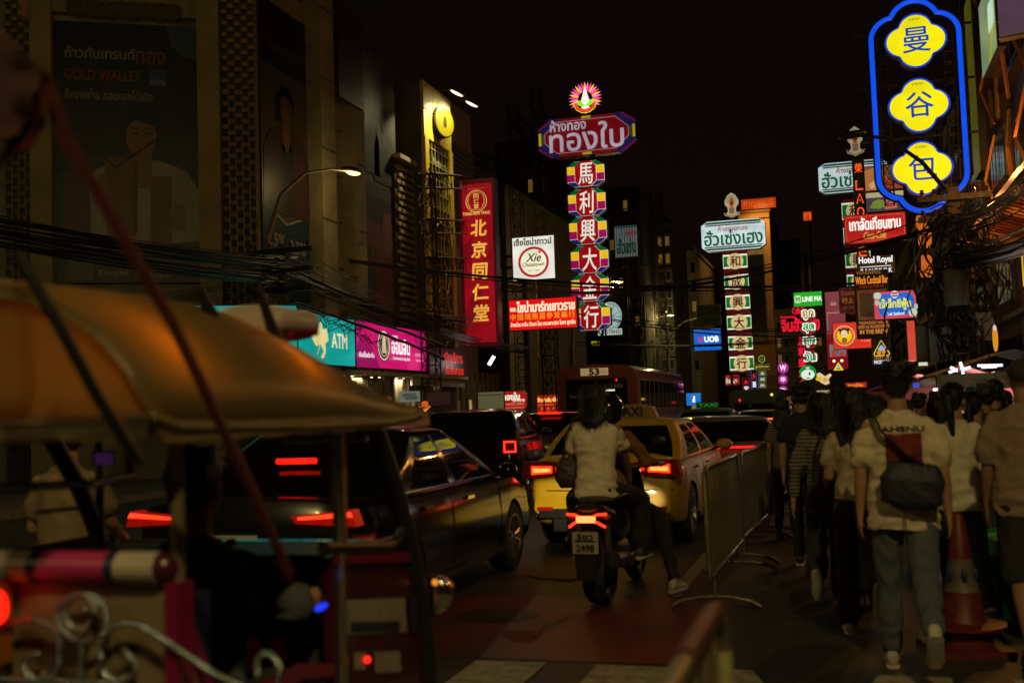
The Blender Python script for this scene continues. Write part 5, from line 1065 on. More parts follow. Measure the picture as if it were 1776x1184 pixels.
# downpipes catching light among the trusses
for i, (px, y0, y1, d) in enumerate([(874, 420, 600, 50), (916, 487, 620, 52), (933, 487, 620, 52), (941, 575, 640, 51), (992, 600, 690, 60)]):
    a, b = P(px, y1, d), P(px, y0, d); o = MB().cyl((a.x, a.y, a.z), (a.x, a.y, b.z), .07, n=8).build('downpipe', mat('zinc_pipe', (.4, .38, .3), .3, .8, .3, 5)); tag(o, ['zinc downpipe beside the red herbal banner', 'zinc downpipe under the left part of the white restaurant box', 'zinc downpipe under the right part of the white restaurant box', 'short zinc pipe above the bus roof edge', 'zinc pipe standing between the tile column mast and the bus'][i], 'pipe')

# ------------------------------------------------------------------ crowd barriers along the walking lane
GALV = mat('galvanised_barrier', (.20, .17, .11), .45, .55, .3, 9)
def barrier():
    o = bpy.data.objects.new('crowd_barrier', None); COL.objects.link(o); L = 2.3; H = 1.08
    MB().tube([(0, -L / 2, .26), (0, -L / 2, H - .12), (0, -L / 2 + .035, H - .035), (0, -L / 2 + .12, H), (0, L / 2 - .12, H), (0, L / 2 - .035, H - .035), (0, L / 2, H - .12), (0, L / 2, .26)], .021, 8).build('top_frame', GALV, o, smooth=60)
    MB().cyl((0, -L / 2, .26), (0, L / 2, .26), .018, n=8).build('bottom_rail', GALV, o, smooth=60)
    bar = MB().cyl((0, 0, .26), (0, 0, H), .011, n=6).mesh('upright_bar', GALV, 60)
    for k in range(12): put(bar, 'upright_bar', o, (0, -L / 2 + .19 + k * .175, 0))
    leg = MB().tube([(-.34, 0, .015), (-.27, 0, .055), (-.12, 0, .085), (0, 0, .09), (.12, 0, .085), (.27, 0, .055), (.34, 0, .015)], .017, 8); leg.cyl((0, 0, .09), (0, 0, .30), .017, n=8)
    lm = leg.mesh('foot', GALV, 60)
    for s in (-1, 1): put(lm, 'foot', o, (0, s * (L / 2 - .22), 0))
    return o
b0 = barrier()
bl = ['first crowd barrier beside the scooter, leaning slightly outwards', 'second crowd barrier with cable ties on its bars', 'third crowd barrier hung with dark cloth', 'fourth crowd barrier next to the man in black', 'fifth crowd barrier deep among the walkers', 'near crowd barrier whose blurred end rail shows low at the bottom edge']
for i, (x, y, rz) in enumerate([(-.97, 9.45, -1), (-.93, 11.85, -2.5), (-.86, 14.2, -1), (-.80, 16.6, -2), (-.74, 19.0, -1)]):
    o = b0 if i == 0 else copy_tree(b0); o.location = (x, y, .004); o.rotation_euler = (0, R(1.5 if i % 2 else -1), R(rz)); tag(o, bl[i], 'barrier', 'crowd barriers')
# the near one at the bottom edge
nb_ = copy_tree(b0); q = onG(1200, 1300); nb_.location = (-.31, 1.62, .004); nb_.rotation_euler = (0, 0, R(0)); tag(nb_, bl[5], 'barrier', 'crowd barriers')
MB().tube([(0, .5, 1.083), (0, 1.0, 1.083)], .024, 8).build('red_wrap', mat('red_tape', (.07, .016, .01), .5), nb_)
MB().tube([(0, 1.152, .96), (0, 1.152, .60)], .024, 8).build('pale_wrap', mat('pale_tape', (.30, .28, .14), .5), nb_)
CLOTH = mat('dark_rag', (.06, .05, .035), .9, 0, .4, 9, .4)
mb = MB(); rows = []
for i in range(12):
    rows.append([(-.86 + .05 * math.sin(j * .9 + i * .3) + .03, 13.3 + j * .11, 1.09 - i * .075 - .03 * math.sin(j * 1.3)) for j in range(9)])
o = mb.grid(rows).build('hanging_cloth', CLOTH, None, smooth=80); tag(o, 'dark creased cloth hung over the third crowd barrier', 'cloth')
m_ = o.modifiers.new('s', 'SOLIDIFY'); m_.thickness = .01; evaluated(o)
# traffic cone
CONE_O = mat('cone_orange', (.13, .016, .011), .5, 0, .3, 7, .1)
cp = onG(1674, 1128); o = thing('traffic_cone', 'tall faded red traffic cone with a pale band on a square foot beside the walkers', 'traffic cone', (cp.x, cp.y, .002), R(12))
Hc = .84
MB().box((0, 0, .02), (.46, .46, .04)).build('base_plate', CONE_O, o)
MB().lathe([(.17, .04), (.17, .13), (.155, .15), (.25, .155), (.25, .17), (.14, .185), (.13, .2), (.105, .37)], n=28).build('lower_cone', CONE_O, o, smooth=35)
MB().lathe([(.1055, .37), (.10, .38), (.075, .56), (.0755, .565)], n=28).build('pale_band', mat('cone_band', (.12, .10, .075), .5, 0, .3, 9), o, smooth=35)
MB().lathe([(.0745, .565), (.035, Hc - .02), (.022, Hc), (.0, Hc)], n=28).build('upper_cone', CONE_O, o, smooth=35)
for a in (-95, -40, -150):
    c, s = math.cos(R(a)), math.sin(R(a)); MB().sph((c * .09, s * .09, .47), (.02, .02, .045), 10, 6).build('printed_drop', mat('cone_navy', (.02, .04, .12), .5, 0, 0), o)
# stools
STL = mat('green_plastic', (.06, .34, .03), .4, 0, .15, 5)
def stool():
    o = bpy.data.objects.new('plastic_stool', None); COL.objects.link(o)
    MB().box((0, 0, .445), (.30, .30, .03), taper=.94).build('seat', STL, o)
    MB().box((0, 0, .40), (.33, .33, .06), taper=.93).build('seat_rim', STL, o)
    for x in (-1, 1):
        for y in (-1, 1):
            lg = MB(); lg.add([(x * .19 + dx, y * .19 + dy, 0) for dx, dy in ((-.025, -.025), (.025, -.025), (.025, .025), (-.025, .025))] + [(x * .14 + dx, y * .14 + dy, .40) for dx, dy in ((-.03, -.03), (.03, -.03), (.03, .03), (-.03, .03))], [(3, 2, 1, 0), (4, 5, 6, 7), (0, 1, 5, 4), (1, 2, 6, 5), (2, 3, 7, 6), (3, 0, 4, 7)]); lg.build('leg', STL, o)
    for y in (-1, 1): MB().box((0, y * .165, .2), (.3, .02, .03)).build('brace', STL, o)
    return o
st0 = stool()
for i, (px, py, lb) in enumerate([(1728, 1040, 'bright green plastic stool right behind the traffic cone'), (1762, 1062, 'green plastic stool at the picture edge behind the man in shorts'), (1741, 1010, 'green plastic stool deeper behind the traffic cone')]):
    q = onG(px, py); s_ = st0 if i == 0 else copy_tree(st0); s_.location = (q.x, q.y, .003); s_.rotation_euler = (0, 0, R(20 * i + 10)); s_.scale = (1.15, 1.15, 1.15); tag(s_, lb, 'stool', 'green plastic stools')

# ------------------------------------------------------------------ food stalls on the right
LT = em(250, 250, 255, 3.0, 0)
def stall(name, label, pos, w, dpt, h, canopy, rz=0):
    o = thing(name, label, 'food stall', pos, rz)
    MB().box((0, 0, .45), (w, dpt, .9)).build('counter', mat('stall_steel', (.3, .28, .25), .35, .7, .2, 4), o)
    for x in (-1, 1):
        for y in (-1, 1): MB().cyl((x * (w / 2), y * (dpt / 2), 0), (x * (w / 2), y * (dpt / 2), h), .02, n=6).build('post', STEEL, o)
    rows = [[(x * (w / 2 + .25), y, h + .35 * (1 - abs(t)) - .0) for y in (-dpt / 2 - .25, dpt / 2 + .25)] for x, t in ((-1, 1), (-.5, .5), (0, 0), (.5, .5), (1, 1))]
    MB().grid(rows).build('canopy', canopy, o, smooth=30)
    for y in (-1, 1): MB().box((0, y * (dpt / 2 + .25), h - .1), (w + .5, .01, .2)).build('valance', canopy, o)
    return o
CANV = mat('grey_canvas', (.30, .28, .22), .8, 0, .2, 3); CANR = mat('maroon_canvas', (.16, .02, .03), .8, 0, .2, 3)
sp_ = [(P(1660, 700, 19), 1.6, 1.2, 1.72, CANR, 'food stall under a maroon canopy lit by a starburst of white tubes'), (P(1742, 700, 17.5), 1.8, 1.4, 1.9, CANV, 'food stall with a pale grey pitched canopy at the picture edge'), (P(1585, 700, 24), 1.6, 1.3, 1.7, CANR, 'small stall with blue panels behind the crowd heads'), (P(1712, 700, 24), 2.0, 1.4, 1.7, CANR, 'stall with a wide orange menu board behind the crowd')]
for q, w, dp, h, cm, lb in sp_:
    s_ = stall('food_stall', lb, (q.x, q.y, .003), w, dp, h, cm, R(4))
    l = bpy.data.lights.new('stall_lamp', 'POINT'); l.energy = 110; l.color = (1, .9, .72); l.shadow_soft_size = .15
    lo = bpy.data.objects.new('stall_lamp', l); COL.objects.link(lo); lo.location = (q.x, q.y - .2, h - .25)
def tubes(label, px, py, d, segs, r=.018, c=LT):
    o = thing('led_tube_lamp', label, 'lamp', P(px, py, d)); s = d / 1875
    for (x0, y0, x1, y1) in segs: MB().cyl(((x0 - px) * s, 0, (py - y0) * s), ((x1 - px) * s, 0, (py - y1) * s), r, n=6).build('tube', c, o)
    MB().cyl((0, .03, 0), (0, .03, (py - (py - 22)) * s), .01, n=5).build('hanger', STEEL, o); return o
tubes('starburst of white tubes on a mast over the maroon stall', 1666, 640, 17.0, [(1650, 636, 1662, 643), (1647, 645, 1662, 640), (1666, 628, 1670, 644), (1672, 641, 1682, 637), (1669, 646, 1671, 652)], .022)
tubes('flat row of white tubes below the starburst', 1663, 657, 16.9, [(1647, 655, 1682, 655), (1647, 662, 1678, 658), (1650, 664, 1662, 656)], .02)
tubes('bright pinkish white tube lamp right of the starburst', 1717, 634, 16.0, [(1697, 633, 1737, 634), (1703, 636, 1728, 636)], .022, em(255, 240, 250, 1.6, 0))
tubes('white tube lamps low over the crowd heads', 1634, 667, 17.3, [(1627, 668, 1645, 663), (1619, 675, 1626, 675), (1628, 680, 1632, 677)], .022)
tubes('small white tube near the bald walker', 1728, 670, 16.2, [(1719, 670, 1736, 670)], .022)
for i, (bx, lb, c) in enumerate([((1698, 686, 1734, 700), 'orange menu board over the crowd beside the teal beanie', (196, 52, 16)), ((1583, 663, 1602, 684), 'small bright blue stall panel above the crowd heads', (20, 60, 190)), ((1593, 628, 1609, 634), 'small white lit panel over the blue stall panel', (200, 205, 190)), ((1574, 556, 1588, 626), 'narrow pink and orange striped strip sign behind the tall man', (196, 60, 40))]):
    o = board('stall_sign', lb, 'sign', bx, 22, 0, CASE, .08, face=c)
    if i == 0: layer(o, ('t', 'ข้าวมัน', .3, .2, .9, .8, (240, 190, 140), {'bold': .02}), 3)
o = board('round_yellow_sign', 'oval yellow shop sign seen edge-on under the eaves', 'sign', (1721, 562, 1731, 610), 21, R(0), CASE, .1, outline=[(.5 + .5 * math.cos(a), .5 + .5 * math.sin(a)) for a in [k * math.pi / 10 for k in range(20)]])
layers(o, [('o', .5, .5, .49, .49, (216, 140, 20), 'face_panel'), ('o', .5, .86, .3, .1, (200, 200, 210), 'top_mark')], 2)
o = board('grey_cabinet', 'tall grey electrical cabinet hung on posts over the crowd by the blue stall panel', 'cabinet', (1584, 566, 1614, 626), 24, 0, mat('box_grey', ()), .5)
MB().box((0, -.02, o['h'] / 2), (o['w'] * .9, .03, o['h'] * .94)).build('door', mat('box_grey', ()), o)
aw = thing('pale_awning', 'pale sloping canvas awning at the picture edge above the bald walker', 'awning', P(1776, 640, 16.5))
MB().add([(-.75, 0, -.25), (1.5, 0, .55), (1.5, 1.8, .62), (-.75, 1.8, -.2)], [(0, 1, 2, 3)]).build('canvas', CANV, aw); MB().box((.1, -.01, -.2), (2.6, .02, .16)).build('valance', CANV, aw)
# ------------------------------------------------------------------ people
V = Vector
def loft(mb, secs, n=18, sup=2.0):
    """secs: (centre, lateral axis, depth axis, rx, ry); closed with caps"""
    rows = []
    for c, a, b, rx, ry in secs:
        c = V(c); row = []
        for k in range(n):
            t = 2 * math.pi * k / n; ct, st = math.cos(t), math.sin(t); e = 2 / sup
            row.append(c + a * (rx * abs(ct) ** e * (1 if ct >= 0 else -1)) + b * (ry * abs(st) ** e * (1 if st >= 0 else -1)))
        rows.append(row)
    o = len(mb.v); mb.grid(rows, closed=True)
    mb.f.append(tuple(o + k for k in range(n))[::-1]); mb.m.append(0); o2 = o + (len(rows) - 1) * n
    mb.f.append(tuple(o2 + k for k in range(n))); mb.m.append(0)
def limb(mb, pts, n=12):
    """pts: (point, radius)"""
    ps = [V(p) for p, r in pts]; rs = [r for p, r in pts]
    P2, R2 = [], []
    for i in range(len(ps) - 1):
        for k in range(4):
            t = k / 4; P2.append(ps[i].lerp(ps[i + 1], t)); R2.append(rs[i] * (1 - t) + rs[i + 1] * t)
    P2.append(ps[-1]); R2.append(rs[-1]); mb.tube(P2, R2, n)
    for p, r in zip(ps, rs): mb.sph(p, r, 12, 8)
def remeshed(mb, name, m, parent, vox=.012, smooth=4, fold=0, ffreq=8, seed=0, aniso=(1, 1, 1)):
    o = mb.build(name, m, None)
    bm = bmesh.new(); bm.from_mesh(o.data); bmesh.ops.recalc_face_normals(bm, faces=bm.faces); bm.to_mesh(o.data); bm.free()
    r = o.modifiers.new('r', 'REMESH'); r.mode = 'VOXEL'; r.voxel_size = vox; r.use_smooth_shade = True
    if smooth: s = o.modifiers.new('s', 'SMOOTH'); s.iterations = smooth; s.factor = .5
    evaluated(o, name)
    if fold:
        me = o.data; n = len(me.vertices); co = np.empty(n * 3); me.vertices.foreach_get('co', co); co = co.reshape(-1, 3)
        nr = np.empty(n * 3); me.vertices.foreach_get('normal', nr); nr = nr.reshape(-1, 3); q = co * np.array(aniso) * ffreq; g = np.random.default_rng(seed + 1); d = np.zeros(n)
        warp = np.stack([np.sin(q @ g.normal(size=3) * .8 + g.uniform(0, 6)) for _ in range(3)], 1)
        for k in range(9):
            w = g.normal(size=3); w /= np.linalg.norm(w); f = 1.2 + .45 * k; d += np.sin((q + warp * .7) @ w * f * 2 + g.uniform(0, 6)) / (1 + .25 * k)
        d /= 2.2
        if fold > 0: d = 1 - 1.8 * np.abs(d)
        co += nr * (d * abs(fold) - abs(fold) * .25)[:, None]; me.vertices.foreach_set('co', co.ravel()); me.update()
    if parent is not None: o.parent = parent
    return o
def basis(d, hint=V((0, 0, 1))):
    d = V(d).normalized(); a = d.cross(hint)
    if a.length < 1e-4: a = V((1, 0, 0))
    a.normalize(); return d, a, a.cross(d)
def hand(mb, wr, d, palm, side, s=1.0, curl=.5):
    """hand from the wrist along d; palm = palm normal; side = +1/-1 gives the thumb side along lateral axis"""
    d = V(d).normalized(); pn = (V(palm) - d * V(palm).dot(d)).normalized(); lat = d.cross(pn).normalized() * side
    wr = V(wr)
    loft(mb, [(wr - d * .01 * s, lat, pn, .026 * s, .020 * s), (wr + d * .03 * s, lat, pn, .034 * s, .017 * s), (wr + d * .065 * s, lat, pn, .041 * s, .015 * s), (wr + d * .09 * s, lat, pn, .038 * s, .013 * s)], 14, 2.6)
    for i, (off, ln) in enumerate(((.031, .068), (.011, .076), (-.010, .071), (-.030, .055))):
        p = wr + d * .085 * s + lat * off * s; dd = d.copy(); pts = [(p - d * .02 * s, .0088 * s)]; rr = [.0088, .0082, .0074, .0062]
        for k in range(3):
            ang = curl * (.35 + .55 * k); dd = (d * math.cos(ang) + pn * math.sin(ang)).normalized(); p = p + dd * ln * s * (.45, .32, .23)[k]; pts.append((p, rr[k + 1] * s))
        limb(mb, pts, 8)
    t0 = wr + d * .02 * s + lat * .026 * s; t1 = t0 + (d * .6 + lat * .75 + pn * .3).normalized() * .042 * s; t2 = t1 + (d * .9 + lat * .25 + pn * .45).normalized() * .032 * s; t3 = t2 + (d + pn * .5).normalized() * .022 * s
    limb(mb, [(t0, .013 * s), (t1, .0105 * s), (t2, .009 * s), (t3, .007 * s)], 8)
def pose(h=1.70, legs=((18, 8), (-22, 28)), arms=((-12, 6, 14), (14, 6, 22)), lean=2, turn=0, wid=1.0, head=(0, 0), shrug=0):
    """joint positions facing +y. legs: (forward degrees, knee bend) left,right; arms: (forward, outward, elbow bend)"""
    s = h / 1.775; J = {'s': s, 'wid': wid}
    up = V((0, math.sin(R(lean)), math.cos(R(lean)))); J['up'] = up
    lat = V((math.cos(R(turn)), math.sin(R(turn)), 0)); J['lat'] = lat; J['hlat'] = V((1, 0, 0))
    drop = []
    for i, sd in enumerate((-1, 1)):
        f, k = legs[i]; th, sh = .425 * s, .41 * s
        a = R(f); b = R(f - k)
        hip = V((sd * .088 * s * wid, 0, 0)); kn = hip + V((sd * .005, math.sin(a) * th, -math.cos(a) * th)); an = kn + V((0, math.sin(b) * sh, -math.cos(b) * sh))
        J['hip%d' % i], J['kn%d' % i], J['an%d' % i] = hip, kn, an; pitch = b; J['foot%d' % i] = pitch; drop.append(an.z - .085 * s * (1 if abs(b) < .45 else 1.15))
    z = -min(drop)
    for k in list(J):
        if k[:3] in ('hip', 'kn0', 'kn1', 'an0', 'an1'): J[k] = J[k] + V((0, 0, z))
    pel = (J['hip0'] + J['hip1']) / 2 + V((0, 0, .05 * s)); J['pel'] = pel
    J['chest'] = pel + up * .34 * s; J['shc'] = pel + up * .475 * s; J['neck'] = pel + up * .53 * s; J['head'] = J['neck'] + up * .155 * s + V((0, .015, 0)); J['headdir'] = head
    for i, sd in enumerate((-1, 1)):
        f, o_, e = arms[i]; sh = J['shc'] + lat * sd * .172 * s * wid + up * (-.015 + shrug) * s; a, ob = R(f), R(o_)
        d1 = V((sd * math.sin(ob), math.sin(a), -math.cos(a))).normalized(); el = sh + d1 * .285 * s
        a2 = R(f + e); d2 = V((sd * math.sin(ob) * .4, math.sin(a2), -math.cos(a2))).normalized(); wr = el + d2 * .245 * s
        J['sh%d' % i], J['el%d' % i], J['wr%d' % i], J['fd%d' % i] = sh, el, wr, d2
    return J
SKIN = mat('skin', (.36, .19, .11), .55, 0, .12, 7); SKIN2 = mat('skin_tan', (.28, .14, .08), .55, 0, .12, 7)
HAIRM = mat('black_hair', (.010, .008, .007), .42, 0, .5, 40, .6)
def person(label, J, top=None, bottom=None, hair='short', top_style='tee', bot_style='trousers', shoe=None, sole=None, skin=None, vox=.0125, hvox=.0085, group='people walking in the cordoned lane', extra_hair=None, bare_legs=False, hands=True, hold=None, parentloc=None, name='person', sleeve=.62, fine=False, hem=0.0, loose=1.0, seed=1, curl=.5):
    s, wid = J['s'], J['wid']; up, lat = J['up'], J['lat']; fwd = up.cross(lat).normalized() ; hl = J.get('hlat', lat)
    skin = skin or SKIN
    root = thing(name, label, 'person', (0, 0, 0), 0, group)
    pel, ch, shc, nk, hd = J['pel'], J['chest'], J['shc'], J['neck'], J['head']
    # body
    mb = MB()
    loft(mb, [(pel - up * .10 * s, hl, fwd, .12 * s * wid, .085 * s), (pel, hl, fwd, .135 * s * wid, .095 * s), (pel + up * .16 * s, lat, fwd, .112 * s * wid, .08 * s), (ch, lat, fwd, .135 * s * wid, .095 * s), (shc - up * .04 * s, lat, fwd, .145 * s * wid, .085 * s), (shc + up * .02 * s, lat, fwd, .10 * s * wid, .06 * s), (nk, lat, fwd, .056 * s, .056 * s), (nk + up * .05 * s, lat, fwd, .053 * s, .056 * s), (hd - up * .03 * s, lat, fwd, .052 * s, .058 * s)])
    yaw, pit = J['headdir']; hr = Matrix.Rotation(R(yaw), 3, 'Z') @ Matrix.Rotation(R(pit), 3, 'X')
    H = lambda x, y, z: hd + hr @ V((x * s, y * s, z * s))
    mb.sph(H(0, -.012, .025), (.077 * s, .094 * s, .088 * s), 18, 12, hr); mb.sph(H(0, .022, -.03), (.060 * s, .068 * s, .085 * s), 16, 10, hr); mb.sph(H(0, .05, -.085), (.034 * s, .032 * s, .028 * s), 10, 8, hr)
    mb.sph(H(0, .093, -.02), (.014 * s, .020 * s, .026 * s), 10, 8, hr); mb.sph(H(0, .082, .022), (.045 * s, .012 * s, .010 * s), 10, 6, hr); mb.sph(H(0, .082, -.060), (.022 * s, .010 * s, .008 * s), 10, 6, hr)
    for sd in (-1, 1): mb.sph(H(sd * .079, -.005, -.008), (.011 * s, .020 * s, .032 * s), 8, 8, hr)
    for i, sd in enumerate((-1, 1)):
        sh, el, wr, fd = J['sh%d' % i], J['el%d' % i], J['wr%d' % i], J['fd%d' % i]
        limb(mb, [(sh - lat * sd * .015 * s - up * .01 * s, .038 * s), (sh.lerp(el, .35), .041 * s), (el, .036 * s), (el.lerp(wr, .3), .037 * s), (wr, .024 * s)])
        if hands:
            pn = V((-sd, .15, 0)) if not hold else hold[i][0]; dd = fd if not hold else hold[i][1]
            if bare_legs is None: pass
            hand(mb, wr, dd, pn, (1 if sd > 0 else -1) if not hold else hold[i][2], s, curl if not hold else 1.15)
        hip, kn, an = J['hip%d' % i], J['kn%d' % i], J['an%d' % i]
        limb(mb, [(hip, .068 * s), (kn, .050 * s), (kn.lerp(an, .3), .054 * s), (an, .034 * s)])
        ft = J.get('toe%d' % i) or V((0, math.cos(J['foot%d' % i] * .8), math.sin(J['foot%d' % i] * .8))); J['toe%d' % i] = ft
        limb(mb, [(an, .034 * s), (an + ft * .10 * s - V((0, 0, .03 * s)), .026 * s)])
    remeshed(mb, 'body', skin, root, hvox if hands else vox, 3)
    for sd in (-1, 1): MB().sph(H(sd * .030, .079, .002), (.012 * s, .008 * s, .008 * s), 8, 6, hr).build('eye', mat('eye_dark', (.03, .02, .015), .2), root)
    # bottom garment
    if bottom:
        mb = MB(); q = 1.0 * loose
        loft(mb, [(pel - up * .11 * s, hl, fwd, .155 * s * wid, .115 * s), (pel - up * .02 * s, hl, fwd, .155 * s * wid, .116 * s), (pel + up * .07 * s, hl, fwd, .126 * s * wid, .088 * s)])
        for i in range(2):
            hip, kn, an = J['hip%d' % i], J['kn%d' % i], J['an%d' % i]
            if bot_style == 'shorts': limb(mb, [(hip, .092 * s * q), (hip.lerp(kn, .55), .088 * s * q), (hip.lerp(kn, .98), .084 * s * q)], 14)
            elif bot_style == 'wide': limb(mb, [(hip, .09 * s * q), (kn, .083 * s * q), (kn.lerp(an, .5), .082 * s * q), (kn.lerp(an, .9), .085 * s * q)], 14)
            else: limb(mb, [(hip, .087 * s * q), (hip.lerp(kn, .5), .078 * s * q), (kn, .066 * s * q), (kn.lerp(an, .35), .065 * s * q), (kn.lerp(an, .93), .053 * s * q)], 14)
        remeshed(mb, 'shorts' if bot_style == 'shorts' else 'trousers', bottom, root, vox, 3, .006, 7, seed, (1, 1, .6))
    if top:
        mb = MB(); q = loose
        hz = .09 + hem
        loft(mb, [(pel - up * hz * s, hl, fwd, .178 * s * wid * q, .135 * s * q), (pel + up * .03 * s, hl, fwd, .168 * s * wid * q, .128 * s * q), (pel + up * .17 * s, lat, fwd, .150 * s * wid * q, .113 * s * q), (ch - up * .02 * s, lat, fwd, .168 * s * wid, .122 * s), (shc - up * .07 * s, lat, fwd, .176 * s * wid, .112 * s), (shc - up * .01 * s, lat, fwd, .160 * s * wid, .085 * s), (shc + up * .035 * s, lat, fwd, .090 * s * wid, .070 * s), (nk + up * .008 * s, lat, fwd, .066 * s, .068 * s)], 22)
        for i in range(2):
            sh, el, wr = J['sh%d' % i], J['el%d' % i], J['wr%d' % i]
            if sleeve <= 1: limb(mb, [(sh - lat * (-1, 1)[i] * .03 * s - up * .010 * s, .046 * s), (sh.lerp(el, .3), .052 * s * q), (sh.lerp(el, sleeve * .8), .064 * s * q), (sh.lerp(el, sleeve), .070 * s * q)], 14)
            else: limb(mb, [(sh - lat * (-1, 1)[i] * .02 * s, .058 * s), (sh.lerp(el, .5), .060 * s * q), (el, .054 * s * q), (el.lerp(wr, (sleeve - 1)), .040 * s * q)], 14)
        o = remeshed(mb, 'shirt', top, root, vox, 3, .008, 6.5, seed + 5, (.9, .9, 1.2)); root['shirt'] = o.name
    # hair
    mb = MB()
    if hair in ('short', 'long', 'bun', 'pony', 'bob'):
        mb.sph(H(0, -.024, .042), (.090 * s, .102 * s, .092 * s), 18, 12, hr); mb.sph(H(0, -.055, -.01), (.074 * s, .056 * s, .074 * s), 14, 10, hr); mb.sph(H(0, .045, .085), (.06 * s, .045 * s, .035 * s), 12, 8, hr)
        if hair == 'short':
            rr = random.Random(seed)
            for k in range(26): a = rr.uniform(0, 6.28); mb.sph(H(.055 * math.cos(a), -.02 + .07 * math.sin(a), .10 + rr.uniform(-.012, .02)), .022 * s, 8, 6)
        if hair in ('long', 'bob'):
            mb.sph(H(0, -.03, .03), (.108 * s, .108 * s, .105 * s), 18, 12, hr)
            L_ = .36 if hair == 'long' else .22
            loft(mb, [(H(0, -.03, .06), lat, fwd, .088 * s, .08 * s), (H(0, -.045, -.05), lat, fwd, .115 * s, .072 * s), (hd - up * (L_ * .5) * s - fwd * .075 * s, lat, fwd, .118 * s, .05 * s), (hd - up * (L_ * .8) * s - fwd * .10 * s, lat, fwd, .10 * s, .036 * s), (hd - up * L_ * s - fwd * .105 * s, lat, fwd, .055 * s, .02 * s)], 20)
        if hair == 'pony': limb(mb, [(H(0, -.11, .03), .034 * s), (H(0, -.145, -.04), .036 * s), (H(.01, -.13, -.16), .030 * s), (H(.015, -.12, -.27), .016 * s)])
        if hair == 'bun': mb.sph(H(0, -.115, .06), .042 * s)
        remeshed(mb, 'hair', HAIRM, root, .010, 2, -.005, 26, seed, (1, 1, .25))
        if fine:
            st = MB(); rr = random.Random(seed + 50); L_ = {'long': .36, 'bob': .24}.get(hair, 0)
            for k in range(420 if L_ else 330):
                if L_:
                    a = rr.uniform(-2.7, -.45) if rr.random() < .85 else rr.uniform(0, 6.28); rad = rr.uniform(.088, .118)
                    x, y = rad * math.cos(a), -.03 + rad * math.sin(a) * .85; z0 = rr.uniform(-.05, .10); z1 = z0 - rr.uniform(.4, 1.0) * L_ * (1 if z0 < .02 else .8); j = rr.uniform(-.02, .02); pull = .92 + rr.uniform(-.08, .05)
                    z1 = max(z1, -L_ - .02)
                    st.tube([H(x * .85, y * .85, z0 + .03), H(x + j, y, z0), H(x * pull + j * 1.5, y - .01, (z0 + z1) / 2), H(x * pull * .9 + j * 2, y - .03, z1)], [.002, .0035, .003, .0008], 3, cap=False)
                else:
                    a = rr.uniform(0, 6.28); b2 = rr.uniform(.0, 1.45); c = math.cos(b2)
                    n_ = V((math.cos(a) * c, math.sin(a) * c, math.sin(b2)))
                    if n_.y > .55 and n_.z < .5: continue
                    p0 = V((n_.x * .084, -.024 + n_.y * .098, .04 + n_.z * .090)); t_ = V((rr.uniform(-.5, .5), rr.uniform(-.7, .2), rr.uniform(-.9, .1)))
                    p1 = p0 + (n_ * .5 + t_ * .5) * .026; p2 = p1 + (n_ * .2 + t_) * .028
                    st.tube([H(*p0), H(*p1), H(*p2)], [.004, .0035, .0008], 3, cap=False)
            stuff(st.build('hair_strands', HAIRM, root))
    elif hair == 'shaved':
        mb.sph(H(0, -.018, .034), (.080 * s, .096 * s, .086 * s), 20, 12, hr); mb.build('hair', mat('cropped_hair', (.025, .018, .014), .8, 0, .4, 60, .3), root, smooth=80)
    elif hair in ('beanie', 'hat', 'helmet'):
        hc = extra_hair or mat('teal_knit', (.02, .10, .11), .9, 0, .3, 60, .5)
        mb.sph(H(0, -.06, -.01), (.07 * s, .05 * s, .07 * s), 14, 10, hr); mb.build('hair', HAIRM, root, smooth=80); mb = MB()
        if hair == 'helmet':
            mb.sph(H(0, -.01, .03), (.128 * s, .150 * s, .132 * s), 22, 14, hr); mb.sph(H(0, -.03, -.04), (.118 * s, .115 * s, .08 * s), 18, 10, hr); o = remeshed(mb, 'helmet', hc, root, .01, 4)
            MB().lathe([(.118 * s, -.03 * s), (.131 * s, .0), (.128 * s, .07 * s)], H(0, .03, .01), 20, 'z', R(20), R(160)).build('visor', GLASSD, root, smooth=60)
        else:
            mb.lathe([(.088 * s, -.01), (.092 * s, .03 * s), (.085 * s, .08 * s), (.055 * s, .115 * s), (0, .125 * s)], H(0, -.015, .02), 20)
            if hair == 'hat': mb.lathe([(.09 * s, .0), (.15 * s, -.035 * s), (.152 * s, -.04 * s), (.09 * s, -.012)], H(0, -.015, .02), 20)
            mb.build('hat' if hair == 'hat' else 'beanie', hc, root, smooth=60)
    # shoes
    if shoe:
        for i in range(2):
            an, ft = J['an%d' % i], J['toe%d' % i]; d, a, b = basis(ft); hb = an - b * .045 * s
            mb = MB(); loft(mb, [(hb - d * .075 * s + b * .01, a, b, .026 * s, .030 * s), (hb - d * .05 * s + b * .015 * s, a, b, .038 * s, .048 * s), (hb + b * .012 * s, a, b, .040 * s, .052 * s), (hb + d * .07 * s - b * .004 * s, a, b, .044 * s, .038 * s), (hb + d * .14 * s - b * .012 * s, a, b, .046 * s, .028 * s), (hb + d * .185 * s - b * .016 * s, a, b, .030 * s, .018 * s)], 16)
            sh_ = remeshed(mb, 'shoe', shoe, root, .009, 2)
            mb = MB(); loft(mb, [(hb - d * .082 * s - b * .035 * s, a, b, .028 * s, .013 * s), (hb - d * .05 * s - b * .035 * s, a, b, .042 * s, .015 * s), (hb + d * .03 * s - b * .035 * s, a, b, .041 * s, .014 * s), (hb + d * .13 * s - b * .035 * s, a, b, .050 * s, .013 * s), (hb + d * .195 * s - b * .033 * s, a, b, .032 * s, .011 * s)], 16)
            mb.build('sole', sole or mat('white_sole', (.5, .46, .38), .6), sh_, smooth=50)
    return root
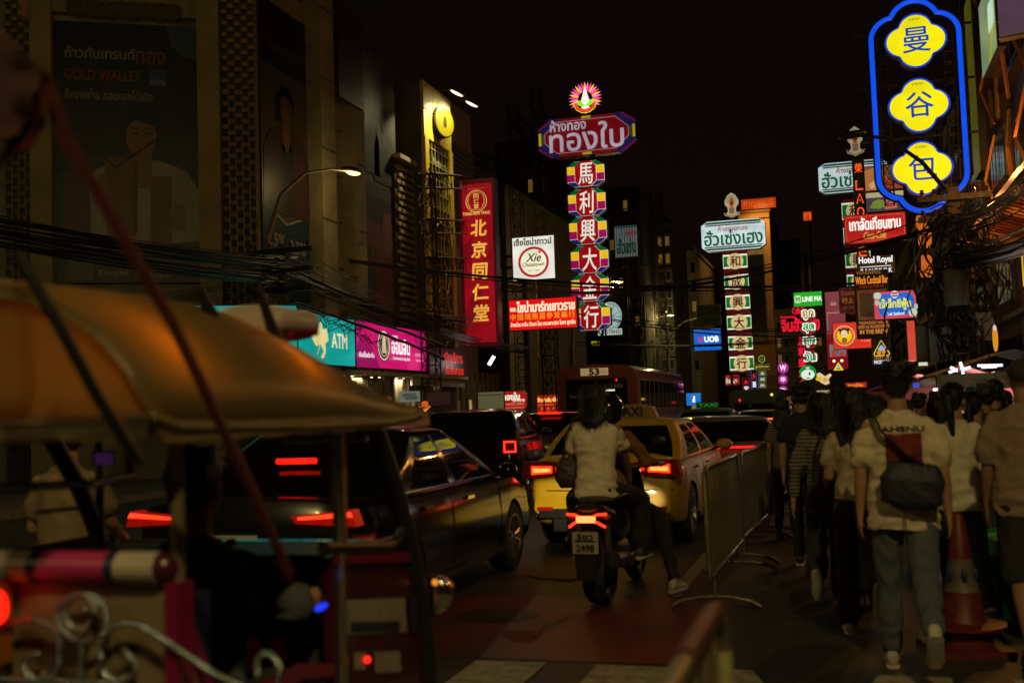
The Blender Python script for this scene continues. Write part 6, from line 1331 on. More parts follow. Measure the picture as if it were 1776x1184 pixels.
def place(o, x, y, rz=0, z=.004): o.location = (x, y, z); o.rotation_euler = (0, 0, R(rz)); return o
def clone(src, label, x, y, rz=0, sc_=1.0, **swap):
    o = copy_tree(src); tag(o, label, 'person', src.get('group')); place(o, x, y, rz); o.scale = (sc_,) * 3
    for ch in o.children:
        for k, m in swap.items():
            if ch.name.split('.')[0] == k: ch.data = ch.data.copy(); ch.data.materials.clear(); ch.data.materials.append(m)
    return o
FAB = lambda n, c, v=.12, r=.9, b=.5: mat(n, c, r, 0, v, 14, b)
def xy(px, d): p = P(px, 650, d); return p.x, p.y
CREAM_T = FAB('cream_cotton', (.60, .50, .36)); WHITE_T = FAB('white_cotton', (.62, .56, .44)); BEIGE_T = FAB('beige_linen', (.24, .17, .12)); BLACK_T = FAB('black_cotton', (.015, .014, .014)); BLUEJ = FAB('grey_blue_denim', (.085, .095, .115)); BLACKJ = FAB('black_trousers', (.018, .017, .018)); NAVYT = FAB('navy_cotton', (.02, .03, .05)); DJEAN = FAB('dark_denim', (.03, .035, .05))
WSHOE = mat('white_sneaker', (.46, .42, .36), .6, 0, .2, 12); BSHOE = mat('black_shoe', (.02, .02, .02), .5)

# the tall man with the printed back
J = pose(1.78, ((10, 4), (-22, 40)), ((-4, 9, 10), (-6, 10, 8)), 0, 0, 1.04)
man = person('tall man in a cream shirt printed with dark letters above a red block', J, CREAM_T, BLUEJ, 'short', fine=True, shoe=WSHOE, loose=1.12, hem=.06, sleeve=.72, seed=2, vox=.011)
place(man, *xy(1553, 6.35), 0)
s_ = J['s']; shc = J['shc']
def on_back(mb, mesh_obj, off=.004):
    """press the flat vertices of mb (x,z in person space) on to the back of the shirt"""
    dg = bpy.context.evaluated_depsgraph_get(); out = []
    for v in mb.v:
        hit, loc, nrm, idx = mesh_obj.ray_cast(V((v[0], -1.0, v[2])), V((0, 1, 0)))
        out.append(((v[0], loc.y - off, v[2]) if hit else (v[0], -.12, v[2])))
    mb.v = out; return mb
shirt = [c for c in man.children if c.name.startswith('shirt')][0]
bpy.context.view_layer.update()
rows = [[(-.012 + .20 * (j / 14 - .5) * 1.0 + .03, 0, shc.z - .075 - .20 * i / 12) for j in range(15)] for i in range(13)]
on_back(MB().grid(rows), shirt).build('red_print', mat('red_print_ink', (.17, .018, .010), .85, 0, .3, 20), man)
for k in range(3):
    rows = [[(.018 + .19 * (j / 12 - .5), 0, shc.z - .20 - k * .028 - .010 * i) for j in range(13)] for i in range(2)]
    on_back(MB().grid(rows), shirt, .006).build('dark_stripe_print', mat('dark_print_ink', (.05, .01, .008), .85, 0, .3, 20), man)
tx = lettering('AHSNU', -.100, .135, shc.z - .066, shc.z - .036, 0, mat('grey_print_ink', (.05, .05, .048), .85), None, bold=.003)
for v in tx.data.vertices:
    hit, loc, nrm, idx = shirt.ray_cast(V((v.co.x, -1, v.co.z)), V((0, 1, 0)))
    if hit: v.co.y = loc.y - .004
tx.parent = man; tx.name = 'shirt_lettering'
# sling bag
bag = thing('sling_bag', 'dark navy padded sling bag worn across the back of the tall man', 'bag', man.location.copy(), 0)
mb = MB(); loft(mb, [(V((.03, -.19, shc.z - .50)), V((1, 0, -.10)).normalized(), V((0, 1, 0)), .09, .04), (V((.04, -.20, shc.z - .46)), V((1, 0, -.1)).normalized(), V((0, 1, 0)), .165, .07), (V((.05, -.20, shc.z - .33)), V((1, 0, -.1)).normalized(), V((0, 1, 0)), .175, .08), (V((.06, -.19, shc.z - .24)), V((1, 0, -.1)).normalized(), V((0, 1, 0)), .13, .05)], 20, 2.8)
remeshed(mb, 'bag_body', FAB('navy_nylon', (.018, .02, .035), .2, .6), bag, .012, 4, .004, 9, 3)
MB().tube([(-.11, -.245, shc.z - .38), (.05, -.268, shc.z - .36), (.2, -.235, shc.z - .40)], .005, 6).build('zip', STEEL, bag)
MB().tube([(.16, -.16, shc.z - .28), (.03, -.165, shc.z - .20), (-.10, -.145, shc.z - .06), (-.145, -.075, shc.z + .055), (-.135, .04, shc.z + .04)], .036, 8, sq=.22).build('shoulder_strap', BLACK_T, bag)
MB().tube([(.0, -.2, shc.z - .5), (.0, -.19, shc.z - .62), (.01, -.185, shc.z - .70)], .004, 5).build('hanging_cord', BLACK_T, bag)

# woman with long hair, cream top
J = pose(1.66, ((14, 6), (-28, 48)), ((4, 5, 70), (-6, 5, 10)), 2, -4, .9)
w1 = person('woman with long black hair in a cropped cream top and black wide trousers', J, FAB('oat_cotton', (.42, .35, .25)), BLACKJ, 'long', fine=True, bot_style='wide', shoe=WSHOE, loose=.98, hem=-.10, seed=4, vox=.012); place(w1, *xy(1474, 7.25), 2)
# striped shirt woman
STRIPE = bpy.data.materials.new('striped_cotton'); STRIPE.use_nodes = True; nt = STRIPE.node_tree; b = nt.nodes['Principled BSDF']; t = nt.nodes.new('ShaderNodeTexCoord'); w = nt.nodes.new('ShaderNodeTexWave'); w.bands_direction = 'Z'; w.inputs['Scale'].default_value = 11; w.inputs['Distortion'].default_value = .6; r = nt.nodes.new('ShaderNodeValToRGB'); r.color_ramp.interpolation = 'CONSTANT'; r.color_ramp.elements[0].color = (.04, .038, .035, 1); r.color_ramp.elements[1].color = (.20, .18, .14, 1); r.color_ramp.elements[1].position = .4
nt.links.new(t.outputs['Object'], w.inputs[0]); nt.links.new(w.outputs[0], r.inputs[0]); nt.links.new(r.outputs[0], b.inputs['Base Color']); b.inputs['Roughness'].default_value = .9
J = pose(1.64, ((-28, 46), (14, 4)), ((-2, 16, 6), (2, 6, 40)), 2, 4, .9)
w2 = person('woman in a grey striped shirt holding hands with the man in black', J, STRIPE, BLACKJ, 'bob', fine=True, shoe=mat('dark_sneaker', (.05, .045, .04), .6), sleeve=1.8, bot_style='wide', hem=-.04, seed=6, vox=.012); place(w2, *xy(1422, 8.1), 0)
# shoulder bag of hers
bx, by = xy(1432, 7.95); bg = thing('tote_bag', 'large black soft bag hanging behind the striped shirt', 'bag', (bx, by, .85), R(8)); mb = MB()
loft(mb, [(V((0, 0, -.20)), V((1, 0, 0)), V((0, 1, 0)), .13, .06), (V((0, 0, -.12)), V((1, 0, 0)), V((0, 1, 0)), .19, .09), (V((0, 0, .05)), V((1, 0, 0)), V((0, 1, 0)), .18, .08), (V((0, 0, .14)), V((1, 0, 0)), V((0, 1, 0)), .13, .03)], 18, 2.6); remeshed(mb, 'bag_body', BLACKJ, bg, .014, 3, .01, 7, 4)
MB().tube([(-.12, 0, .12), (-.10, .02, .35), (-.03, .06, .52), (.03, .08, .54), (.09, .05, .35), (.12, 0, .12)], .012, 6).build('strap', BLACK_T, bg)
# man in black
J = pose(1.74, ((10, 4), (-12, 18)), ((-4, 4, 8), (-8, 12, 6)), 0, 0, 1.05)
m2 = person('man in a black shirt and black trousers holding hands beside the barriers', J, BLACK_T, BLACKJ, 'short', fine=True, shoe=BSHOE, seed=8, vox=.014, hvox=.010); place(m2, *xy(1388, 10.4), -2)
# woman in white blouse, ponytail down the back
J = pose(1.66, ((12, 4), (-16, 26)), ((6, 4, 30), (4, 6, 40)), 0, 6, .9, (-25, 0))
w3 = person('woman in a loose white blouse with a dark ponytail over blue jeans', J, WHITE_T, DJEAN, 'pony', fine=True, shoe=BSHOE, hem=.05, loose=1.12, sleeve=1.4, seed=10, vox=.013); place(w3, *xy(1652, 7.7), 4)
# shaven man at the edge, beige shirt, black shorts
J = pose(1.79, ((-14, 20), (10, 4)), ((2, 5, 12), (6, 10, 20)), 0, 0, 1.12)
m3 = person('broad man with cropped hair in beige shirt and black shorts at the picture edge', J, BEIGE_T, BLACKJ, 'shaved', bot_style='shorts', shoe=BSHOE, hem=.03, loose=1.10, sleeve=.75, seed=12, skin=SKIN2, vox=.012); place(m3, *xy(1772, 6.5), 3)
# the crowd beyond
C1 = pose(1.68, ((14, 6), (-14, 22)), ((6, 6, 20), (-6, 6, 16)), 0, 0, 1.0); C2 = pose(1.62, ((-12, 20), (10, 4)), ((-6, 6, 16), (8, 6, 30)), 0, 0, .9); C3 = pose(1.66, ((12, 4), (-14, 20)), ((6, 6, 30), (-4, 6, 20)), 0, 0, 1.0, (30, 0))
ca = person('crowd man in a navy shirt with tanned neck in front of the orange menu board', C1, NAVYT, BLACKJ, 'short', shoe=BSHOE, seed=14, vox=.018, hvox=.014, skin=SKIN2); place(ca, *xy(1706, 9.6), 6)
cb = person('crowd woman in a dim striped top between the barriers and the man in black', C2, STRIPE, BLACKJ, 'long', shoe=BSHOE, seed=15, vox=.018, hvox=.014); place(cb, *xy(1353, 12.6), 0)
cc = person('crowd person in a teal beanie near the starburst lamps', C3, BLACK_T, BLACKJ, 'beanie', shoe=BSHOE, seed=16, vox=.018, hvox=.014); place(cc, *xy(1684, 12.5), -10)
cd = person('crowd person in an ochre bucket hat behind the white blouse', C3, BEIGE_T, BLACKJ, 'hat', shoe=BSHOE, seed=17, vox=.018, hvox=.014, extra_hair=mat('ochre_cloth', (.45, .24, .09), .9, 0, .2, 20)); place(cd, *xy(1637, 12.0), 10)
G1, G2, G3, G4 = FAB('grey_cotton', (.10, .09, .08)), FAB('rust_cotton', (.16, .05, .02)), FAB('olive_cotton', (.09, .09, .04)), FAB('brown_cotton', (.10, .06, .03))
crowd = [(ca, 'short haired walker just ahead of the man in black', 1412, 14.0, 0, 1.0, G4), (cb, 'long haired walker between the cream top woman and the tall man', 1500, 10.5, 6, 1.0, G1), (ca, 'dark haired walker showing right of the tall man, nearest to his neck', 1590, 12.5, -4, .97, G1),
         (cb, 'woman walker whose head shows under the blue stall panel', 1601, 17.0, 190, 1.0, G2), (ca, 'walker between the blue stall panel and the ochre hat', 1618, 15.0, 170, .98, G3), (cc, 'walker facing back this way behind the teal beanie', 1699, 15.5, 165, .96, G4), (cb, 'short woman walker left of the orange menu board', 1724, 11.5, 0, .96, G1),
         (ca, 'far walker in rust top near the cream shop sign', 1440, 18.0, 0, 1.0, G2), (cb, 'far walker with long hair just below the small red light box', 1462, 16.0, 5, 1.0, G3), (ca, 'farther walker in the gap left of the tall man', 1490, 20.0, 185, 1.0, G1), (cb, 'farther woman walker beyond the ochre hat', 1650, 18.5, 180, 1.0, G4),
         (ca, 'walker far down the lane by the last barrier', 1378, 19.0, 0, 1.02, G3), (cb, 'walker at the stall by the menu board', 1738, 14.5, 90, 1.0, G2), (ca, 'walker beside the last barrier in grey', 1398, 17.0, 3, .98, G1), (cd, 'hatted walker far down by the magenta light boxes', 1366, 24.0, 0, 1.0, G2), (cc, 'beanie walker far down the lane', 1430, 24.0, 10, 1.0, G1), (cb, 'woman walker far along near the stalls', 1560, 21.0, 170, 1.0, G4)]
crowd += [(m2, 'man in dark clothes close behind the striped shirt', 1455, 9.3, 3, .97, G1), (w1, 'woman in rust top half hidden between the cream top and the tall man', 1508, 8.3, -3, .97, G2), (w3, 'woman in a pale olive blouse one step ahead of the white blouse', 1688, 9.0, -6, .96, G3), (m2, 'dark shirted man beyond the cone near the stools', 1722, 10.5, 8, .98, BLACK_T), (w1, 'long haired woman ahead of the white blouse', 1622, 10.6, 5, .95, BLACK_T)]
for src, lb, px, d, rz, sc2, m in crowd: clone(src, lb, *xy(px, d), rz, sc2, shirt=m)
# ------------------------------------------------------------------ vehicles
TYRE = mat('tyre_rubber', (.018, .017, .016), .75, 0, .3, 20, .2); RIM = mat('alloy_rim', (.42, .40, .37), .28, .9, .15, 6); TRIMB = mat('black_trim', (.012, .012, .012), .4, 0, 0)
TINT = mat('tinted_glass', (.006, .007, .008), .04, 0, 0, spec=.8); CHROME = mat('chrome', (.72, .70, .66), .12, 1.0, 0)
PLATE = mat('plate_white', (.55, .53, .48), .5, 0, 0); PLB = mat('plate_black', (.02, .02, .02), .5, 0, 0)
WELL = mat('wheel_well', (.006, .006, .006), .9, 0, 0)
def tail(e=2.2): return em(255, 26, 12, e, .25, True, 9)
CORE = em(255, 120, 50, 3.2, .1, True, 9); DIMRED = mat('red_lens', (.20, .008, .006), .15, 0, 0)
def itp(tab, x):
    if x <= tab[0][0]: return tab[0][1]
    for (a, va), (b, vb) in zip(tab, tab[1:]):
        if x <= b:
            t = (x - a) / (b - a); t = t * t * (3 - 2 * t); return va + (vb - va) * t
    return tab[-1][1]
def wheel_meshes(r, w, spokes=10):
    ty = MB(); ty.lathe([(r * .66, -w / 2), (r * .92, -w / 2), (r, -w / 2 + .03), (r, w / 2 - .03), (r * .92, w / 2), (r * .66, w / 2)], (0, 0, 0), 30, 'x')
    for k in range(4): ty.lathe([(r + .002, -w / 2 + .03 + (k + .5) * (w - .06) / 4 - .01), (r + .008, -w / 2 + .03 + (k + .5) * (w - .06) / 4 - .006), (r + .008, -w / 2 + .03 + (k + .5) * (w - .06) / 4 + .006), (r + .002, -w / 2 + .03 + (k + .5) * (w - .06) / 4 + .01)], (0, 0, 0), 30, 'x')
    ri = MB(); ri.lathe([(r * .66, w * .46), (r * .68, w * .5), (r * .62, w * .5), (r * .60, w * .2), (r * .58, -w * .4)], (0, 0, 0), 30, 'x'); ri.lathe([(0, w * .44), (r * .12, w * .44), (r * .14, w * .36)], (0, 0, 0), 12, 'x')
    for k in range(spokes):
        a = 2 * math.pi * k / spokes; c, s = math.cos(a), math.sin(a)
        for dl in (-.07, .07):
            ca, sa = math.cos(a + dl), math.sin(a + dl); ri.tube([(w * .40, r * .12 * c, r * .12 * s), (w * .43, r * .40 * ca, r * .40 * sa), (w * .44, r * .63 * ca, r * .63 * sa)], r * .028, 5)
    ri.lathe([(0, w * .1), (r * .6, w * .1)], (0, 0, 0), 20, 'x')
    return ty.mesh('tyre', TYRE, 40), ri.mesh('rim', RIM, 40)
def car(name, label, cat, pos, rz, L=4.6, W=1.8, H=1.46, paint=None, belt=.93, rear=.98, hood=.93, gh=(-1.95, -1.25, .15, 1.15), wb=2.7, rearax=-1.35, clear=.22, wr=.33, arch=.37, drear=.0, wroof=.56, spokes=10, taper=.86, boot_h=None, detail=True, rearcut=.10):
    o = thing(name, label, cat, (pos[0], pos[1], .004), R(rz)); w2 = W / 2
    dk = [(-L / 2, belt - .34), (-L / 2 + rearcut * .3, belt - .12), (-L / 2 + rearcut, rear - .02), (-L / 2 + rearcut + .12, rear), (gh[0] + .1, belt + .03), (gh[3] - .1, belt + .03), (gh[3] + .25, hood + .02), (L / 2 - .35, hood - .12), (L / 2 - .1, hood - .27), (L / 2, hood - .45)]
    wt = [(-L / 2, taper), (-L / 2 + .12, .93), (-L / 2 + .5, .985), (-L / 2 + 1.2, 1), (L / 2 - 1.2, 1), (L / 2 - .45, .96), (L / 2 - .12, .86), (L / 2, .72)]
    zbt = [(-L / 2, clear + .14), (-L / 2 + .25, clear + .02), (-L / 2 + .6, clear), (L / 2 - .6, clear), (L / 2, clear + .06)]
    N = 54; rows = []
    for i in range(N + 1):
        t = i / N; y = -L / 2 + L * (.5 - .5 * math.cos(math.pi * t)) * .5 + L * t * .5
        w = w2 * itp(wt, y); zd = itp(dk, y); zb = itp(zbt, y); zs = min(belt - .02, zd - .035)
        h = zs - zb
        half = [(0, zb), (w * .80, zb), (w * .95, zb + .03), (w * .985, zb + .10 * h + .03), (w * 1.0, zb + .38 * h), (w * 1.0, zb + .56 * h), (w * .985, zb + .72 * h), (w * .975, zb + .86 * h), (w * .945, zs), (w * .88, zs + (zd - zs) * .55), (w * .70, zs + (zd - zs) * .85), (w * .35, zd - .004)]
        rows.append([(x, y, z) for x, z in half] + [(0, y, zd)] + [(-x, y, z) for x, z in half[:0:-1]])
    mb = MB(); mb.grid(rows, closed=True); n = len(rows[0]); mb.f.append(tuple(range(n))[::-1]); mb.f.append(tuple(N * n + k for k in range(n))); mb.m += [0, 0]
    b = mb.build('body_shell', paint, None)
    bm = bmesh.new(); bm.from_mesh(b.data); bmesh.ops.remove_doubles(bm, verts=bm.verts, dist=.0004); bmesh.ops.recalc_face_normals(bm, faces=bm.faces); bm.to_mesh(b.data); bm.free()
    ax = [rearax, rearax + wb]
    cut = MB()
    for ya in ax:
        for s in (-1, 1): cut.cyl((s * (w2 - .30), ya, wr), (s * (w2 + .1), ya, wr), arch, n=36)
    co = cut.build('cut', WELL); bm = bmesh.new(); bm.from_mesh(co.data); bmesh.ops.recalc_face_normals(bm, faces=bm.faces); bm.to_mesh(co.data); bm.free()
    b.data.materials.append(WELL)
    m = b.modifiers.new('b', 'BOOLEAN'); m.object = co; m.operation = 'DIFFERENCE'; m.solver = 'EXACT'
    evaluated(b, 'body_shell'); bpy.data.objects.remove(co)
    bm = bmesh.new(); bm.from_mesh(b.data)
    for f in bm.faces:
        f.smooth = True
        c = f.calc_center_median()
        for ya in ax:
            if abs(math.hypot(c.y - ya, c.z - wr) - arch) < .012 and abs(c.x) < w2 * .99 and c.z > clear + .02 and abs(f.normal.x) < .5: f.material_index = 1
            if math.hypot(c.y - ya, c.z - wr) < arch and abs(abs(c.x) - (w2 - .30)) < .03: f.material_index = 1
    for e in bm.edges:
        if len(e.link_faces) == 2: e.smooth = e.calc_face_angle(0) < R(32)
    bm.to_mesh(b.data); bm.free(); b.parent = o
    # greenhouse
    def outline(y0, y1, wd, c, z, bow):
        pts = []
        for k in range(9): x = -wd + c + (2 * (wd - c)) * k / 8; pts.append((x, y0 + bow * (x / wd) ** 2, z))
        for k in (1, 2): a = R(-90 + 30 * k); pts.append((wd - c + c * math.cos(a), y0 + bow * .9 + c + c * math.sin(a), z))
        ya, yb = y0 + bow * .9 + c, y1 - bow * .9 - c
        for k in range(17): pts.append((wd, ya + (yb - ya) * k / 16, z))
        for k in (1, 2): a = R(30 * k); pts.append((wd - c + c * math.cos(a), yb + c * math.sin(a), z))
        for k in range(9): x = wd - c - (2 * (wd - c)) * k / 8; pts.append((x, y1 - bow * (x / wd) ** 2, z))
        for k in (1, 2): a = R(90 + 30 * k); pts.append((-wd + c + c * math.cos(a), yb + c * math.sin(a), z))
        for k in range(17): pts.append((-wd, yb + (ya - yb) * k / 16, z))
        for k in (1, 2): a = R(180 + 30 * k); pts.append((-wd + c + c * math.cos(a), ya + c * math.sin(a), z))
        return pts
    wbelt, wtop = w2 * .935, w2 * (wroof + .18)
    A = outline(gh[0], gh[3], wbelt, .10, belt - .005, .10); Bo = outline(gh[1], gh[2], wtop, .10, H - .055, .07)
    S = [0, .05, .28, .5, .72, .93, 1.0]; rings = []
    for s in S:
        row = []
        for a, c in zip(A, Bo):
            p = V(a).lerp(V(c), s); out = V((a[0], 0, 0)).normalized() if abs(a[0]) > .5 * wbelt else V((0, math.copysign(1, a[1] - (gh[0] + gh[3]) / 2), 0))
            row.append(p + out * (.035 * 4 * s * (1 - s)))
        rings.append(row)
    roofr = []
    for g, zz in ((.96, .016), (.85, .032), (.6, .047), (.3, .054), (.02, .055)):
        cy = (gh[1] + gh[2]) / 2; roofr.append([V((c[0] * g, cy + (c[1] - cy) * g, H - .055 + zz)) for c in Bo])
    n = len(A); cols = {}
    def colkind(k):
        if k < 8: return 'rear_window'
        if k < 11: return 'p'
        if k < 27:
            j = k - 11
            return 'p' if j in (0, 1, 8) else ('side_window_r' if j > 8 else 'side_window_q') if j < 15 else 'p'
        if k < 30: return 'p'
        if k < 38: return 'windscreen'
        if k < 41: return 'p'
        if k < 57:
            j = 56 - k
            return 'p' if j in (0, 1, 8) else ('side_window_r2' if j > 8 else 'side_window_q2') if j < 15 else 'p'
        return 'p'
    groups = {}
    allr = rings + roofr
    for i in range(len(allr) - 1):
        for k in range(n):
            kd = colkind(k)
            if kd == 'p' or i == 0 or i >= 5: kd = 'roof'
            groups.setdefault(kd, MB()).add([allr[i][k], allr[i][(k + 1) % n], allr[i + 1][(k + 1) % n], allr[i + 1][k]], [(0, 1, 2, 3)])
    for kd, g in groups.items():
        nm = 'roof_and_pillars' if kd == 'roof' else ('side_window' if kd.startswith('side') else kd)
        me = g.mesh(nm, paint if kd == 'roof' else TINT)
        bm = bmesh.new(); bm.from_mesh(me); bmesh.ops.remove_doubles(bm, verts=bm.verts, dist=.0008)
        for f in bm.faces: f.smooth = True
        bm.to_mesh(me); bm.free(); put(me, nm, o)
    for i0 in ((0, 8), (11, 26), (41, 56)):
        pts = [rings[1][k % n] * 1.002 for k in range(i0[0], i0[1] + 1)]; MB().tube(pts, .010, 5).build('window_trim', TRIMB if i0[0] == 0 else CHROME, o, smooth=60)
    # wheels
    ty, ri = wheel_meshes(wr, .21, spokes)
    for ya in ax:
        for s in (-1, 1):
            wn_ = bpy.data.objects.new('wheel', None); COL.objects.link(wn_); wn_.parent = o; wn_.location = (s * (w2 - .12), ya, wr); wn_.rotation_euler = (random.uniform(0, 3), 0, math.pi if s < 0 else 0)
            put(ty, 'tyre', wn_); put(ri, 'rim', wn_)
    if detail:
        for s in (-1, 1):
            MB().sph((s * (w2 + .10), gh[3] - .35, belt + .06), (.11, .085, .075), 14, 8).build('mirror', paint, o, smooth=60)
            MB().tube([(s * w2 * .93, gh[3] - .38, belt), (s * (w2 + .04), gh[3] - .36, belt + .03)], .022, 6).build('mirror_arm', TRIMB, o)
            for yh in (gh[0] + .85, gh[0] + 1.85): MB().box((s * (w2 * .992), yh, belt - .12), (.025, .17, .028)).build('door_handle', CHROME, o)
            for ys in ((gh[0] + gh[3]) / 2 - .05, gh[3] - .22):
                MB().tube([(s * w2 * .955, ys, belt - .03), (s * w2 * .993, ys, belt - .22), (s * w2 * 1.002, ys - .01, belt - .42), (s * w2 * .99, ys - .02, clear + .08)], .0045, 4).build('door_seam', TRIMB, o)
            MB().box((s * w2 * .99, (ax[0] + ax[1]) / 2, clear + .04), (.03, wb - arch * 2 - .1, .06)).build('sill', TRIMB, o)
    yr = -L / 2
    MB().box((0, yr + .02, clear + .17), (W * .80, .06, .10)).build('rear_bumper_trim', TRIMB, o)
    o['L'] = L; o['W'] = W; o['belt'] = belt; return o
def plate_part(o, x, y, z, l1, l2, w=.34, h=.15, m=PLATE):
    p = MB().box((x, y, z), (w, .012, h)).build('number_plate', m, o)
    lettering(l1, x - w * .42, x + w * .42, z + .0 * h + (.02 * h if l2 else -h * .3), z + h * (.42 if l2 else .3), y - .008, PLB, p, bold=.002)
    if l2: lettering(l2, x - w * .40, x + w * .40, z - h * .42, z - h * .08, y - .008, PLB, p, bold=.002)
    return p

# black sedan
BLK = mat('black_car_paint', (.010, .010, .010), .14, .0, 0, 4, coat=.12, spec=.25); 
sed = car('sedan_car', 'glossy black sedan caught between the tuk-tuk and the yellow taxi', 'car', (-4.03, 9.0), 0, 4.7, 1.82, 1.47, BLK, .95, 1.02, .93, (-1.85, -.98, .05, 1.10), 2.78, -1.45, spokes=10)
for s in (-1, 1):
    MB().prism([(s * .90, .83), (s * .45, .85), (s * .42, .90), (s * .86, .94)][::s], -2.335, -2.20).build('tail_light', tail(.30), sed)
    MB().prism([(s * .88, .895), (s * .47, .875), (s * .47, .895), (s * .86, .93)][::s], -2.342, -2.335).build('light_strip', em(255, 60, 30, 2.4, .1), sed)
    MB().box((s * .72, -2.34, .40), (.22, .02, .05)).build('reflector', tail(.8), sed)
MB().box((0, -1.46, 1.235), (.34, .03, .035), Matrix.Rotation(R(-30), 3, 'X')).build('high_brake_light', tail(2.2), sed)
plate_part(sed, 0, -2.36, .70, '7กค 1185', None)
# yellow taxi
YP = mat('yellow_taxi_paint', (.55, .34, .008), .45, 0, .05, 2, coat=.1)
tx_ = car('taxi_car', 'yellow taxi saloon with lit brake lamps straight ahead of the scooter', 'taxi', (-2.52, 14.05), -1, 4.62, 1.78, 1.42, YP, .96, 1.06, .95, (-1.95, -1.30, .15, 1.22), 2.7, -1.42, rearcut=.08, clear=.24, spokes=7)
for s in (-1, 1):
    MB().prism([(s * .90, .80), (s * .86, .98), (s * .60, .99), (s * .30, .945), (s * .34, .86), (s * .62, .80)][::s], -2.335, -2.16).build('tail_light', mat('red_lens', ()), tx_)
    MB().prism([(s * .78, .84), (s * .78, .935), (s * .54, .93), (s * .54, .855)][::s], -2.345, -2.334).build('brake_lamp', em(255, 44, 14, 2.8, .2, True, 9), tx_)
    MB().prism([(s * .76, .862), (s * .76, .912), (s * .56, .908), (s * .56, .872)][::s], -2.351, -2.345).build('brake_lamp_core', CORE, tx_)
    MB().prism([(s * .50, .87), (s * .50, .925), (s * .36, .92), (s * .36, .88)][::s], -2.345, -2.334).build('inner_brake_lamp', tail(1.3), tx_)
    MB().box((s * .64, -2.325, .46), (.17, .02, .04)).build('reflector', tail(.10) if s < 0 else mat('red_lens', ()), tx_)
MB().box((0, -2.335, .905), (.58, .02, .04)).build('chrome_strip', CHROME, tx_)
MB().tube([(-.8, -2.27, .66), (-.4, -2.335, .66), (.4, -2.335, .66), (.8, -2.27, .66)], .006, 4).build('bumper_seam', TRIMB, tx_)
MB().tube([(-.62, -2.25, 1.0), (-.5, -2.33, .78), (.5, -2.33, .78), (.62, -2.25, 1.0)], .005, 4).build('boot_seam', TRIMB, tx_)
MB().box((0, -2.26, .28), (1.1, .1, .14)).build('lower_bumper', TRIMB, tx_)
plate_part(tx_, 0, -2.345, .80, 'ทร 4471', None, m=mat('plate_yellow', (.5, .36, .03), .5, 0, 0))
ts = MB().prism([(-.36, 0), (.36, 0), (.30, .13), (.12, .17), (-.12, .17), (-.30, .13)], -.08, .08).build('roof_sign', mat('roof_sign_amber', (.30, .19, .05), .4, 0, .1, 4), tx_, loc=(0, -.55, 1.425))
lettering('TAXI', -.17, .17, .025, .13, -.088, mat('plate_black', ()), ts, bold=.006)
lettering('แท็กซี่มิเตอร์', -.35, .35, 1.08, 1.14, -1.98, mat('window_letter', (.35, .35, .33), .6), tx_)
# dark SUV, dark red hatchback, white saloon, distant cars
sq = P(800, 650, 17.6); suv = car('suv_car', 'black high-bodied SUV with a square glowing tail lamp behind the black sedan', 'car', (sq.x - 2.4 * math.sin(R(9)), sq.y + 2.4), 9, 4.8, 1.82, 1.60, BLK, 1.08, 1.12, 1.04, (-2.3, -1.95, .4, 1.3), 2.85, -1.45, clear=.3, wr=.37, arch=.42, wroof=.60)
for s in (-1, 1):
    MB().tube([(s * .66, -2.40, .90), (s * .84, -2.38, .90), (s * .84, -2.38, 1.06), (s * .66, -2.40, 1.06)], .022, 6, closed=True).build('tail_light', em(255, 50, 20, 2.6 if s > 0 else .6, .1), suv)
    MB().box((s * .75, -2.36, .98), (.26, .06, .24)).build('lamp_housing', mat('red_lens', ()), suv)
plate_part(suv, 0, -2.42, .78, '3กฬ 902', None)
hq = P(948, 650, 24); hb = car('hatchback_car', 'dark maroon hatchback with a lit high brake lamp tucked left of the bus', 'car', (hq.x - .15, hq.y + 2.1), 4, 4.2, 1.70, 1.50, mat('maroon_car_paint', (.05, .008, .008), .2, 0, 0, coat=1.0), 1.0, 1.04, .96, (-2.0, -1.75, .2, 1.15), 2.6, -1.3, detail=False)
for s in (-1, 1): MB().box((s * .74, -2.08, .93), (.12, .06, .26)).build('tail_light', tail(2.2), hb)
MB().box((0, -1.86, 1.47), (.5, .05, .045)).build('high_brake_light', tail(2.8), hb)
WHC = mat('pearl_car_paint', (.12, .11, .095), .3, 0, 0, coat=.5)
q = V((-2.16, 18.9, 0))
wc = car('saloon_car', 'pale pearl saloon turned across the lane beyond the barriers with a thin red lamp strip', 'car', (q.x, q.y), 22, 4.6, 1.8, 1.36, WHC, .90, .98, .9, (-1.95, -1.2, .15, 1.22), 2.7, -1.42)
MB().tube([(-.86, -2.25, .90), (-.5, -2.34, .90), (.5, -2.34, .90), (.86, -2.25, .90)], .016, 6).build('light_strip', em(255, 26, 30, 2.4, .2, True, 4), wc)
MB().box((-.87, -2.08, .62), (.07, .30, .34)).build('lit_corner', mat('orange_reflector', (.5, .16, .05), .4, 0, 0), wc)  # turn-signal light on the corner put in as orange colour
plate_part(wc, 0, -2.34, .72, '1ขร 660', None)
q = P(1228, 650, 30); tc2 = car('taxi_car', 'distant taxi whose green lettered roof sign shows just above the pearl saloon', 'taxi', (q.x, q.y), 2, 4.6, 1.78, 1.44, mat('green_taxi_paint', (.03, .12, .04), .3, 0, 0), .95, 1.03, .93, (-1.95, -1.3, .15, 1.2), 2.7, -1.42, detail=False)
ts = MB().box((0, -.5, 1.53), (.62, .12, .16)).build('roof_sign', CASE, tc2); lettering('TAXI', -.25, .25, 1.48, 1.57, -.58, em(14, 105, 36, 1), ts, bold=.008)
for s in (-1, 1): MB().box((s * .7, -2.31, .88), (.26, .05, .1)).build('tail_light', tail(2), tc2)
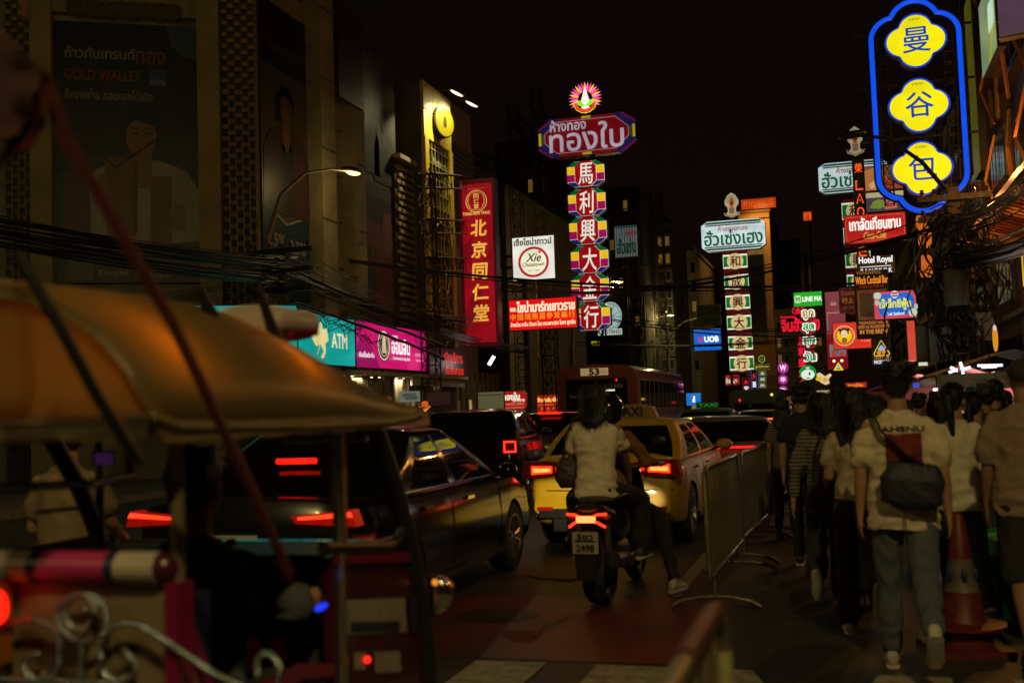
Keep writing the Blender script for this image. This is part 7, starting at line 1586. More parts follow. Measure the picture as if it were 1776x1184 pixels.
q = P(1322, 650, 27); dc = car('estate_car', 'dark car beyond the pearl saloon with one orange red brake strip', 'car', (q.x, q.y), 8, 4.5, 1.8, 1.38, BLK, .98, 1.0, .93, (-2.1, -1.85, .2, 1.2), 2.7, -1.4, detail=False)
MB().box((.0, -2.0, 1.17), (.62, .05, .035)).build('high_brake_light', em(255, 90, 30, 2.6, .1), dc)
for s in (-1, 1): MB().box((s * .72, -2.25, .86), (.24, .05, .1)).build('tail_light', tail(1.4), dc)
q = P(690, 700, 26); vn = car('taxi_car', 'yellow green taxi roof peeping out behind the black SUV', 'taxi', (q.x - .2, q.y + 1.5), 8, 4.6, 1.8, 1.50, mat('lime_taxi_paint', (.34, .42, .03), .3, 0, 0), 1.0, 1.03, .95, (-2.0, -1.5, .2, 1.2), 2.7, -1.4, detail=False)

# the red city bus
BR = mat('bus_maroon', (.16, .014, .016), .3, 0, .15, 1.2, coat=.4); BC = mat('bus_cream', (.36, .32, .24), .4, 0, .2, 2)
bq = P(1036, 700, 32.5); bus = thing('city_bus', 'maroon city bus with route number 53 and sliding windows filling the middle lane', 'bus', (bq.x - .0, bq.y, 0), R(0)); Wb2 = 1.22; Hb = 2.86; Lb = 10
sec = [(-Wb2, .35), (-Wb2, 2.45), (-Wb2 + .06, 2.66), (-Wb2 + .3, 2.80), (0, Hb), (Wb2 - .3, 2.80), (Wb2 - .06, 2.66), (Wb2, 2.45), (Wb2, .35)]
MB().prism(sec[::-1], 0, Lb).build('body_shell', BR, bus, smooth=30)
MB().prism([(-Wb2 - .012, 1.02), (-Wb2 - .012, 1.22), (Wb2 + .012, 1.22), (Wb2 + .012, 1.02)], -.012, Lb + .01).build('cream_band', BC, bus)
for (x0, x1) in ((-.92, -.04), (.04, .92)):
    f = MB().box(((x0 + x1) / 2, -.02, 1.95), (x1 - x0 + .06, .05, .98)).build('rear_window_frame', TRIMB, bus); MB().box(((x0 + x1) / 2, -.05, 1.95), (x1 - x0, .012, .90)).build('rear_window', TINT, f)
rb = MB().box((-.05, -.03, 2.63), (.84, .06, .22)).build('route_board', em(150, 126, 80, 1.0), bus); lettering('53', -.20, .10, 2.54, 2.72, -.064, PLB, rb, bold=.014); lettering('(ฏ-ฎ)', .12, .33, 2.58, 2.67, -.064, mat('orange_ink', (.3, .1, .02), .6), rb)
lettering('ปอ.53 8404', .2, .8, 2.12, 2.26, -.06, mat('window_letter', ()), bus); lettering('โทร 0-2246', -.85, -.1, 1.86, 1.98, -.06, mat('window_letter', ()), bus)
for s in (-1, 1):
    for z in (.7, .88): MB().cyl((s * 1.02, -.03, z), (s * 1.02, .01, z), .07, n=14).build('tail_light', mat('red_lens', ()), bus)
MB().box((0, -.06, .45), (2.4, .14, .22)).build('bumper', TRIMB, bus)
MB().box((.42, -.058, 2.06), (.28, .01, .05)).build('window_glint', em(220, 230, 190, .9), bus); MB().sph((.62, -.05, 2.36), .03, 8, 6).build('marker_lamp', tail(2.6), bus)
for k in range(11):
    y = .45 + k * .87
    for (sd) in (1, -1):
        f = MB().box((sd * (Wb2 + .004), y + .38, 1.92), (.03, .80, .94)).build('window_frame', BC if k % 1 == 0 else TRIMB, bus)
        for j in range(2): MB().box((sd * (Wb2 + .022), y + .19 + j * .38, 1.92), (.01, .35, .86)).build('pane', TINT, f)
        for z in (1.62,): MB().box((sd * (Wb2 + .03), y + .38, z), (.012, .78, .02)).build('window_rail', CHROME, f)
for k in (2, 3, 4): MB().box((Wb2 - .1, .85 + k * .87, 2.2), (.02, .25, .2)).build('inner_light', em(230, 110, 50, 1), bus)
MB().box((Wb2 + .015, Lb / 2, .95), (.02, Lb, .10)).build('chrome_rail', CHROME, bus)
ty, ri = wheel_meshes(.48, .28, 8)
for y in (2.4, 7.8):
    for s in (-1, 1):
        wn_ = bpy.data.objects.new('wheel', None); COL.objects.link(wn_); wn_.parent = bus; wn_.location = (s * (Wb2 - .10), y, .48); wn_.rotation_euler = (0, 0, math.pi if s < 0 else 0); put(ty, 'tyre', wn_); put(ri, 'rim', wn_)
# far dark green bus
q = P(1312, 700, 48); gb = thing('city_bus', 'dim dark green bus far down the street behind the pearl saloon', 'bus', (q.x, q.y, 0), 0)
MB().prism([(-1.2, .4), (-1.2, 2.0), (-1.0, 2.12), (1.0, 2.12), (1.2, 2.0), (1.2, .4)][::-1], 0, 9).build('body_shell', mat('bus_green', (.035, .07, .025), .4, 0, .2, 1), gb)
MB().box((0, -.02, 1.25), (1.9, .04, .5)).build('rear_window', TINT, gb); MB().box((.0, -.06, .95), (.95, .02, .05)).build('light_strip', em(60, 140, 255, 1.2, .4, True, 12), gb)
for (x, c) in ((-.72, em(230, 30, 40, 1.4, 0)), (.68, em(255, 210, 60, 1.6, 0))): MB().sph((x, -.03, 1.66 if x < 0 else 1.86), .06, 10, 6).build('marker_lamp', c, gb)

# ------------------------------------------------------------------ scooter with two riders
SC = mat('scooter_black', (.015, .014, .016), .25, 0, 0, coat=.8); SG = mat('scooter_grey', (.12, .12, .12), .4, .4, .2, 6)
sx0, sy0 = xy(1016, 8.6); scoot = thing('motor_scooter', 'black motor scooter with an X shaped brake lamp and white number plate', 'scooter', (sx0, sy0, .003), R(-2))
def wheel2(o, y, r, w):
    wn_ = bpy.data.objects.new('wheel', None); COL.objects.link(wn_); wn_.parent = o; wn_.location = (0, y, r)
    MB().lathe([(r - .09, -w / 2 * .7), (r - .03, -w / 2), (r - .005, -w / 3), (r, 0), (r - .005, w / 3), (r - .03, w / 2), (r - .09, w / 2 * .7)], (0, 0, 0), 30, 'x').build('tyre', TYRE, wn_, smooth=50)
    m = MB(); m.lathe([(r - .09, -w / 2 * .7), (r - .11, -w / 4), (r - .11, w / 4), (r - .09, w / 2 * .7)], (0, 0, 0), 26, 'x'); m.cyl((-w / 2, 0, 0), (w / 2, 0, 0), .04, n=12)
    for k in range(5): a = k * 2 * math.pi / 5; m.tube([(0, .03 * math.cos(a), .03 * math.sin(a)), (0, (r - .1) * math.cos(a), (r - .1) * math.sin(a))], .014, 6)
    m.build('rim', SG, wn_, smooth=50)
mb = MB(); loft(mb, [(V((-.02, .18, .34)), V((1, 0, 0)), V((0, 0, 1)), .13, .09), (V((-.03, .40, .36)), V((1, 0, 0)), V((0, 0, 1)), .17, .14), (V((-.02, .80, .36)), V((1, 0, 0)), V((0, 0, 1)), .15, .12)], 18, 2.6); remeshed(mb, 'engine_cover', mat('engine_dark', (.03, .03, .028), .4, .5, .3, 8), scoot, .014, 3)
mb = MB(); loft(mb, [(V((0, -.16, .60)), V((1, 0, 0)), V((0, 1, 0)), .10, .03), (V((0, -.14, .46)), V((1, 0, 0)), V((0, 1, 0)), .11, .03), (V((0, -.10, .36)), V((1, 0, 0)), V((0, 1, 0)), .09, .02)], 16, 3); mb.build('rear_fender', TRIMB, scoot, smooth=50)
wheel2(scoot, .22, .26, .18); wheel2(scoot, 1.52, .26, .12)
mb = MB(); X, Y, Z = V((1, 0, 0)), V((0, 1, 0)), V((0, 0, 1))
loft(mb, [(V((0, -.12, .80)), X, Z, .07, .035), (V((0, -.04, .76)), X, Z, .13, .075), (V((0, .15, .70)), X, Z, .165, .11), (V((0, .45, .64)), X, Z, .17, .13), (V((0, .75, .58)), X, Z, .15, .14)], 20, 2.4)
remeshed(mb, 'rear_body', SC, scoot, .012, 4)
mb = MB(); loft(mb, [(V((0, -.10, .84)), X, Z, .08, .02), (V((0, .1, .83)), X, Z, .14, .04), (V((0, .5, .79)), X, Z, .15, .045), (V((0, .82, .77)), X, Z, .11, .04)], 18, 2.6); remeshed(mb, 'seat', mat('seat_vinyl', (.02, .018, .018), .6, 0, .2, 20), scoot, .012, 3)
mb = MB(); loft(mb, [(V((0, .75, .30)), X, Z, .15, .05), (V((0, 1.15, .28)), X, Z, .14, .05)], 16, 3); loft(mb, [(V((0, 1.18, .30)), X, Y, .16, .05), (V((0, 1.24, .60)), X, Y, .20, .06), (V((0, 1.30, .92)), X, Y, .15, .08), (V((0, 1.32, 1.04)), X, Y, .12, .08)], 18, 2.6); remeshed(mb, 'front_fairing', SC, scoot, .014, 3)
MB().tube([(-.34, 1.13, 1.05), (-.2, 1.22, 1.04), (0, 1.26, 1.02), (.2, 1.22, 1.04), (.34, 1.13, 1.05)], .013, 8).build('handlebar', CHROME, scoot, smooth=60)
for s in (-1, 1):
    MB().tube([(s * .18, 1.2, 1.05), (s * .26, 1.22, 1.20), (s * .30, 1.21, 1.24)], .006, 6).build('mirror_stalk', TRIMB, scoot); MB().sph((s * .33, 1.21, 1.26), (.07, .02, .045), 12, 8).build('mirror', TRIMB, scoot)
    MB().tube([(s * .09, .22, .26), (s * .11, .10, .42), (s * .12, .03, .66)], [.02, .028, .024], 8).build('shock_absorber', SG, scoot)
    MB().tube([(s * .07, .22, .26), (s * .09, .6, .32)], .028, 8).build('swing_arm', SG, scoot); MB().tube([(s * .06, 1.52, .26), (s * .07, 1.36, .7)], .025, 8).build('fork', SG, scoot)
    MB().tube([(s * .20, .10, .86), (s * .22, .3, .87), (s * .2, .5, .84)], .012, 6).build('grab_rail', TRIMB, scoot)
    MB().sph((s * .145, -.07, .72), (.035, .03, .022), 10, 6).build('indicator', mat('amber_lens', (.3, .1, .01), .2, 0, 0), scoot)
MB().tube([(.19, -.10, .40), (.20, .2, .36), (.18, .5, .30)], [.062, .068, .04], 14).build('exhaust', mat('exhaust_dark', (.05, .045, .04), .35, .8, .2, 6), scoot, smooth=60)
MB().prism([(-.08, .25), (.08, .25), (.095, .62), (-.095, .62)], -.20, -.17).build('mudguard', TRIMB, scoot)
BL_ = em(255, 46, 22, 3.0, .1)
for s in (-1, 1):
    MB().tube([(s * .02, -.165, .715), (s * .09, -.155, .745), (s * .16, -.13, .748)], .011, 6).build('brake_strip', BL_, scoot); MB().tube([(s * .02, -.165, .705), (s * .09, -.155, .685), (s * .145, -.13, .648)], .011, 6).build('brake_strip', BL_, scoot)
MB().box((0, -.165, .71), (.15, .02, .05)).build('brake_lamp', em(255, 120, 60, 3.4, 0), scoot)
pl = MB().box((0, -.205, .535), (.205, .008, .165)).build('number_plate', mat('scooter_plate', (.42, .37, .27), .5, 0, .1, 12), scoot)
for (t, z0, z1, xw) in (('5ขว', .560, .603, .062), ('กรุงเทพมหานคร', .541, .552, .08), ('2498', .468, .522, .07)): lettering(t, -xw, xw, z0, z1, -.2105, PLB, pl, bold=.003)
l = bpy.data.lights.new('headlamp', 'SPOT'); l.energy = 150; l.color = (1, .82, .45); l.spot_size = R(17); l.spot_blend = .12; l.shadow_soft_size = .05
lo = bpy.data.objects.new('scooter_headlamp_bulb', l); COL.objects.link(lo); lo.location = (sx0 - .42, sy0 + 1.5, .85); lo.rotation_euler = (R(80), 0, R(16)); lo.scale = (4, 1, 1)
hl = MB().sph((0, 1.40, .86), (.09, .05, .06), 12, 8).build('headlamp', em(255, 240, 200, 2.5, 0), scoot)
def sit(h, pel, lean, kn, an, wr, wid=.95, turn=0, toes=None, head=(0, 0)):
    s = h / 1.7; up = V((0, math.sin(R(lean)), math.cos(R(lean)))); lat = V((math.cos(R(turn)), math.sin(R(turn)), 0)); J = {'s': s, 'wid': wid, 'up': up, 'lat': lat, 'hlat': V((1, 0, 0)), 'headdir': head}
    pel = V(pel); J['pel'] = pel; J['chest'] = pel + up * .34 * s; J['shc'] = pel + up * .475 * s; J['neck'] = pel + up * .53 * s; J['head'] = J['neck'] + V((0, .02, .155 * s))
    for i, sd in enumerate((-1, 1)):
        J['hip%d' % i] = pel + V((sd * .09, .02, -.03)); J['kn%d' % i] = V(kn[i]); J['an%d' % i] = V(an[i]); J['foot%d' % i] = 0
        J['toe%d' % i] = V(toes[i]).normalized() if toes else V((0, 1, 0))
        sh = J['shc'] + lat * sd * .172 * s * wid - up * .015 * s; w = V(wr[i]); mid = (sh + w) / 2; dd = w - sh; d_ = dd.length; l_ = .285 * s; l2 = .25 * s
        hgt = math.sqrt(max(.0004, ((l_ + l2) / 2) ** 2 - (d_ / 2) ** 2)); down = V((sd * .5, -.2, -.9)); down = (down - dd.normalized() * down.dot(dd.normalized())).normalized(); el = mid + down * hgt
        J['sh%d' % i], J['el%d' % i], J['wr%d' % i], J['fd%d' % i] = sh, el, w, (w - el).normalized()
    return J
J = sit(1.74, (-.02, .28, .93), 4, ((-.30, .62, .80), (.26, .66, .80)), ((-.24, .42, .42), (.26, .62, .40)), ((-.20, .66, 1.02), (.16, .70, 1.00)), 1.08, -3, ((-.2, 1, 0), (.1, 1, 0)))
pas = person('passenger with long dark hair in a cream shirt seated at the back of the scooter', J, FAB('bright_cream_cotton', (.80, .70, .54)), FAB('black_trousers', ()), 'bob', fine=True, bot_style='wide', shoe=mat('dark_sneaker', (.05, .045, .04), .6), group='riders on the scooter', seed=21, sleeve=.62, loose=.95, hem=.0, vox=.011); pas.location = scoot.location; pas.rotation_euler = (0, 0, R(-2))
J = sit(1.68, (-.02, .74, .86), 8, ((-.26, 1.08, .74), (.34, 1.00, .62)), ((-.18, .98, .40), (.52, .66, .12)), ((-.34, 1.14, 1.06), (.34, 1.12, 1.06)), 1.0, 0, ((0, 1, 0), (.25, 1, 0)))
GR = (V((0, -.3, -1)), V((0, 1, .1)))
drv = person('scooter driver in a brown shirt and dark helmet with one foot down on the road', J, FAB('rust_brown_shirt', (.22, .10, .035)), FAB('black_trousers', ()), 'helmet', extra_hair=mat('helmet_black', (.012, .012, .014), .12, 0, 0, coat=1), shoe=mat('white_clog', (.5, .46, .36), .5), group='riders on the scooter', seed=23, sleeve=1.6, vox=.012, hold=[(GR[0], GR[1], -1), (GR[0], GR[1], 1)]); drv.location = scoot.location; drv.rotation_euler = (0, 0, R(-2))
# handbag of the passenger
hbg = thing('hand_bag', 'dark slouchy handbag held at the passenger hip on the scooter', 'bag', scoot.location + V((-.25, .28, 1.05)), R(8)); mb = MB()
loft(mb, [(V((0, 0, -.13)), X, Y, .06, .04), (V((0, 0, -.06)), X, Y, .10, .06), (V((0, 0, .06)), X, Y, .09, .05), (V((0, 0, .12)), X, Y, .05, .02)], 16, 2.6); remeshed(mb, 'bag_body', mat('dark_leather', (.045, .025, .018), .5, 0, .2, 12), hbg, .012, 3, .006, 9, 2)
MB().tube([(-.03, 0, .10), (.0, -.10, .28), (.08, -.12, .44), (.14, -.02, .47)], .010, 6).build('strap', mat('dark_leather', ()), hbg)
# parked scooter silhouettes by the kerb
# ------------------------------------------------------------------ the tuk-tuk that fills the left foreground
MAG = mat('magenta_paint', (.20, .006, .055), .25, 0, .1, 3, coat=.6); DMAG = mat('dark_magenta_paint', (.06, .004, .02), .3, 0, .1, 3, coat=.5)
VINYL = bpy.data.materials.new('cream_vinyl'); VINYL.use_nodes = True; nt = VINYL.node_tree; b = nt.nodes['Principled BSDF']; b.inputs['Base Color'].default_value = (.16, .13, .055, 1); b.inputs['Roughness'].default_value = .38
tr = nt.nodes.new('ShaderNodeBsdfTranslucent'); tr.inputs[0].default_value = (.80, .50, .06, 1); mx = nt.nodes.new('ShaderNodeMixShader'); mx.inputs[0].default_value = .45
nt.links.new(b.outputs[0], mx.inputs[1]); nt.links.new(tr.outputs[0], mx.inputs[2]); nt.links.new(mx.outputs[0], nt.nodes['Material Output'].inputs[0])
n_ = nt.nodes.new('ShaderNodeTexNoise'); n_.inputs['Scale'].default_value = 3; bp = nt.nodes.new('ShaderNodeBump'); bp.inputs['Strength'].default_value = .25; bp.inputs['Distance'].default_value = .03; nt.links.new(n_.outputs[0], bp.inputs['Height']); nt.links.new(bp.outputs[0], b.inputs['Normal'])
CLEAR = bpy.data.materials.new('clear_glass'); CLEAR.use_nodes = True; nt = CLEAR.node_tree; nt.nodes.clear(); _o = nt.nodes.new('ShaderNodeOutputMaterial'); _m = nt.nodes.new('ShaderNodeMixShader'); _t = nt.nodes.new('ShaderNodeBsdfTransparent'); _g = nt.nodes.new('ShaderNodeBsdfGlossy'); _g.inputs['Roughness'].default_value = .03; _m.inputs[0].default_value = .06; _t.inputs[0].default_value = (.8, .82, .8, 1)
nt.links.new(_t.outputs[0], _m.inputs[1]); nt.links.new(_g.outputs[0], _m.inputs[2]); nt.links.new(_m.outputs[0], _o.inputs[0])
BEIGEP = mat('beige_panel', (.20, .15, .09), .45, 0, .15, 4); NAVYV = mat('navy_vinyl', (.012, .02, .05), .4, 0, 0); PINKV = mat('pink_vinyl', (.42, .03, .14), .38, 0, .08, 9); GREYV = mat('pale_grey_vinyl', (.42, .37, .31), .38, 0, .08, 9)
T0 = V((-2.15, 3.0, 0)); tk = thing('tuk_tuk', 'decorated tuk-tuk with glowing vinyl roof, chrome scrolls and a pink bolster', 'tuk-tuk', T0)
def onY(px, py, Y): v = ray(px, py); return CAM + v * (Y / v.y)
L_ = lambda p: V(p) - T0
XR_, XL_, YR_ = -1.5, -2.8, 2.23
# roof
rows = []
prof = [(2.05, 1.60, 1.90), (2.15, 1.575, 1.945), (2.6, 1.565, 1.955), (2.85, 1.56, 1.95), (3.1, 1.56, 1.90), (3.35, 1.56, 1.82), (3.55, 1.57, 1.73), (3.64, 1.585, 1.65), (3.70, 1.60, 1.61)]
for (y, ze, zr) in prof:
    row = []
    for k in range(21):
        t = -1 + 2 * k / 20; e = abs(t); x = -2.15 + .70 * t
        z = ze + (zr - ze) * (1 - e ** 3.2) ** .8
        row.append((x, y, z))
    rows.append([L_(p) for p in row])
o = MB().grid(rows).build('roof', VINYL, tk, smooth=60); m_ = o.modifiers.new('s', 'SOLIDIFY'); m_.thickness = .008; evaluated(o)
for x in (-1.45, -2.85):
    pts = [L_((x, y, ze - .01)) for (y, ze, zr) in prof[:-1]]; MB().tube(pts, .016, 8).build('roof_edge_rail', mat('dull_steel_rail', (.2, .16, .09), .5, .5, .2, 8), tk, smooth=60)
MB().tube([L_((-1.45, 2.06, 1.57)), L_((-2.85, 2.06, 1.57))], .016, 8).build('roof_edge_rail', mat('dull_steel_rail', ()), tk)
for y in (2.62, 3.2): MB().tube([L_((-2.15 + .69 * t, y, 1.555 + .37 * (1 - abs(t) ** 3.2) ** .8 - (.0 if y < 3 else .06))) for t in [k / 8 - 1 for k in range(17)]], .012, 6).build('roof_bow', STEEL, tk)
# scalloped valance
rows = [[], []]
for k in range(41):
    y = 2.06 + 1.66 * k / 40; rows[0].append(L_((-1.448, y, 1.575))); rows[1].append(L_((-1.44, y, 1.535 - .005 * abs(math.sin(k * math.pi / 5)))))
MB().grid(rows).build('valance', VINYL, tk)
rows = [[], []]
for k in range(31):
    x = -1.45 - 1.4 * k / 30; rows[0].append(L_((x, 2.045, 1.60))); rows[1].append(L_((x, 2.035, 1.545 - .005 * abs(math.sin(k * math.pi / 5)))))
MB().grid(rows).build('valance', VINYL, tk)
MB().prism([((-.70 + 1.40 * k / 16), .0 + 1.56 + .375 * (1 - abs(-1 + k / 8) ** 3.2) ** .8) for k in range(17)][::-1], 2.07 - 3.0, 2.08 - 3.0).build('rear_gable', VINYL, tk)
# added lamps make the roof skin glow, cab shielded by an added headliner
MB().box(L_((-2.15, 2.9, 1.605)), (1.30, 1.5, .012)).build('headliner', TRIMB, tk)
for (x, y, e_) in ((-1.62, 2.30, 2.0), (-1.62, 3.0, 2.6)):
    lp = MB().lathe([(0, 0), (.04, .0), (.045, .03), (0, .035)], L_((x, y, 1.66)), 14).build('roof_lamp', em(255, 150, 40, 1.2, 0), tk)
    l = bpy.data.lights.new('tuk_tuk_roof_bulb', 'POINT'); l.energy = e_; l.color = (1, .52, .07); l.shadow_soft_size = .03
    lo = bpy.data.objects.new('tuk_tuk_roof_bulb', l); COL.objects.link(lo); lo.location = (x, y, 1.70)
# roof-top lamp box with its dark brackets
q = onX(462, 562, -2.0); mb = MB(); loft(mb, [(L_(q) + V((0, -.17, -.03)), V((1, 0, 0)), V((0, 0, 1)), .10, .025), (L_(q) + V((0, -.13, 0)), V((1, 0, 0)), V((0, 0, 1)), .15, .06), (L_(q) + V((0, .13, 0)), V((1, 0, 0)), V((0, 0, 1)), .15, .06), (L_(q) + V((0, .18, -.02)), V((1, 0, 0)), V((0, 0, 1)), .10, .03)], 20, 2.8); mb.build('roof_light_box', mat('pinkish_plastic', (.42, .31, .25), .4, 0, .1, 5), tk, smooth=60)
for (a, b_) in (((345, 500), (368, 548)), ((448, 500), (478, 585))): MB().tube([L_(onX(a[0], a[1], -1.72)), L_(onX(b_[0], b_[1], -1.72)), L_(onX(b_[0] + 6, b_[1] + 25, -1.72))], [.012, .022, .026], 8).build('roof_bracket', TRIMB, tk, smooth=60)
MB().tube([L_(onX(505, 578, -1.7)), L_(onX(548, 577, -1.7))], .012, 6).build('red_marker', mat('red_lens', ()), tk)
# posts
MB().cyl(L_((-1.5, 3.07, .25)), L_((-1.5, 3.07, 1.57)), .019, n=12).build('chrome_post', CHROME, tk, smooth=60)
MB().cyl(L_((-1.515, 3.13, .95)), L_((-1.515, 3.13, 1.57)), .015, n=12).build('amber_post', mat('amber_tube', (.45, .20, .05), .25, .6, 0), tk, smooth=60)  # orange reflection beside the chrome post put in as amber colour
for (x, y) in ((-2.78, 2.9), (-2.78, 3.6), (-1.52, 2.25), (-2.78, 2.25)):
    MB().cyl(L_((x, y, .4)), L_((x, y, 1.58)), .018, n=10).build('post', mat('dull_steel_rail', ()), tk, smooth=60)
# front window frame and cowl
fr = [onX(x, y, -1.5) for x, y in ((646, 736), (662, 780), (683, 840), (700, 905), (722, 1000), (738, 1120), (744, 1220))]
MB().tube([L_(p) for p in fr], .034, 10).build('front_pillar', TRIMB, tk, smooth=60)
fr2 = [onX(x, y, -1.5) for x, y in ((700, 905), (693, 935), (672, 948), (600, 950), (560, 950))]
MB().tube([L_(p) for p in fr2], .022, 10).build('window_lower_frame', TRIMB, tk, smooth=60)
MB().tube([L_(V((-2.8, p.y, p.z))) for p in fr], .034, 10).build('front_pillar', TRIMB, tk, smooth=60)
za = onX(600, 952, -1.5).z; ya, yb = onX(575, 1000, -1.5).y, onX(728, 1000, -1.5).y
# side panel and door of the cowl
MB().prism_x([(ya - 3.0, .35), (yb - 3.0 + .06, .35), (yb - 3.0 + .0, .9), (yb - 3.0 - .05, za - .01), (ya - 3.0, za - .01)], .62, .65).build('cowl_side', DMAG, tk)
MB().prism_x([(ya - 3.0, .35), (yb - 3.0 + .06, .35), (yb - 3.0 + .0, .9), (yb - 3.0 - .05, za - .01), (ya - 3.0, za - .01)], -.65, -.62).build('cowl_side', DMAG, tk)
MB().box((0, yb - 3.0 + .02, .72), (1.24, .05, .78)).build('front_cowl', MAG, tk)
MB().box((0, yb - 3.0 - .22, za - .10), (1.22, .32, .10)).build('dashboard', TRIMB, tk)
# clear windscreen
MB().quad(L_((-2.76, yb - .12, za)), L_((-1.54, yb - .12, za)), L_((-1.56, 3.62, 1.56)), L_((-2.74, 3.62, 1.56))).build('windscreen', CLEAR, tk)
def onside(pts, nm, m, d=0.004): MB().prism_x([(onX(x, y, -1.5).y - 3.0, onX(x, y, -1.5).z) for x, y in pts], .65 + d - .004, .65 + d).build(nm, m, tk)
STK = mat('sticker_white', (.30, .25, .2), .5, 0, .2, 12); STN = mat('sticker_navy', (.02, .025, .06), .5, 0, 0)
onside([(600, 1040), (700, 1036), (704, 1095), (600, 1100)], 'sticker', STK); onside([(606, 1078), (690, 1076), (690, 1092), (606, 1094)], 'sticker_band', STN, .008); onside([(708, 1034), (720, 1034), (722, 1096), (712, 1098)], 'sticker_edge', STN, .008)
onside([(650, 1130), (692, 1128), (694, 1164), (652, 1166)], 'sticker', STK); onside([(615, 1130), (632, 1130), (632, 1160), (615, 1160)], 'sticker', STK)
onside([(575, 960), (724, 956), (728, 972), (575, 978)], 'trim_band', MAG, .012)
MB().sph(L_(onX(637, 1143, -1.49)), .011, 10, 8).build('marker_lamp', em(255, 30, 20, 2.2, 0), tk)
# side panel between the back corner and the chrome post
yc = onX(306, 1000, -1.5).y
MB().prism_x([(yc - 3.0, .35), (ya - 3.02, .35), (ya - 3.02, .80), (ya - 3.2, .84), (yc - 2.85, .84), (yc - 3.0, 1.18)], .615, .64).build('side_panel', BEIGEP, tk)
MB().prism_x([(yc - 3.0, 1.16), (yc - 3.0, 1.20), (yc - 2.83, .88), (ya - 3.2, .88), (ya - 3.02, .84), (ya - 3.02, .80), (ya - 3.2, .84), (yc - 2.85, .84)], .64, .66).build('side_panel_trim', MAG, tk)
# back panel, bolster and scroll work
zt_ = onY(150, 1012, YR_).z; zb_ = .35
MB().box((-.0, YR_ - 3.0 + .02, (zt_ + zb_) / 2), (1.28, .04, zt_ - zb_)).build('back_panel', BEIGEP, tk)
MB().box((.645, YR_ - 3.0, (zt_ + zb_) / 2), (.03, .07, zt_ - zb_ + .02)).build('corner_trim', MAG, tk)
xs = [onY(x, 983, YR_).x + 2.15 for x in (-420, -250, -210, -30, 62, 80, 196, 212, 280)]; zbo = onY(150, 983, YR_).z
cols_ = [PINKV, NAVYV, GREYV, GREYV, NAVYV, PINKV, NAVYV, GREYV]
for i in range(8): MB().cyl((xs[i], YR_ - 3.0 + .0, zbo), (xs[i + 1], YR_ - 3.0, zbo), .040 if cols_[i] is not NAVYV else .041, n=20).build('bolster_section', cols_[i], tk, smooth=50)
MB().sph((xs[8] + .0, YR_ - 3.0, zbo), (.045, .038, .038), 14, 8).build('bolster_end', DMAG, tk, smooth=60)
def scroll(pts, r, nm='chrome_scroll'):
    ps = [L_(onY(x, y, YR_ - .045)) for x, y in pts]
    # smooth the path
    out = []
    for i in range(len(ps) - 1):
        p0, p1, p2, p3 = ps[max(i - 1, 0)], ps[i], ps[i + 1], ps[min(i + 2, len(ps) - 1)]
        for k in range(5):
            t = k / 5; out.append(.5 * ((2 * p1) + (p2 - p0) * t + (2 * p0 - 5 * p1 + 4 * p2 - p3) * t * t + (3 * p1 - p0 - 3 * p2 + p3) * t ** 3))
    out.append(ps[-1]); MB().tube(out, r, 10).build(nm, mat('twisted_chrome', (.42, .50, .62), .2, 1, .1, 60, .6), tk, smooth=70)  # bluish colour holds the turquoise light reflected in the chrome
def spiral(cx, cy, r0, r1, a0, a1, n=14): return [(cx + (r0 + (r1 - r0) * i / n) * math.cos(R(a0 + (a1 - a0) * i / n)), cy + (r0 + (r1 - r0) * i / n) * math.sin(R(a0 + (a1 - a0) * i / n))) for i in range(n + 1)]
scroll(spiral(142, 1066, 50, 16, 80, -330), .0075); scroll(spiral(142, 1062, 48, 16, 100, 430)[:12], .0075)
scroll([(430, 1195), (380, 1172), (330, 1140), (285, 1110), (250, 1088), (215, 1080), (190, 1092), (172, 1125)] + spiral(212, 1150, 38, 14, 200, -110), .0075)
scroll([(-60, 1120), (0, 1088), (50, 1074), (85, 1082), (104, 1110)] + spiral(66, 1148, 38, 14, -20, 290), .0075)
scroll([(142, 1110), (142, 1150), (142, 1190)], .0085); scroll([(-40, 1176), (60, 1180), (200, 1184)], .008)
scroll([(480, 1190), (486, 1160), (474, 1138), (455, 1132), (444, 1150), (450, 1172)], .007)
for (x, y) in ((56, 1074), (99, 1094), (147, 1055), (147, 1111), (190, 1088), (180, 1100), (214, 1128), (147, 1090), (75, 1168), (216, 1174)): MB().sph(L_(onY(x, y, YR_ - .05)), .0095, 10, 8).build('chrome_bead', CHROME, tk, smooth=60)
MB().box(L_(onY(-14, 1075, YR_ - .05)), (.08, .05, .20)).build('tail_light_case', mat('amber_lens', ()), tk); MB().sph(L_(onY(-2, 1052, YR_ - .085)), (.022, .02, .04), 10, 8).build('tail_light', tail(2.0), tk)
# seats, floor, mechanics, wheels
MB().box((0, -.35, .62), (1.15, .5, .16)).build('passenger_seat', NAVYV, tk); MB().box((0, -.62, .92), (1.2, .10, .46)).build('seat_back', NAVYV, tk)
MB().box((.05, .05, .60), (.42, .30, .12)).build('driver_seat', NAVYV, tk); MB().box((0, .2, .33), (1.28, 2.1, .06)).build('floor', TRIMB, tk)
ty, ri = wheel_meshes(.24, .13, 6)
for (x, y) in ((.52, -.55), (-.52, -.55), (0, 1.15)):
    wn_ = bpy.data.objects.new('wheel', None); COL.objects.link(wn_); wn_.parent = tk; wn_.location = (x, y, .24); put(ty, 'tyre', wn_); put(ri, 'rim', wn_)
MB().lathe([(.27, -.08), (.28, 0), (.27, .08)], (0, 1.15, .24), 20, 'x', R(0), R(180)).build('front_fender', MAG, tk)
hl_ = onX(752, 1030, -1.47); cc_ = L_(hl_)
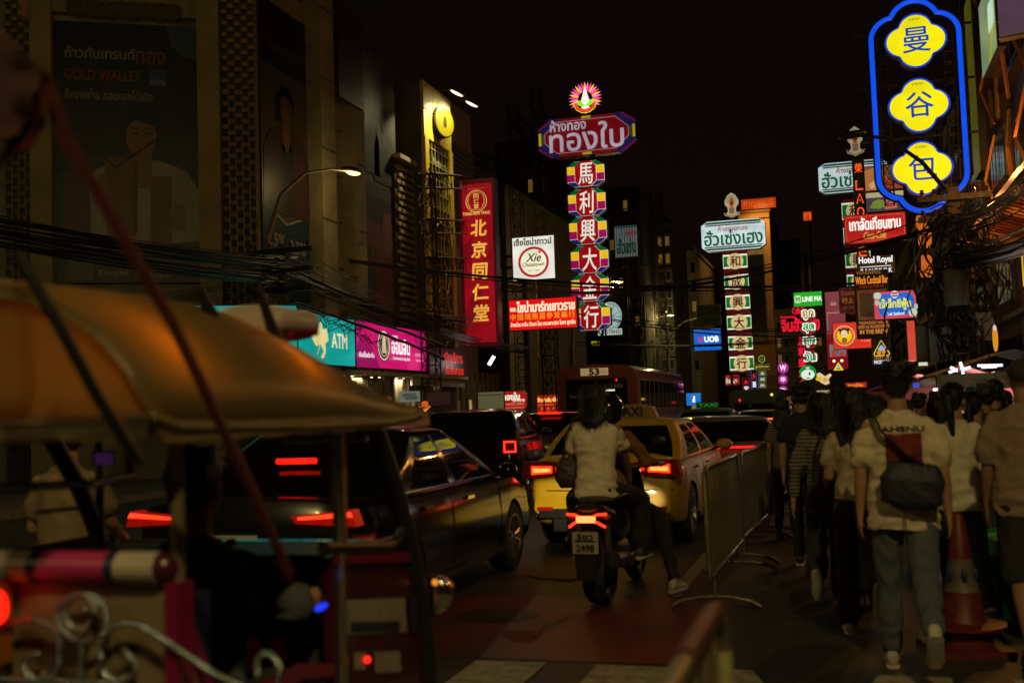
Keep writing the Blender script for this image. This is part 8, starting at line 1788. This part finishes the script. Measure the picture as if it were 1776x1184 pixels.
MB().lathe([(.0, .11), (.035, .10), (.062, .06), (.072, .0), (.072, -.02), (.058, -.03), (0, -.03)][::-1], cc_ , 22, 'y').build('headlamp_shell', CHROME, tk, smooth=60)
MB().cyl(cc_, cc_ + V((-.16, -.05, -.1)), .014, n=8).build('headlamp_arm', CHROME, tk); MB().sph(cc_ + V((.02, -.035, .05)), .012, 8, 6).build('orange_reflector', em(255, 150, 50, .9, 0), tk)  # reflector bead given its own orange glow
MB().tube([L_(P(-40, 848, 2.75)), L_(P(80, 842, 2.9)), L_(P(160, 838, 3.1)), L_(P(232, 826, 3.4))], .013, 10).build('grab_rail', mat('twisted_chrome', ()), tk, smooth=70)
MB().tube([L_(P(228, 832, 3.4)), L_(P(222, 790, 3.42))], .012, 8).build('rail_upright', CHROME, tk, smooth=60)
MB().tube([L_(P(62, 888, 3.3)), L_(P(162, 878, 3.5))], .006, 8).build('thin_rail', CHROME, tk, smooth=60)
MB().tube([L_(P(382, 735, 3.9)), L_(P(392, 770, 3.9)), L_(P(372, 790, 3.9)), L_(P(400, 800, 3.9))], .006, 6).build('mirror_stalk', CHROME, tk)
# screen of a phone on the dash
MB().box(L_(P(180, 794, 3.75)), (.085, .012, .05)).build('phone_holder', TRIMB, tk); MB().box(L_(P(180, 795, 3.74)) , (.07, .01, .04))  .build('phone_screen', em(70, 32, 76, .3, .3, scale=20), tk)
MB().sph(L_(P(557, 1052, 3.05)), (.022, .010, .009), 10, 8, Matrix.Rotation(R(-25), 3, 'Y')).build('blue_switch_lamp', em(30, 60, 255, 1.2, 0), tk)
MB().tube([L_((-1.75, 3.55, 1.05)), L_((-2.0, 3.65, 1.06)), L_((-2.3, 3.55, 1.05))], .014, 8).build('handlebar', CHROME, tk, smooth=60)
# red strap, black strap and flag near the camera
STRAP = mat('red_strap', (.045, .002, .004), .6, 0, .1, 8)
sp = [P(84, 150, 1.95), P(110, 232, 1.98), P(190, 370, 2.05), P(300, 560, 2.18), P(400, 770, 2.35), P(505, 1000, 2.6)]
o = MB().tube(sp, .020, 8, sq=.3).build('red_ribbon', STRAP, None, smooth=60); tag(o, 'long blurred red ribbon hanging slantwise in front of the tuk-tuk roof', 'ribbon')
o = MB().tube([P(30, 440, 2.0), P(100, 560, 2.02), P(165, 680, 2.06), P(240, 800, 2.2)], .012, 8).build('black_cord', TRIMB, None, smooth=60); tag(o, 'blurred black cord slanting across the back of the tuk-tuk roof', 'cord')
fl = thing('cloth_rosette', 'blurred pink and dark red cloth rosette tied to the top of the red ribbon', 'rosette', P(20, 150, 1.9)); rows = []
for i in range(9):
    a = i / 8 * math.pi; rows.append([V((-.06 + .085 * math.cos(a) * (1 + .12 * math.sin(5 * a)) * k / 6, .02 * math.sin(3 * a + k), .10 * math.cos(a * 1.0 + 1.5) * k / 6 * 1.4)) for k in range(7)])
rows = [[V((-.07 + (.03 + .10 * k / 6) * math.sin(i / 10 * math.pi), .012 * math.sin(i * 1.9) * k / 6, .13 - .26 * i / 10 + .01 * math.sin(i * 2.2 + k))) for k in range(7)] for i in range(11)]
MB().grid(rows).build('pink_layer', mat('pink_cloth', (.04, .010, .011), .8, 0, .3, 8), fl, smooth=80)
MB().grid([[p + V((.0, .02, -.02)) * 1.0 + V((.015, 0, 0)) for p in r_] for r_ in rows]).build('red_layer', STRAP, fl, smooth=80)
MB().tube([V((.03, 0, .12)), V((.02, 0, .3)), V((-.02, 0, .6))], .008, 6).build('tie', STRAP, fl)
# driver
J = sit(1.74, (-2.03 + 2.15, .06, .66), 4, ((-.10, .50, .72), (.34, .50, .70)), ((-.12, .62, .42), (.36, .62, .42)), ((-.12, .52, 1.05), (.38, .50, 1.02)), 1.12)
dv = person('tuk-tuk driver seen from behind in a dark shirt under the vinyl roof', J, FAB('charcoal_cotton', (.07, .075, .085)), FAB('black_trousers', ()), 'short', shoe=BSHOE, group='drivers', seed=31, sleeve=.8, loose=1.05, vox=.014, hvox=.010); dv.location = T0
J = pose(1.62, ((8, 4), (-8, 10)), ((10, 8, 50), (20, 8, 40)), 6, 0, 1.0, (20, -10))
pr = person('blurred pedestrian in an ochre lit shirt seen through the tuk-tuk beyond the driver', J, FAB('ochre_cotton', (.22, .17, .09)), FAB('black_trousers', ()), 'short', shoe=BSHOE, group='people between the cars', seed=33, vox=.018, hvox=.014); place(pr, *xy(110, 5.6), 20)
